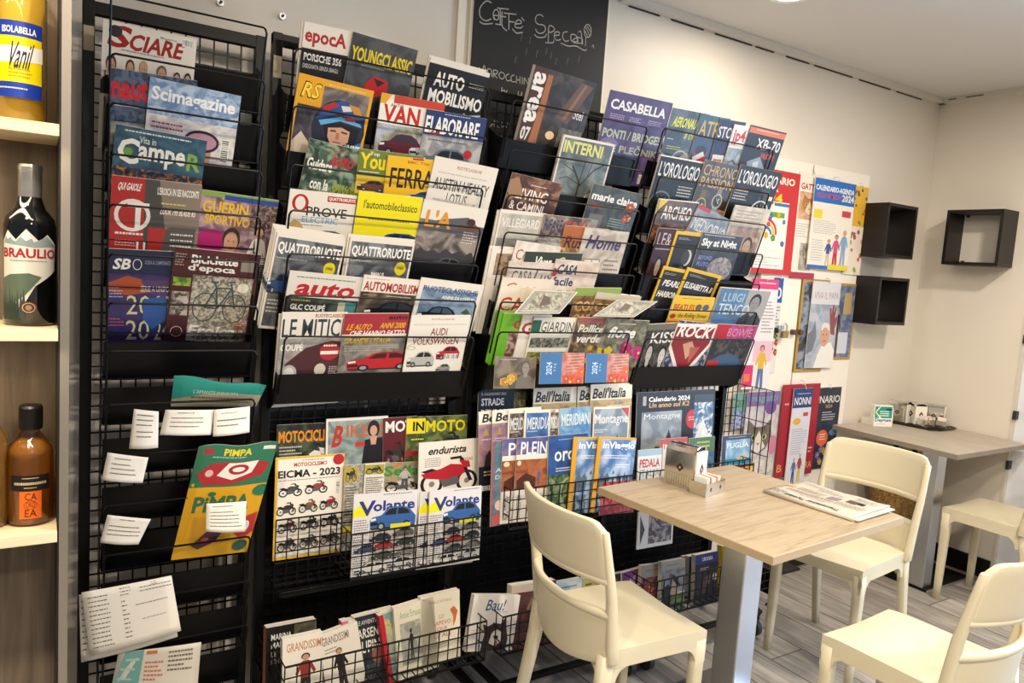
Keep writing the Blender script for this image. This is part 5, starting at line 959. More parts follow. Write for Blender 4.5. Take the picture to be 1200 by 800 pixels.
tm(G3, 1.573, 2, (638, 251), (693, 257), .27, 'home renovation magazine with blue and red title words, behind the rustic one',
   [('r', ('4a3c36', '7c6c60', 'a89888', 6), 0, 0, 1, .5), ('t', '2c2c5c', 'RIFARE', .05, .05, .42, .2, ''), ('t', 'b03c30', 'CASA', .45, .05, 1, .22, ''), ('r', ('8c8478', 'b0a898', 'ccc4b4', 6), 0, .3, 1, 1)], T=.0048)
tm(G3, 1.573, 3, (663, 264), (715, 269), .26, 'orange topped rustic house magazine with a table of fruit',
   [('r', 'b0602c', 0, 0, 1, .3), ('t', '2c1c14', 'Rustica', .05, .14, .9, .3, 'i'), ('t', 'f0e6d4', 'CASA', .7, .04, .95, .12), ('r', ('7c5c30', 'a88a50', 'c8ac70', 8), 0, .3, 1, 1), ('flowers', ['c8a040', '6a7a30'], .1, .5, .9, .9, 5, .06)])
tm(G3, 1.573, 4, (686, 267), (738, 272.5), .27, 'beige home magazine with a violet italic title and a window seat',
   [('r', ('a89c8c', 'bcb0a0', 'cec4b4', 4), 0, 0, 1, 1), ('t', '443a6c', 'Home', .1, .08, .92, .27, 'bi'), ('r', 'e0dac8', .14, .4, .5, .8), ('g', '8a7c68', .14, .4, .5, .8, .02), ('pl', '8a7c68', [(.32, .4), (.32, .8)], .02), ('pl', '8a7c68', [(.14, .6), (.5, .6)], .02), ('l', '7a6c5c', .6, .4, .95, .7, 5), ('r', 'd8b8a0', .55, .76, .95, .95)])
for i, (a, c, lab) in enumerate((((574, 288), (640, 292), 'cream backed magazine at the outer end of the home magazines, behind the rest'), ((577, 291), (640, 294), 'white edged magazine just in front of the outermost home magazine'))):
    tm(G3, 1.459, i*.6-.5, a, c, .3, lab, [('r', ('94765c', 'b09478', '6c5644', 14), .1, .05, .9, .3)], w=.2)
tm(G3, 1.459, 1, (606, 281.5), (658, 289.5), .27, 'cream house magazine with a thin red title, top of the crowded home pile',
   [('r', ('cfc4b4', 'dcd2c2', 'e4dccc', 4), 0, 0, 1, 1), ('t', 'a03c34', 'Country', .06, .1, .8, .28, 'n'), ('l', '8a7c6c', .1, .34, .8, .4, 1)])
tm(G3, 1.459, 1.8, (616, 294.5), (683, 297), .26, 'dark green house magazine with white italic title words',
   [('r', '2c3a30', 0, 0, 1, .25), ('t', 'ece6d8', 'Viver', .16, .06, .5, .22, 'bi'), ('t', 'c8bca0', 'Casa', .56, .06, .95, .2, 'i'), ('r', '7a8068', 0, .22, 1, 1)])
tm(G3, 1.459, 2.6, (597, 306), (657, 308.5), .26, 'pinkish luxury house magazine with black flowing capitals',
   [('r', ('c8b4a4', 'd8c8b8', 'dccfc0', 4), 0, 0, 1, 1), ('t', '4a4640', 'CASA', .1, .12, .5, .28, 'n'), ('t', '6c665c', 'Lux', .5, .1, .95, .32, 'i'), ('e', 'a83c34', .92, .14, .06, .05), ('r', 'b4a090', 0, .4, 1, .9)])
tm(G3, 1.459, 3.4, (652, 303.5), (704, 308.5), .26, 'pink house magazine with a bold blue title over striped curtains',
   [('r', ('cbb4a2', 'd8c4b4', 'dfd0c0', 4), 0, 0, 1, 1), ('t', '2a3460', 'CASA', .06, .06, .55, .2, 'bi'), ('t', '2a3460', 'facile', .04, .24, .5, .36, 'b'), ('e', 'a83c34', .02, .18, .08, .06)]+[('r', ('b8a08c' if i % 2 else 'e0d4c4'), .1+.1*i, .42, .2+.1*i, .9) for i in range(8)])
tm(G3, 1.346, 1, (589, 325), (650, 328), .27, 'cream house magazine with a pale red title, behind the folded brochures',
   [('r', 'e0d4c0', 0, 0, 1, 1), ('t', 'b85c44', 'Case', .1, .06, .7, .2, 'n'), ('e', '6c5c50', .86, .2, .08, .04)])
tm(G3, 1.346, 2, (587, 335), (640, 338.5), .26, 'cream house magazine with an orange red title nearest the green garden magazines',
   [('r', ('dccfb4', 'e6dcc4', 'e6dcc4', 4), 0, 0, 1, 1), ('t', 'b4402c', 'CASE', .06, .14, .95, .34, ''), ('r', ('6c5a44', 'a08c70', 'c8b494', 8), .1, .5, .95, .95)])
tm(G3, 1.346, 1, (676, 337), (729, 337.5), .25, 'brown home magazine with orange letters and a green strip',
   [('r', ('5c4030', '7a5a3c', '94744c', 6), 0, 0, 1, 1), ('r', '8aa048', 0, 0, 1, .12), ('t', 'e0b070', 'COSE', .05, .2, .6, .36, 'b'), ('t', 'e0b070', 'CASA', .05, .4, .6, .54, 'b')])
tm(G3, 1.346, 2, (700, 342), (752, 347.5), .25, 'second brown home magazine with orange letters, its pages fanned',
   [('r', ('5c4030', '7a5a3c', '94744c', 6), 0, 0, 1, 1), ('r', 'c8bca4', 0, 0, 1, .1), ('t', 'e0b070', 'COSE', .05, .16, .6, .3, 'b')], T=.012)
def flop(label, pts, ys, c):
    Q = [at_y(u, v, y) for (u, v), y in zip(pts, ys)]; n = (Q[1]-Q[0]).cross(Q[3]-Q[0]).normalized()
    if n.y > 0: n = -n
    b = MB(); B = [q-n*.008 for q in Q]; b.add(Q+B, [(0, 1, 2, 3), (7, 6, 5, 4), (0, 4, 5, 1), (1, 5, 6, 2), (2, 6, 7, 3), (3, 7, 4, 0)], PAGES)
    o = fixn(b.build('brochure')); tag(o, label, 'brochure', 'floppy grey brochures'); ORIG[o.name] = o.location.copy()
    s = Sheet(1, 1, lambda x, y, z: tuple((Q[0]*(1-x)+Q[1]*x)*y+(Q[3]*(1-x)+Q[2]*x)*(1-y)+n*(z+.0004)), .0001)
    s.draw([('r', c, .02, .02, .98, .98), ('r', ('6a665a', '8f8a78', 'aaa590', 16), .12, .1, .9, .85), ('poly', '5a4a40', [(.3, .2), (.5, .3), (.6, .6), (.4, .7)]), ('l', 'dcd6c4', .1, .88, .9, .95, 1)]); s.mb.build('cover', o)
flop('grey floral brochure drooping over the garden magazines', ((626, 340), (677, 342), (656, 367), (603, 367)), (2.07, 2.07, 2.035, 2.035), '8f8c7c')
flop('second grey floral brochure drooping next to the music magazines', ((724, 351), (771, 353), (744, 371), (695, 370)), (2.07, 2.07, 2.035, 2.035), '8c8a7a')
GR = [('r', '6cb02a', 0, 0, 1, 1), ('r', ('5c3c34', '8c6a5c', 'b49a88', 12), .2, .22, .95, .98), ('t', 'b83c40', 'G', .24, .08, .5, .2, 'b')]
tm(G3, 1.247, 0, (583, 364), (640, 366), .29, 'bright green garden magazine at the very edge of its pocket', GR, w=.19, vis=False, spine='6cb02a', back='6cb02a')
tm(G3, 1.247, 1, (590.5, 367), (640, 368), .285, 'bright green garden magazine, second from the edge of its pocket', GR, w=.19, vis=False, spine='6cb02a')
tm(G3, 1.247, 2, (613, 368.5), (640, 369), .28, 'white garden magazine with a big red initial beside the green ones',
   [('r', 'e6dccc', 0, 0, 1, 1), ('t', 'b4302c', 'G', .08, .1, .6, .26, 'b'), ('flowers', ['c06a5c', 'd8a08c'], .1, .4, .9, .95, 6, .12)], w=.12)
tm(G3, 1.247, 3, (626, 371.5), (676, 372.5), .27, 'garden magazine with thin black capitals and a grid of plant photos',
   [('r', 'e4dece', 0, 0, 1, 1), ('r', '24604c', .0, .04, .2, .2), ('t', '2a2c2c', 'GIARDINI', .22, .06, 1.02, .2, 'n'), ('r', ('3c3c38', '6c6c5c', '9a9a84', 20), .04, .28, .96, .42), ('r', ('2e3c24', '56643a', 'a09a3c', 22), .04, .48, .96, .97), ('flowers', ['b0a040', '3c4a8c'], .1, .5, .9, .95, 8, .05)])
tm(G3, 1.247, 4, (677, 371.5), (718, 373), .27, 'gardening magazine with white rounded letters on pink and yellow flowers',
   [('r', ('4a3a34', '6c5c48', '9a8a5c', 10), 0, 0, 1, 1), ('r', 'a05c58', .05, 0, 1, .08), ('t', 'e6e0d0', 'Pollice', .1, .1, .86, .22, 'bi'), ('t', 'e6e0d0', 'verde', .1, .24, .86, .36, 'bi'), ('flowers', ['d8bc30', 'c8a828', 'b04060'], .05, .42, .95, .97, 12, .08)], w=.17)
tm(G3, 1.247, 5, (711, 373.5), (762, 376), .28, 'flower magazine with white italics above magenta blossoms',
   [('r', ('4a4a3c', '6c6a58', '8c8a74', 8), 0, 0, 1, 1), ('l', 'c8c4b4', .3, .05, .9, .09, 1), ('t', 'ece6dc', 'fiore', .12, .1, .78, .26, 'bi'), ('flowers', ['b41c6c', 'c83480', 'a01860'], .04, .34, .98, .66, 12, .1), ('flowers', ['d8c030', 'e0d050'], .0, .4, .3, .6, 5, .07)])
# calendars in the low pocket
GC_ = 'desk calendars in front of the third rack'
bm(GC_, 2.075, 1.16, 0, (581, 418), (629, 419), .105, 'brown art calendar with a golden figure, on the lip of the third rack',
   [('r', ('54483c', '6c6050', '847664', 6), 0, 0, 1, 1), ('l', 'c0b49c', .1, .06, .5, .12, 1), ('flowers', ['c89c3c', 'a87c2c'], .18, .5, .5, .9, 5, .1), ('man', ('8a8070', '5c5448', '6c6456'), .5, .1, .98, 1)], 'calendar', 'calendar', 3)
C24 = [('r', '3c6c9c', 0, 0, .48, 1), ('r', ('a0604c', 'b8705a', 'c48470', 8), .48, 0, 1, 1), ('t', 'c8d8e4', '2024', .13, .3, .26, .7, 'v'), ('l', 'a8c0d4', .3, .35, .36, .65, 3)]+[('pl', 'd8a894', [(.6, .1+.1*i), (.98, .06+.1*i)], .012) for i in range(6)]+[('flowers', ['c84c2c', 'd8603c'], .58, .6, .95, .95, 7, .1)]
bm(GC_, 2.06, 1.16, .004, (634, 413), (685.5, 413.5), .107, 'blue and coral calendar marked 2024, the one beside the brown art calendar', C24, 'calendar', 'calendar', 3)
bm(GC_, 2.06, 1.16, .004, (688, 414), (737.5, 414.5), .104, 'blue and coral calendar marked 2024, the one nearer the music magazines', C24, 'calendar', 'calendar', 3)
# rack 3 baskets
GT = 'travel magazines in the baskets of the third rack'
bm(GT, 2.20, 1.05, 0, (561, 457.5), (618, 456), .2, 'navy travel calendar with white capitals above the travel magazines',
   [('r', '1c2234', 0, 0, 1, 1), ('t', 'd8d8d0', 'IL CALENDARIO 2024', .06, .04, .56, .09, 'b'), ('t', 'efebe2', 'STRADE', .06, .14, .52, .27, 'b'), ('t', 'efebe2', "D'EUROPA", .06, .33, .66, .46, 'b'), ('o', 'c02c4c', .68, .42, .035, .035, .012), ('r', ('5a5030', '7c7248', 'a09868', 14), .72, .04, .97, .6)], 'calendar', 'calendar')
BI = [('r', 'e6dec8', 0, 0, 1, .22), ('t', '1e1c1a', "Bell'Italia", .04, .05, .88, .2, 'bi'), ('r', ('c0a868', 'b89c70', '8a7c60', 5), 0, .22, 1, 1), ('l', 'e8e0cc', .4, .3, .9, .34, 1), ('t', 'e8e0cc', 'Autunno a Firenze', .4, .34, .96, .39, '')]
bm(GT, 2.16, 1.05, 0, (625.5, 454), (676, 452.5), .27, 'cream topped Italian travel magazine, first of three copies in a row', BI)
bm(GT, 2.16, 1.05, .003, (677, 452.5), (722, 450), .27, 'cream topped Italian travel magazine, the half covered middle copy', BI, w=.2, vis=False)
bm(GT, 2.16, 1.05, .012, (692.5, 450.5), (741, 448.5), .27, 'cream topped Italian travel magazine, the last copy next to the last rack', BI)
BE = [('r', 'e6dec8', 0, 0, 1, .16), ('t', '1e1c1a', 'Bell’Italia', .06, .03, .95, .14, 'bi'), ('r', ('7c6478', '9a7484', 'b08c80', 4), 0, .16, 1, .68), ('poly', 'b08a3c', [(.08, .3), (.14, .2), (.2, .3)]), ('l', 'd8a8b8', .05, .34, .5, .38, 1), ('poly', '3c3630', [(.1, .7), (.14, .55), (.22, .48), (.26, .56), (.4, .66), (.6, .7)]), ('r', '1a1c2c', 0, .68, 1, 1), ('l', 'd8c89c', .1, .74, .8, .82, 2), ('bars', .05, .92, .4, .98)]
bm(GT, 2.12, .98, 0, (561, 482.5), (600, 479), .275, 'travel magazine with a pink evening sky, outermost copy', BE, w=.2, vis=False)
bm(GT, 2.12, .98, .008, (577, 481), (614, 478), .275, 'travel magazine with a pink evening sky, the copy overlapping the outermost', BE, w=.2, vis=False)
ME = lambda c: [('r', W_, 0, 0, 1, 1), ('r', c, .08, .04, .98, .98), ('t', 'd8d8d0', 'MERIDIANI', .12, .1, 1.3, .26, ''), ('l', 'c8ccd0', .12, .28, .6, .31, 1)]
bm(GT, 2.12, .98, .013, (596, 481), (618, 480), .26, 'travel monograph with a dark street scene between two travel magazines', ME(('3a3430', '5a4e46', '8a7460', 10)), w=.12)
bm(GT, 2.12, .98, .018, (615, 480.5), (644, 479.5), .26, 'travel monograph with a plain blue cover', ME(('34588c', '3f669c', '4c74a8', 4)), w=.13)
bm(GT, 2.12, .98, .018, (645, 480), (655, 479.5), .26, 'travel monograph showing only a brown sliver', ME(('4a3c30', '7c6450', 'a8947c', 14)), w=.1)
bm(GT, 2.12, .98, .022, (656, 479), (693, 476), .26, 'travel monograph with sea pines on a blue cover', [('r', ('4a7cac', '6c98bc', '8cb0c8', 4), 0, 0, 1, 1), ('t', 'dcdcd0', 'MERIDIANI', .06, .08, .98, .24, ''), ('mtn', '3c4a3c', 0, .35, 1, .6, 5), ('r', '3c6c9c', 0, .58, 1, 1)])
bm(GT, 2.12, .98, .022, (696, 477), (738, 475.5), .26, 'mountain magazine with grey peaks and a red corner',
   [('r', ('70808c', '8494a0', 'a0aab0', 4), .03, .03, .97, .97), ('t', 'dedcd4', 'Montagne', .04, .1, .96, .28, ''), ('poly', 'c03c3c', [(.75, .02), (.98, .02), (.98, .16)]), ('l', 'd8d8d0', .05, .32, .4, .38, 2), ('poly', '3c4044', [(.55, .62), (.68, .4), (.8, .62), (1, .7), (1, 1), (.3, 1), (.4, .7)])])
bm(GT, 2.06, .9, 0, (577, 517), (600, 515), .285, 'narrow teal travel book cover at the end of the front row',
   [('r', ('5a7484', '4c6474', '6a7c84', 4), 0, 0, 1, 1), ('r', 'a84c50', 0, 0, .04, 1), ('t', 'd0d8d8', 'A DIECI', .1, .32, .9, .37, 'n'), ('t', 'd0d8d8', 'DI NOTTE', .1, .4, .9, .45, 'n'), ('e', 'd8b8b0', .22, .76, .12, .06), ('e', '98a0a4', .5, .84, .2, .05), ('poly', 'c05048', [(.06, .9), (.2, .84), (.26, .96), (.1, 1)])], w=.15, vis=False)
PL = [('r', ('4a4a88', '56588c', '8a6a80', 3), 0, 0, 1, .2), ('t', 'efece4', 'PLEIN AIR', .12, .05, 1.5, .2, ''), ('r', ('7c3c24', '94502e', 'a8643c', 6), 0, .26, 1, .62), ('poly', '4c2418', [(.05, .5), (.3, .42), (.6, .48), (.6, .6), (.05, .6)]), ('r', 'dfd8ca', 0, .62, 1, 1), ('t', '2a2622', 'ABRUZZO PIANO', .08, .68, .2, .96, 'V'), ('l', '8a8478', .4, .7, .9, .9, 6), ('e', 'd8c8a0', .09, .3, .06, .03)]
bm(GT, 2.06, .9, .004, (589.5, 514.5), (620, 512.5), .285, 'open air travel magazine with red desert arches, the covered copy', PL, w=.2, vis=False)
bm(GT, 2.06, .9, .012, (606.5, 513), (646, 511.5), .285, 'open air travel magazine with red desert arches and a climber, the front copy', PL+[('full', ('6c6a80', '4c5a90', '4c5a90', '5c5470'), .62, .38, .76, .58)])
bm(GT, 2.06, .9, .018, (643, 511), (689, 507), .285, 'deep blue mountain magazine with white lower case letters',
   [('r', ('20427c', '244c8c', '2a5490', 4), 0, 0, 1, .5), ('t', 'f0eee6', 'orobie', .16, .14, 1.1, .32, ''), ('l', 'a8bcd8', .25, .05, .7, .07, 1), ('l', 'd0dae6', .2, .4, .6, .46, 2), ('r', ('26402c', '4a6a44', '86946c', 12), 0, .48, 1, 1), ('o', '9aa880', .55, .72, .25, .2, .05)])
VG = [('r', 'd8a030', 0, 0, 1, 1), ('r', ('4a74a8', '7c9cc4', 'b0c0d8', 4), .1, .03, 1, 1), ('t', 'f0eee6', 'inViaggio', .14, .06, .98, .18, 'b'), ('l', 'e8ecf0', .2, .24, .8, .3, 2), ('l', 'e8ecf0', .5, .36, .9, .42, 2), ('mtn', '5c6c80', .1, .4, 1, .72, 6), ('poly', 'a8c4dc', [(.3, 1), (.4, .5), (.55, .48), (.7, 1)]), ('r', ('34485c', '56708c', '8ca4b8', 16), .1, .76, .4, 1)]
bm(GT, 2.06, .9, .028, (672.5, 512), (712, 512), .27, 'sky blue travel magazine with a yellow margin, the covered copy', VG, w=.19, vis=False, spine='d8a030')
bm(GT, 2.06, .9, .042, (701.5, 511.5), (746, 513), .27, 'sky blue travel magazine with a yellow margin, the fully visible copy', VG, spine='d8a030')
bm(GT, 2.06, .80, .05, (705, 565), (745, 562), .12, 'small red pamphlet at the foot of the blue travel magazines', [('r', ('8c2430', 'a83440', 'c05c5c', 12), 0, 0, 1, 1), ('l', 'e8d8d0', .1, .2, .8, .5, 3)], 'pamphlet', 'pamphlet')
# ---------------- rack 4
tm(G4, 2.0, 1, (789, 126), (829, 133.5), .27, 'slate blue aircraft magazine with a slanted yellow title',
   [('r', ('34424e', '3f4e5a', '5a6870', 4), 0, 0, 1, 1), ('t', 'dcd820', 'AERONAUTICA', .08, .1, 1.15, .24, 'bi'), ('t', 'dcd820', '& DIFESA', .5, .3, 1.1, .38, 'i'), ('l', 'c8d0d4', .05, .4, .3, .43, 1), ('l', 'c8c030', .1, .5, .5, .56, 2), ('poly', 'a0a4a4', [(0, .6), (.4, .7), (.7, .56), (.98, .66), (.9, .8), (.5, .86), (.3, .98), (0, .8)]), ('o', 'c8b4a0', .55, .7, .25, .16, .03)], w=.19)
tm(G4, 2.0, 2, (822, 133), (849, 138), .27, 'teal aircraft magazine with golden capitals and a red badge',
   [('r', ('2e5a64', '2a4860', '344468', 4), 0, 0, 1, 1), ('t', 'c8a848', 'ATR', .08, .08, .95, .3, ''), ('e', 'b02c3c', .4, .56, .26, .14), ('e', '30343c', .4, .5, .24, .08), ('poly', 'dcd6d0', [(.1, .6), (.5, .5), (.6, .56), (.2, .66)]), ('r', 'c8a898', .1, .86, .5, .96)], w=.16)
tm(G4, 2.0, 3, (845, 139), (864, 142), .27, 'navy history magazine with white capitals, mostly covered by a small red one',
   [('r', '282e50', 0, 0, 1, 1), ('t', 'e6e2da', 'STORIA', .06, .1, 1.6, .26, ''), ('r', 'e0d8c8', .1, .5, .8, .9), ('l', 'b03434', .2, .56, .7, .8, 3, .6)], w=.14)
tm(G4, 2.0, 4, (861, 145.5), (879, 148.5), .26, 'small magazine with a red lettered label and a silver engine',
   [('r', ('a8b0b4', '8c989c', '6c7880', 6), 0, 0, 1, 1), ('r', 'ece4da', 0, 0, 1, .34), ('t', 'c02828', 'jp4', .1, .06, .9, .3, 'b'), ('o', '3c4448', .5, .66, .3, .14, .05), ('e', 'b0b4b4', .5, .66, .2, .09)], w=.11)
tm(G4, 2.0, 4.6, (880, 146), (922, 156), .28, 'black jet aircraft magazine with an orange strip at its top',
   [('r', '1c2028', 0, 0, 1, 1), ('r', 'd8703c', .02, .02, 1, .1), ('l', 'f0e0d0', .2, .04, .9, .06, 1), ('t', 'f0ece4', 'XB-70', .3, .15, .95, .3, ''), ('t', 'c8503c', 'VALKYRIE', .5, .34, .88, .42, 'b'), ('poly', '8c98a8', [(.2, .5), (.5, .4), (.72, .56), (.66, .86), (.4, .9), (.3, .7)]), ('poly', 'c8ccd0', [(.36, .5), (.5, .46), (.56, .7), (.44, .8)]), ('r', '2c4878', 0, .6, .2, .95), ('e', 'c8a080', .8, .84, .08, .06)])
OR_ = lambda n: [('r', '141618', 0, 0, 1, 1), ('t', 'e6e2da', 'L’OROLOGIO', .04, .06, .95, .25, ''), ('watch', ('3c3e40', 'd8d4cc', '16181a') if n else ('1c1e20', '6c6e70', '101214'), (.5 if n else -.02), .42, (.98 if n else .52), .85), ('l', 'c8c4b8', .56 if not n else .04, .34, .9 if not n else .36, .5, 4), ('r', 'e0d8cc', .56 if not n else .84, .56 if not n else .36, .8 if not n else .96, .7 if not n else .42), ('l', 'a03030', .1, .3, .3, .33, 1)]
tm(G4, 1.828, 0, (774, 181), (825.5, 190), .285, 'spare copy behind the black watch magazine with a dark chronograph', [])
tm(G4, 1.828, 1, (775, 182.5), (826, 192), .285, 'black watch magazine with a dark chronograph', OR_(0), T=.0048)
tm(G4, 1.828, 2, (827, 187), (872, 196), .28, 'brown and black watch magazine with gold capitals and a bronze watch',
   [('r', ('2a2018', '3a2c20', '4a382a', 6), 0, 0, 1, 1), ('t', 'c8a468', 'CHRONO', .04, .05, .9, .2, 'n'), ('t', 'c8a468', 'PASSION', .04, .22, .86, .36, ''), ('watch', ('6c5c34', 'c8b070', '3c3420'), .06, .5, .36, .78), ('watch', ('8a8478', 'c8c0b0', '24201c'), .46, .42, .72, .64), ('poly', 'b08460', [(.5, .8), (.7, .64), (.98, .66), (1, .9), (.6, .98)])])
tm(G4, 1.828, 3.2, (869, 192.5), (917.5, 203), .285, 'black watch magazine with a steel diver watch, nearest the white door', OR_(1), T=.0048)
tm(G4, 1.70, 0, (772.5, 232.5), (819, 237), .29, 'copy behind the archaeology magazine, only its edge visible', [])
tm(G4, 1.70, 1, (774.5, 233.5), (820, 238.5), .29, 'archaeology magazine with white capitals and a yellow corner',
   [('r', ('2c2420', '4c3a30', '7c4c30', 8), 0, 0, 1, 1), ('r', ('4a3c34', '5c4a3c', '6c5846', 4), 0, 0, 1, .26), ('poly', 'dcc030', [(0, 0), (.2, 0), (0, .14)]), ('t', 'efe8dc', 'ARCHEO', .12, .07, .86, .25, ''), ('r', ('5c2c1c', '8a4a2c', 'b0704a', 16), 0, .36, 1, .6), ('l', 'c8a878', .1, .65, .8, .75, 2)])
tm(G4, 1.70, 2, (820, 239), (858, 259), .27, 'tilted blue grey history magazine with a brown medieval figure',
   [('r', ('7c8490', '8c949c', '9ca2a4', 4), 0, 0, 1, 1), ('r', 'b03c44', 0, .0, .35, .06), ('t', 'd8d8d4', 'MEDIOEVO', .05, .16, .98, .36, ''), ('poly', '5a3c2c', [(.1, .42), (.4, .4), (.6, .56), (.5, .8), (.1, .8)]), ('e', 'a07a58', .3, .56, .12, .1)])
tm(G4, 1.70, 2.6, (862, 240), (904, 246), .29, 'pale sepia history magazine with a bearded man in dark clothes',
   [('r', ('b8ac98', 'c8bca8', 'd4c8b4', 4), 0, 0, 1, 1), ('l', '9a8c7c', .1, .06, .9, .24, 4), ('r', ('8a7060', 'a88c78', 'c0a890', 6), .05, .28, .95, .95), ('man', ('b49478', '3c342c', '3c4454'), .35, .42, .95, 1)])
tm(G4, 1.579, 1, (772, 267), (798, 269), .28, 'maroon history magazine with a portrait in black and white',
   [('r', '3c1c22', 0, 0, 1, 1), ('t', 'c8b4b0', 'LE&', .1, .06, .7, .24, 'n'), ('l', 'd8c8c4', .1, .28, .9, .31, 1), ('man', ('a89c90', '1c1a18', '141416'), .1, .38, .7, .98)], w=.13)
NGp = lambda ops: [('r', 'dcb018', 0, 0, 1, 1), ('r', '242426', .075, .05, .925, .95), ('l', 'a8a49c', .14, .09, .6, .13, 2)]+ops
tm(G4, 1.579, 1.6, (793, 270), (828, 274), .27, 'yellow bordered magazine with a moonlit night scene, the upper of the yellow ones',
   NGp([('e', 'c8c4bc', .6, .38, .14, .12), ('e', '3a3a3c', .54, .38, .13, .11), ('poly', '57585c', [(.08, .7), (.5, .5), (.92, .66), (.92, .94), (.08, .94)]), ('t', 'ece4d4', 'CESARE', .15, .7, .85, .82, '')]), base='dcb018', spine='dcb018')
tm(G4, 1.579, 2.6, (824, 272), (871.5, 277.5), .28, 'astronomy magazine with a grey moon',
   [('r', ('1e2024', '2c2e34', '3c3e44', 4), 0, 0, 1, 1), ('l', 'c8ccd0', .05, .03, .9, .06, 1), ('t', 'ece8e0', 'Sky at Night', .05, .1, .9, .28, 'b'), ('t', '7c8cc8', 'BEYOND', .08, .42, .4, .5, ''), ('t', '7c8cc8', 'PLUTO', .08, .54, .36, .62, ''), ('e', ('6c6864', '8a8480', 'a09890', 14), .66, .66, .3, .24)], ys=0.78)
tm(G4, 1.455, 1, (778, 311.5), (806, 317), .25, 'yellow bordered special about a naval attack, under the first yellow one',
   NGp([('t', 'efe8dc', 'PEARL', .2, .2, .95, .3, 'bi'), ('t', 'efe8dc', 'HARBOR', .12, .38, .9, .48, 'bi'), ('mtn', '4c4e50', .08, .55, .92, .9, 4)]), w=.15, base='dcb018', spine='dcb018')
tm(G4, 1.455, 1.8, (806, 313), (846, 323.5), .25, 'tilted yellow bordered special about a queen',
   NGp([('t', 'efe8dc', 'ELISABETTA II', .1, .22, .9, .32, 'bi'), ('man', ('a89078', '6c5c4c', '3c3c44'), .3, .42, .8, .95)]), base='dcb018', spine='dcb018')
tm(G4, 1.339, 1, (791, 346), (838.5, 349), .26, 'yellow rock music magazine with red lettering and small portraits',
   [('r', 'e0b828', 0, 0, 1, 1), ('l', '5c4a1c', .2, .05, .9, .08, 1), ('t', 'b83828', 'BEATLES', .06, .2, .56, .36, 'b'), ('e', '6a5a48', .66, .26, .08, .08), ('e', '4a5a78', .84, .26, .08, .08), ('t', '3a2014', 'the Rolling Stones', .2, .42, .95, .56, 'i'), ('e', 'b02828', .1, .5, .07, .06), ('r', 'b85c28', 0, .62, 1, 1)], ys=0.65)
tm(G4, 1.339, 1.6, (846, 337), (904, 341.5), .25, 'blue and grey book magazine with large capitals and a portrait of a man',
   [('r', ('4c6c8c', '54789c', '5c80a4', 4), 0, 0, .55, 1), ('r', 'a4a09c', .55, 0, 1, 1), ('t', 'a8c0d0', 'LUIGI', .1, .1, .5, .3, ''), ('t', 'c8d4dc', 'TENCO', .06, .35, .68, .6, ''), ('man', ('8c8c8c', '26282c', '34383c'), .5, .08, 1, .95)], T=.012, ys=0.75)
tm(G4, 1.227, 1, (760, 380), (797, 378), .26, 'black and white rock band magazine with white capitals',
   [('r', ('26221e', '3c3834', '5c584e', 12), 0, 0, 1, 1), ('r', '6c6a5c', 0, 0, 1, .1), ('t', 'ece8e0', 'KISS', .2, .14, .95, .32, ''), ('man', ('b8b4ac', '14110f', '1a1816'), .0, .3, .5, .95), ('man', ('c8c4bc', '1a1614', '2a2420'), .4, .36, .95, 1)], T=.0048)
tm(G4, 1.227, 1.8, (796, 375), (842, 380), .27, 'blue magazine with a white lettered red diamond and singers',
   [('r', ('2c3054', '3a3c60', 'a8a4ac', 12), 0, 0, 1, 1), ('poly', 'e6ded4', [(-.05, .05), (1, .0), (1.0, .35), (.55, 1), (-.05, .4)]), ('poly', '8c2028', [(.02, .1), (.95, .06), (.95, .32), (.52, .88), (.02, .38)]), ('t', 'efe8dc', 'ROCK', .06, .06, .95, .25, 'bi'), ('poly', SK, [(.3, .36), (.5, .3), (.64, .42), (.5, .6)]), ('poly', 'b05c50', [(.5, .4), (.76, .38), (.6, .66)])])
tm(G4, 1.227, 2.4, (842, 379.5), (889, 382), .26, 'magazine with a magenta top and a dark blue stage picture',
   [('r', ('8a2c50', 'a83c6c', 'b8508c', 5), 0, 0, 1, .24), ('r', 'b02034', 0, 0, .3, .24), ('t', 'd88cb0', 'BOWIE', .3, .06, .9, .2, 'n'), ('r', ('1c2028', '2c3440', '5c4c48', 8), 0, .24, 1, 1), ('e', '3c5878', .5, .8, .45, .3), ('r', 'b02c28', .06, .62, .32, .78)])
bm('large calendars in the baskets of the last rack', 2.14, 1.02, 0, (747, 460), (838.5, 455.5), .33, 'large black mountain calendar for 2024 with two pictures and a red dot',
   [('r', '1a1a1c', 0, 0, 1, 1), ('r', 'a8a49a', .07, .05, .11, .16), ('t', 'e6e4de', 'Calendario 2024', .14, .06, .66, .12, 'b'), ('t', 'c8a060', 'Un anno sul K2', .14, .13, .66, .19, 'bi'), ('r', ('747c84', '868e94', '9aa0a2', 4), .06, .24, .56, .8), ('t', 'd8dce0', 'Montagne', .09, .26, .54, .35, 'n'), ('poly', '34343a', [(.3, .78), (.4, .46), (.5, .78)]), ('poly', 'c88c4c', [(.26, .66), (.32, .58), (.36, .72), (.28, .8)]), ('poly', '2c2c32', [(.14, .8), (.24, .66), (.56, .7), (.56, .8)]),
    ('e', 'b82c30', .7, .36, .085, .12), ('l', 'e8c0b0', .65, .33, .75, .39, 2), ('r', ('3c5c80', '587898', 'c8ccd0', 9), .72, .06, .98, .62), ('r', '3a4048', .72, .06, .98, .16), ('poly', 'd8d8d4', [(.74, .6), (.84, .36), (.94, .6)]), ('t', 'f0f0ec', 'K2', .84, .5, .97, .6, 'b')], 'calendar', 'calendar')
GB = 'small guide books in the basket of the last rack'
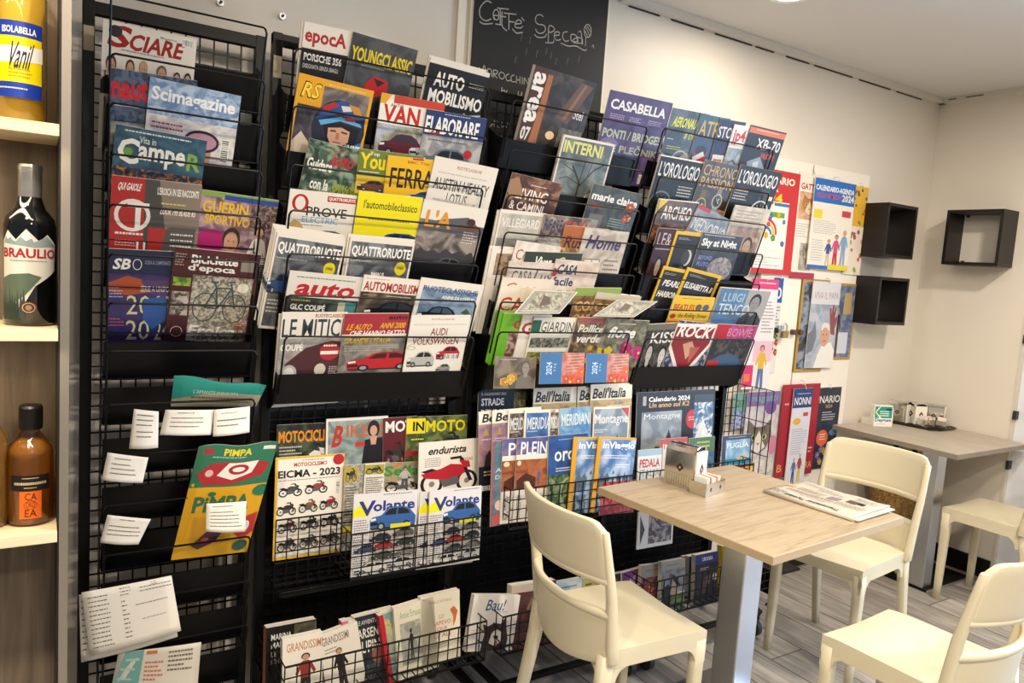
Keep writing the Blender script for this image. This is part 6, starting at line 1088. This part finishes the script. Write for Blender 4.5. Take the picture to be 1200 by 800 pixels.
bm(GB, 2.06, .86, .01, (748, 527.5), (776, 525), .2, 'white guide with red capitals in the basket behind the napkin dispenser',
   [('r', 'd8d8d4', 0, 0, 1, 1), ('r', '98b4c4', 0, 0, 1, .12), ('t', 'b03c3c', 'PEDALA', .08, .18, .92, .34, 'b'), ('t', '7c8478', 'ITALIA', .1, .38, .92, .52, 'n'), ('r', ('8c8c74', 'a8a48c', 'c4bca4', 10), 0, .6, 1, 1)], 'guide_book', 'book')
bm(GB, 2.06, .86, .0, (774, 514.5), (806, 512), .2, 'guide with a red border, half hidden behind the chrome dispenser',
   [('r', 'b04c4c', 0, 0, 1, 1), ('r', 'c8c4bc', .1, .1, .95, .95), ('t', '8c3c3c', 'ITALIA', .14, .1, .9, .2, 'n')], 'guide_book', 'book')
bm(GB, 2.06, .86, .004, (808, 513.5), (838, 511), .2, 'blue guide with green lettering behind the chrome dispenser',
   [('r', '34587c', 0, 0, 1, 1), ('r', '4a6a4c', 0, 0, 1, .3), ('l', 'a8c060', .3, .08, .8, .24, 2, .6), ('r', ('2c4868', '3c5c7c', '4c6c8c', 6), 0, .4, 1, 1)], 'guide_book', 'book')
bm(GB, 2.06, .86, .0, (847, 511), (881, 508), .19, 'blue regional guide with a seaside photo at the end of the basket',
   [('r', '34466c', 0, 0, 1, 1), ('r', ('6c9cc0', '8cb4d0', 'a8c4d4', 4), .12, .1, .95, .55), ('l', 'c8b890', .2, .04, .8, .07, 1), ('t', 'e6e2d8', 'PUGLIA', .16, .16, .9, .28, ''), ('r', '34809c', .12, .52, .95, .74), ('r', 'b8b49c', .5, .44, .9, .54)], 'guide_book', 'book')
bm(GB, 2.03, .86, .0, (850, 546), (884, 542), .08, 'black and orange booklet lying along the basket edge', [('r', '1c1a1c', 0, 0, 1, 1), ('r', 'd85c2c', .2, .15, .7, .5), ('r', 'e0b030', .7, .15, .95, .4)], 'pamphlet', 'pamphlet')
bm('small magazines under the table edge', 1.995, .70, .0, (748, 600), (790, 594), .14, 'small white booklet hanging low in the basket under the oak table edge', [('r', 'd8d4cc', 0, 0, 1, 1), ('r', ('3c3438', '6c6064', 'a09894', 14), .3, .1, .95, .9), ('poly', '3c3438', [(.06, .1), (.2, .5), (.08, .9)])], 'pamphlet', 'pamphlet')
# ---------------- books in the bottom baskets
def book(label, TL, TR, H, ops, y=2.0, T=.02, tilt=6, g='books in the bottom basket of the second rack', lower=True, **k):
    return bm(g, y, .42, 0, TL, TR, H, label, ops, 'book', 'book', tilt, T=T, **k)
book('black book with white capitals and an orange brown spine, first in the bottom basket', (312, 736), (371, 725), .22,
     [('r', '1c1a1a', 0, 0, 1, 1), ('t', 'e6e2da', 'MARINA', .1, .1, .5, .18, ''), ('t', 'e6e2da', 'MARAZZI', .1, .21, .6, .29, ''), ('t', 'b8b0a4', 'LE', .1, .33, .22, .4, ''), ('t', 'b8b0a4', 'MONTAGNE', .1, .43, .5, .5, ''), ('r', ('3c3a30', '5a5848', '6c6a58', 6), .55, .02, 1, .4)], 2.10, .03, spine='b0664a')
book('cream book with an orange title and a bearded man in a red coat', (331, 749), (378, 739), .19,
     [('r', 'e2dacb', 0, 0, 1, 1), ('t', 'b88250', 'GRANDISSIMI', .1, .09, 1.0, .22, ''), ('full', ('b89070', '241c1a', '8c3028', '2c2420'), .25, .28, .9, .95)], 2.0)
book('cream book with a dark title and a man in a black suit', (372.5, 745), (404, 733), .19,
     [('r', 'e2dacb', 0, 0, 1, 1), ('t', '7c6c64', 'GRANDISSIMI', .1, .07, 1.1, .2, ''), ('l', '8a7c70', .15, .26, .6, .36, 2), ('full', ('b89070', '4c4440', '1c1a1c', '2a2628'), .3, .3, 1, .95)], 2.01, w=.12)
book('slim pink book standing between pale covers', (400.5, 729), (406, 727.5), .21, [('r', 'c46a84', 0, 0, 1, 1), ('e', 'ece0d8', .5, .1, .3, .04)], 2.02, .03, w=.02, base='c46a84')
book('slim teal book beside the pink one', (407, 728), (414, 726.5), .21, [('r', '5c8c98', 0, 0, 1, 1), ('l', 'c8d4d4', .3, .1, .7, .6, 6)], 2.03, .03, w=.025, base='5c8c98')
book('dark adventure book with white stretched capitals', (415, 724), (447, 716), .23,
     [('r', '242a30', 0, 0, 1, 1), ('t', 'c8c8c0', 'LE AVVENTURE', .1, .06, .95, .12, ''), ('t', 'e6e2d8', 'ARSENE', .1, .17, 1.0, .3, ''), ('t', 'e6e2d8', 'LUPIN', .1, .34, .9, .5, ''), ('e', '8a5a4c', .8, .55, .2, .12), ('poly', '16181c', [(.5, .4), (1, .38), (1, .46)]), ('t', '56606a', 'GENTILUOMO', .08, .66, .95, .76, ''), ('t', '56606a', 'LADRO', .08, .8, .8, .9, '')], 2.03, .03, w=.13)
book('red edged paperback between the dark adventure book and a pale one', (443.5, 722), (461, 715), .22, [('r', 'b4202c', 0, 0, .3, 1), ('r', ('6c8c8c', '98a48c', 'b8ac84', 6), .3, 0, 1, 1), ('t', 'd8b040', 'B', .36, .1, .7, .2, '')], 2.0, .025, base='b4202c', w=.08)
book('pale paperback with a street photo and a lone figure', (461, 713), (492, 703.5), .225,
     [('r', 'd8d2b8', 0, 0, 1, 1), ('t', '7c9894', 'Annie Ernaux', .2, .08, 1.0, .18, 'n'), ('r', ('8c8c84', 'a0a094', 'b4b2a4', 10), .18, .24, .96, .82), ('full', ('2c2c2c', '1c1c1c', '1c1c1c', '1c1c1c'), .45, .34, .7, .76)], 1.985, .022, w=.135)
book('tall cream paperback with thin red lettering and an orange bird', (493, 700.5), (538.5, 690), .22,
     [('r', 'e0d8c2', 0, 0, 1, 1), ('t', 'b07c6c', 'CARLO ROVELLI', .22, .09, .78, .13, 'n'), ('t', 'b4583c', 'LO', .46, .3, .58, .36, 'n'), ('t', 'b4583c', 'SAPEVO', .3, .39, .76, .45, 'n'), ('t', 'b4583c', 'QUI', .4, .48, .64, .54, 'n'), ('t', 'b4583c', 'LE ALI', .32, .57, .74, .63, 'n'), ('poly', 'c8682c', [(.74, .26), (.84, .22), (.94, .3), (.88, .44), (.82, .52), (.82, .36)]), ('l', 'a8a08c', .3, .72, .7, .8, 2)], 1.985, .022)
book('white square book with a husky dog on its cover', (556, 697), (610, 697), .18,
     [('r', 'e6e0d6', 0, 0, 1, 1), ('t', '34588c', 'Bau!', .28, .08, .72, .28, 'i'), ('l', '5c6c8c', .5, .3, .8, .33, 1), ('l', 'c8a48c', .02, .62, .3, .7, 2), ('poly', '2e2422', [(.3, 1), (.34, .7), (.28, .52), (.4, .56), (.52, .5), (.66, .52), (.76, .38), (.8, .6), (.86, .8), (.84, 1)]), ('poly', 'dcd6cc', [(.46, .86), (.5, .66), (.6, .62), (.7, .66), (.72, .84), (.6, .92)]), ('e', '1a1614', .6, .76, .05, .035), ('e', 'c06a6c', .62, .87, .035, .05), ('e', '5a3c2a', .5, .66, .025, .02), ('e', '5a3c2a', .7, .65, .025, .02, 18, False)], 1.985, .02)
book('dark red novel with a man in a coat, behind the cream chair', (600, 686.5), (652, 679), .22,
     [('r', ('3a1c1e', '56262a', '4c3c34', 5), 0, 0, 1, 1), ('r', 'b8a898', 0, 0, .5, .12), ('full', ('a88468', '3c2c24', '7a5c44', '4c3c34'), .3, .08, .8, .8), ('t', 'c8b8a8', 'PAZZI', .5, .6, .95, .7, ''), ('t', 'c8b8a8', 'DI JEN', .5, .74, .95, .84, '')], 2.0, .03)
GB3 = 'books in the bottom basket of the third rack'
book('pale blue paperback seen through the chair back slot', (652, 682.5), (682, 677), .2, [('r', ('8cacb8', 'a0bcc4', 'c8ccc4', 4), 0, 0, 1, 1), ('l', '3c4c54', .2, .1, .8, .16, 1), ('e', '2c3038', .5, .5, .2, .12)], 2.03, g=GB3)
book('yellowish paperback behind the chair seat', (684, 678), (696, 675.5), .2, [('r', 'b0a050', 0, 0, 1, 1), ('l', '3c3420', .2, .1, .8, .4, 3)], 2.03, g=GB3, w=.06)
book('red spined paperback behind the chair seat', (697, 676.5), (709, 674), .19, [('r', '8c3428', 0, 0, 1, 1), ('l', 'd8b8a0', .2, .1, .8, .5, 4)], 2.03, g=GB3, w=.06)
book('black paperback behind the chair seat', (710, 675), (728, 671), .19, [('r', '2c2424', 0, 0, 1, 1), ('l', 'a83c34', .2, .1, .8, .5, 4)], 2.04, g=GB3, w=.09)
book('purple paperback tilted at the chair seat corner', (729, 671.5), (751, 665), .2, [('r', '6c2c6c', 0, 0, 1, 1), ('t', 'b890b8', 'M', .3, .1, .7, .3, '')], 2.03, g=GB3, w=.12)
book('novel with a grey band above a crowd in red', (752.5, 663), (774.5, 660), .21, [('r', ('3c1c18', '5c2820', 'a05040', 12), 0, 0, 1, 1), ('r', '8a8478', 0, 0, 1, .22), ('l', '5a544c', .2, .09, .8, .14, 1), ('flowers', ['b05040', '8c3028'], .3, .4, .9, .9, 6, .12)], 2.01, g=GB3, w=.11)
book('novel with a grey band above a dancer in a field', (775.5, 659), (801.5, 654), .21, [('r', ('6c8490', '8c98a0', '7c6c60', 5), 0, 0, 1, .6), ('r', 'a09c8c', 0, 0, 1, .16), ('l', '6a6458', .2, .07, .8, .11, 1), ('r', ('34482c', '5c7040', '7c8c54', 10), 0, .62, 1, 1), ('poly', '1c2220', [(.02, .5), (.3, .42), (.5, .52), (.4, .8), (.06, .9)]), ('poly', 'c8a890', [(.36, .62), (.58, .36), (.86, .64)]), ('poly', '3c2420', [(.36, .24), (.6, .28), (.9, .5), (.7, .48)]), ('e', '8a4c38', .42, .28, .08, .05)], 1.99, g=GB3, w=.125)
GB4 = 'books in the bottom basket of the last rack'
UR = [('r', '16181e', 0, 0, 1, 1), ('r', '1c2a6c', 0, 0, 1, .2), ('t', 'd8d8d4', 'URANIA', .3, .07, .76, .15, ''), ('l', 'c0bcb4', .22, .28, .6, .38, 3), ('e', 'c8c0b8', .86, .5, .09, .08), ('poly', '5c3430', [(.3, .8), (.36, .5), (.56, .44), (.5, .6), (.44, .8)]), ('poly', '6c6458', [(.5, .5), (.66, .44), (.64, .62), (.52, .62)])]
book('science fiction paperback with a blue band, hindmost of three', (803, 652.5), (812, 651), .19, UR, 2.06, .025, g=GB4, w=.11)
book('science fiction paperback with a blue band, middle of three', (808, 652), (830, 648), .19, UR, 2.03, .025, g=GB4, w=.12)
book('science fiction paperback with a blue band and a fantastic figure, front of three', (815, 650.5), (845, 644.5), .2, UR, 1.99, .022, g=GB4, w=.13)
book('bright yellow paperback behind the steel table column', (847, 640), (856, 638), .2, [('r', 'd8b818', 0, 0, 1, 1), ('l', '8c5c18', .2, .1, .8, .3, 2)], 2.0, .03, g=GB4, base='d8b818', w=.1)
# ---------------- calendars on the white door and wall
def hang(label, pts, y, ops, g='calendars hanging on the white door and wall', back='e6dfd0', name='calendar', T=.004, hook=True, cat='calendar'):
    q = [at_y(*p, WY-y) for p in pts]; w = ((q[1]-q[0]).length+(q[2]-q[3]).length)/2; h = ((q[3]-q[0]).length+(q[2]-q[1]).length)/2
    x0 = (q[0].x+q[3].x)/2; z1 = (q[0].z+q[1].z)/2; z0 = z1-h
    b = MB(); b.box((x0, WY-y, z0), (x0+w, WY-y+T, z1), P(back)); o = b.build(name); tag(o, label, cat, g); ORIG[o.name] = o.location.copy()
    s = Sheet(w, h, lambda a, b_, z: (x0+a, WY-y-.0003-z, z0+b_)); s.draw([('r', back, 0, 0, 1, 1)]+ops); s.mb.build('printed_sheet', o)
    if hook:
        b = MB(); xc = x0+w*.5; b.tube([(xc, WY-.001, z1+.02), (xc, WY-y-.008, z1+.016), (xc, WY-y-.012, z1+.004), (xc+.004, WY-y-.006, z1-.006), (xc+.012, WY-y-.008, z1+.002)], .0015, STEEL, 6); b.build('hook', o)
    return o
grid = lambda x0, y0, x1, y1, n: [('l', '8a92a4', x0, y0, x1, y1, n, .25)]
hang('red bordered agenda calendar with a rainbow, partly hidden by the last rack', ((866, 192), (940, 203), (924, 327), (852, 312)), .03,
     [('r', 'c42a2a', 0, 0, 1, 1), ('r', 'e8e8de', .04, .3, .86, .96), ('t', 'f0e6d8', 'CALENDARIO', .1, .06, .92, .13, 'b'), ('t', 'f0e6d8', 'AGENDA', .1, .15, .66, .21, 'b'), ('t', 'e6cc20', '2024', .3, .22, .74, .32, 'b'), ('r', '4a9a3c', .5, .3, .6, .33), ('r', '3c6cb0', .62, .31, .86, .34), ('r', '5c9c34', .56, .4, .8, .45), ('o', 'c83030', .5, .6, .2, .14, .03), ('o', 'e0b820', .5, .61, .16, .11, .03), ('o', '3c6cb0', .5, .62, .12, .08, .03), ('r', 'e8e8de', .2, .62, .74, .8), ('flowers', ['c83030', '3c6cb0', '4a9a3c', 'e0b820'], .12, .36, .84, .9, 12, .03), ('r', 'c42a2a', 0, .95, 1, 1)]+grid(.1, .84, .8, .94, 4))
hang('narrow kitten calendar between the red one and the blue topped family calendar', ((941, 201), (968, 206), (951, 330), (922, 322)), .024,
     [('t', 'b03030', 'GATTINI', .1, .1, .9, .16, 'b'), ('r', ('b8906c', 'c89c74', 'd8b494', 8), .08, .18, .9, .44), ('cat', ('b07040', 'e0c8a8', '8a5028'), .2, .2, .8, .4), ('r', ('8c8478', 'a8a094', 'c0b8aa', 8), .3, .66, .8, .92), ('cat', ('7c766c', 'c8c0b4', '4a443c'), .4, .68, .8, .82), ('e', 'e0c838', .7, .54, .12, .03), ('r', 'a82c48', 0, .94, 1, 1)]+grid(.08, .48, .6, .62, 6))
hang('comic strip calendar with a yellow patterned top, furthest along the upper row', ((1000, 217), (1018, 220), (1007, 324), (985, 319)), .0235,
     [('r', 'e0b03c', 0, 0, 1, .45), ('flowers', ['a83c34', '3c5c8c', '5c8c3c', '3a2c24'], .05, .03, .95, .42, 14, .05), ('r', 'e6d8c4', 0, .45, 1, 1), ('flowers', ['c04c5c', 'd88c94', '8cac3c', 'a8485c'], .05, .5, .95, .96, 14, .07)])
hang('blue topped agenda calendar for 2024 with a cartoon family', ((957, 209.5), (1003, 214.5), (993, 318), (944, 313)), .038,
     [('r', '1c68b8', 0, 0, 1, .26), ('t', 'efeae0', 'CALENDARIO-AGENDA', .03, .07, .97, .13, 'b'), ('t', 'c03850', 'DELLA FAMIGLIA', .06, .15, .66, .21, 'i'), ('t', 'e8e0c8', '2024', .68, .14, .98, .22, 'b'), ('r', 'e0c838', .04, .34, .24, .44), ('r', 'c03c48', .72, .32, .94, .39), ('full', (SK, '8a5a34', '34508c', 'c8b8a0'), .36, .66, .58, .96), ('full', (SK, '3c2c28', 'c84c80', 'b82c34'), .52, .6, .78, .98), ('full', (SK, 'c8985c', '7ca0c0', '8ca4b8'), .7, .54, .98, .96), ('r', 'dcc830', .52, .94, 1, 1), ('r', '2c68b0', 0, .96, .5, 1), ('t', '1c1c1c', '', 0, 0, .1, .1)][:-1]+grid(.06, .46, .6, .62, 7)+grid(.06, .68, .34, .93, 9))
hang('pink headed calendar with a woman in a patterned shirt, low behind the last rack', ((884, 326), (914, 328), (899, 456), (866, 455)), .03,
     [('r', 'e8e0e0', 0, 0, 1, 1), ('r', 'd83c78', .0, 0, 1, .09), ('l', 'f0d8e0', .3, .03, .9, .06, 1), ('l', '8a8484', .5, .2, .95, .5, 10), ('r', 'e4b8c8', .3, .56, 1, .75), ('r', 'd02c70', 0, .78, .36, .98), ('r', 'e07830', .05, .86, .26, .93), ('full', (SK, '3a2420', 'd8b030', '56709c'), .36, .6, .9, 1.0)])
hang('narrow calendar with a blue O shaped title behind the pink headed one', ((911, 325), (921, 326), (905, 437), (893, 436)), .022,
     [('r', 'dcd8d0', 0, 0, 1, 1), ('r', '2c50a0', 0, 0, 1, .26), ('o', 'ece8e0', .6, .16, .3, .06, .14), ('l', '6c6c70', .2, .3, .9, .5, 6), ('r', '2c2c2c', .2, .52, 1, .58), ('flowers', ['c03c30', '3c7c34'], .2, .6, .9, .9, 6, .2)])
gf = hang('gold framed picture behind the white calendar of a man waving', ((937, 326), (975, 328), (960, 434), (934, 436)), .0225, [('r', ('3c3430', '5c6880', '8a94a4', 6), .06, .03, .94, .97), ('g', 'b08c3c', 0, 0, 1, 1, .07)], back='b08c3c', name='framed_picture', T=.01, cat='picture', g='pictures on the wall behind the calendars', hook=False)
hang('second gold framed picture with a statue, beside the white calendar of a man waving', ((977, 331), (1004, 333), (997, 421), (968, 421)), .0225, [('r', ('4c5c7c', '6c7c94', '8a8c90', 5), .08, .03, .94, .97), ('g', 'b08c3c', 0, 0, 1, 1, .06), ('poly', 'b89c6c', [(.5, .12), (.8, .12), (.84, .4), (.5, .4)]), ('full', ('b08c50', '5c4a30', '3c2c24', '4c3c34'), .1, .3, .5, .96), ('r', 'c8ccd4', .4, .64, .8, .92)], back='b08c3c', name='framed_picture', T=.01, cat='picture', g='pictures on the wall behind the calendars', hook=False)
hang('tall calendar of a white haired man in white raising his hand', ((951, 329), (986, 331), (975, 429.5), (945, 432)), .034,
     [('r', ('8c98a8', 'a4acb8', 'b8bcc4', 3), 0, .2, 1, 1), ('r', 'd0d0d2', 0, 0, 1, .26), ('t', 'a08c90', 'VIVA IL PAPA', .08, .12, .96, .2, 'n'), ('poly', 'e6e2da', [(.3, 1), (.4, .84), (.55, .72), (.85, .7), (1, .8), (1, 1)]), ('poly', '6c7480', [(.0, .6), (.14, .56), (.2, .44), (.26, .56), (.3, .64), (.2, .8), (0, .84)]), ('e', SK, .6, .62, .17, .13), ('e', 'dcd6cc', .6, .53, .15, .06), ('e', SK, .6, .63, .14, .105), ('e', '4a3a34', .54, .61, .02, .008), ('e', '4a3a34', .66, .61, .02, .008), ('r', '9a5c50', .55, .68, .66, .69), ('poly', '8c4a50', [(.8, .6), (.72, .44), (.68, .3), (.74, .3), (.76, .38), (.78, .26), (.83, .26), (.84, .36), (.88, .28), (.92, .3), (.9, .42), (.98, .38), (.99, .44), (.93, .54), (.95, .62)])])
hang('purple headed kitten calendar beside the last rack, at table height', ((878, 459.5), (914, 458), (905, 557), (866, 553)), .036,
     [('r', ('b0a8b0', 'c0b8bc', 'ccc4c4', 5), 0, 0, 1, 1), ('r', '7a6094', 0, 0, 1, .17), ('t', '6c9ca0', 'magatti', .06, .04, .95, .14, 'i'), ('e', '6c4c8c', .74, .2, .17, .08), ('cat', ('6c6258', 'd8d0c4', '302a26'), .04, .34, .86, .76), ('e', 'c87c94', .9, .66, .14, .12), ('r', ('bcb4ac', 'ccc4bc', 'dcd4cc', 6), .1, .78, .9, 1)])
hang('green headed calendar peeking out beside the purple headed kitten one', ((866, 461), (880, 460), (868, 500), (852, 500)), .026, [('r', '6c9c94', 0, 0, 1, 1), ('t', '3c6c3c', 'cani', .1, .1, .9, .4, 'i'), ('r', ('5c6c9c', '8c98b8', 'b8bccc', 20), 0, .5, 1, 1)])
hang('navy almanac calendar with an orange moon near the cream chair', ((958, 454.5), (986, 453), (976, 549), (944, 548)), .024,
     [('r', ('1c2438', '242c42', '2c344c', 3), 0, 0, 1, 1), ('t', 'e6e2d8', 'LUNARIO', -.1, .1, .97, .19, ''), ('t', 'c89c5c', '2024', .44, .21, .7, .25, ''), ('l', 'd8d8d8', .35, .3, .85, .42, 4, .4), ('e', 'd8643c', .44, .62, .22, .1), ('l', 'f0dcc8', .34, .57, .56, .66, 3, .5), ('e', '5c7cb0', .84, .56, .16, .04), ('flowers', ['b89c3c', '8c6c9c'], .3, .76, .95, .96, 6, .07)])
hang('red backed calendar board near the cream chair', ((918, 451), (961, 449), (951, 556), (908, 558)), .034,
     [('r', '9c1f30', 0, 0, 1, 1), ('l', 'd8c0b0', .08, .2, .2, .24, 1), ('t', 'd8a860', 'B', .04, .86, .16, .94, 'n'), ('t', 'd8a860', 'RA', .8, .86, .97, .93, 'n'), ('l', 'e0b8a0', .84, .7, .96, .78, 2)], back='9c1f30')
hang('slim white grandparents calendar with a blue top, in front of the red board', ((929, 455.5), (952, 454.5), (942, 566), (921, 567)), .046,
     [('r', 'd4d4dc', 0, 0, 1, 1), ('r', '1c3c78', 0, 0, 1, .2), ('l', 'b8c8dc', .2, .05, .9, .07, 1), ('t', 'efece6', 'NONNI', .08, .09, .94, .17, ''), ('r', 'c04858', .6, .25, .86, .29), ('e', 'e0a838', .3, .34, .2, .035), ('l', '8a8c98', .1, .42, .9, .7, 12, .3), ('full', ('c8a088', 'b8b4b0', '5c6ca0', '3c4c78'), .2, .72, .55, 1), ('full', ('c8a088', 'c8c4bc', 'a83c3c', 'd8b840'), .5, .68, .85, .98)])
# padlock and hasp
pk = MB(); c = at_y(921, 389, WY-.05); pk.tube([(c.x-.035, c.y, c.z-.0), (c.x-.04, c.y, c.z+.03), (c.x-.015, c.y, c.z+.045), (c.x+.005, c.y, c.z+.03), (c.x+.004, c.y, c.z+.0)], .004, STEEL, 8)
pk.box((c.x-.03, c.y-.008, c.z-.028), (c.x+.012, c.y+.008, c.z+.006), mat('brass', 'a08a50', .35, .8)); pk.box((c.x-.04, c.y+.012, c.z+.01), (c.x+.0, WY-.018, c.z+.03), STEEL)
o = pk.build('padlock', bevel=.002); tag(o, 'brass padlock with a steel shackle on the seam of the white door', 'padlock')
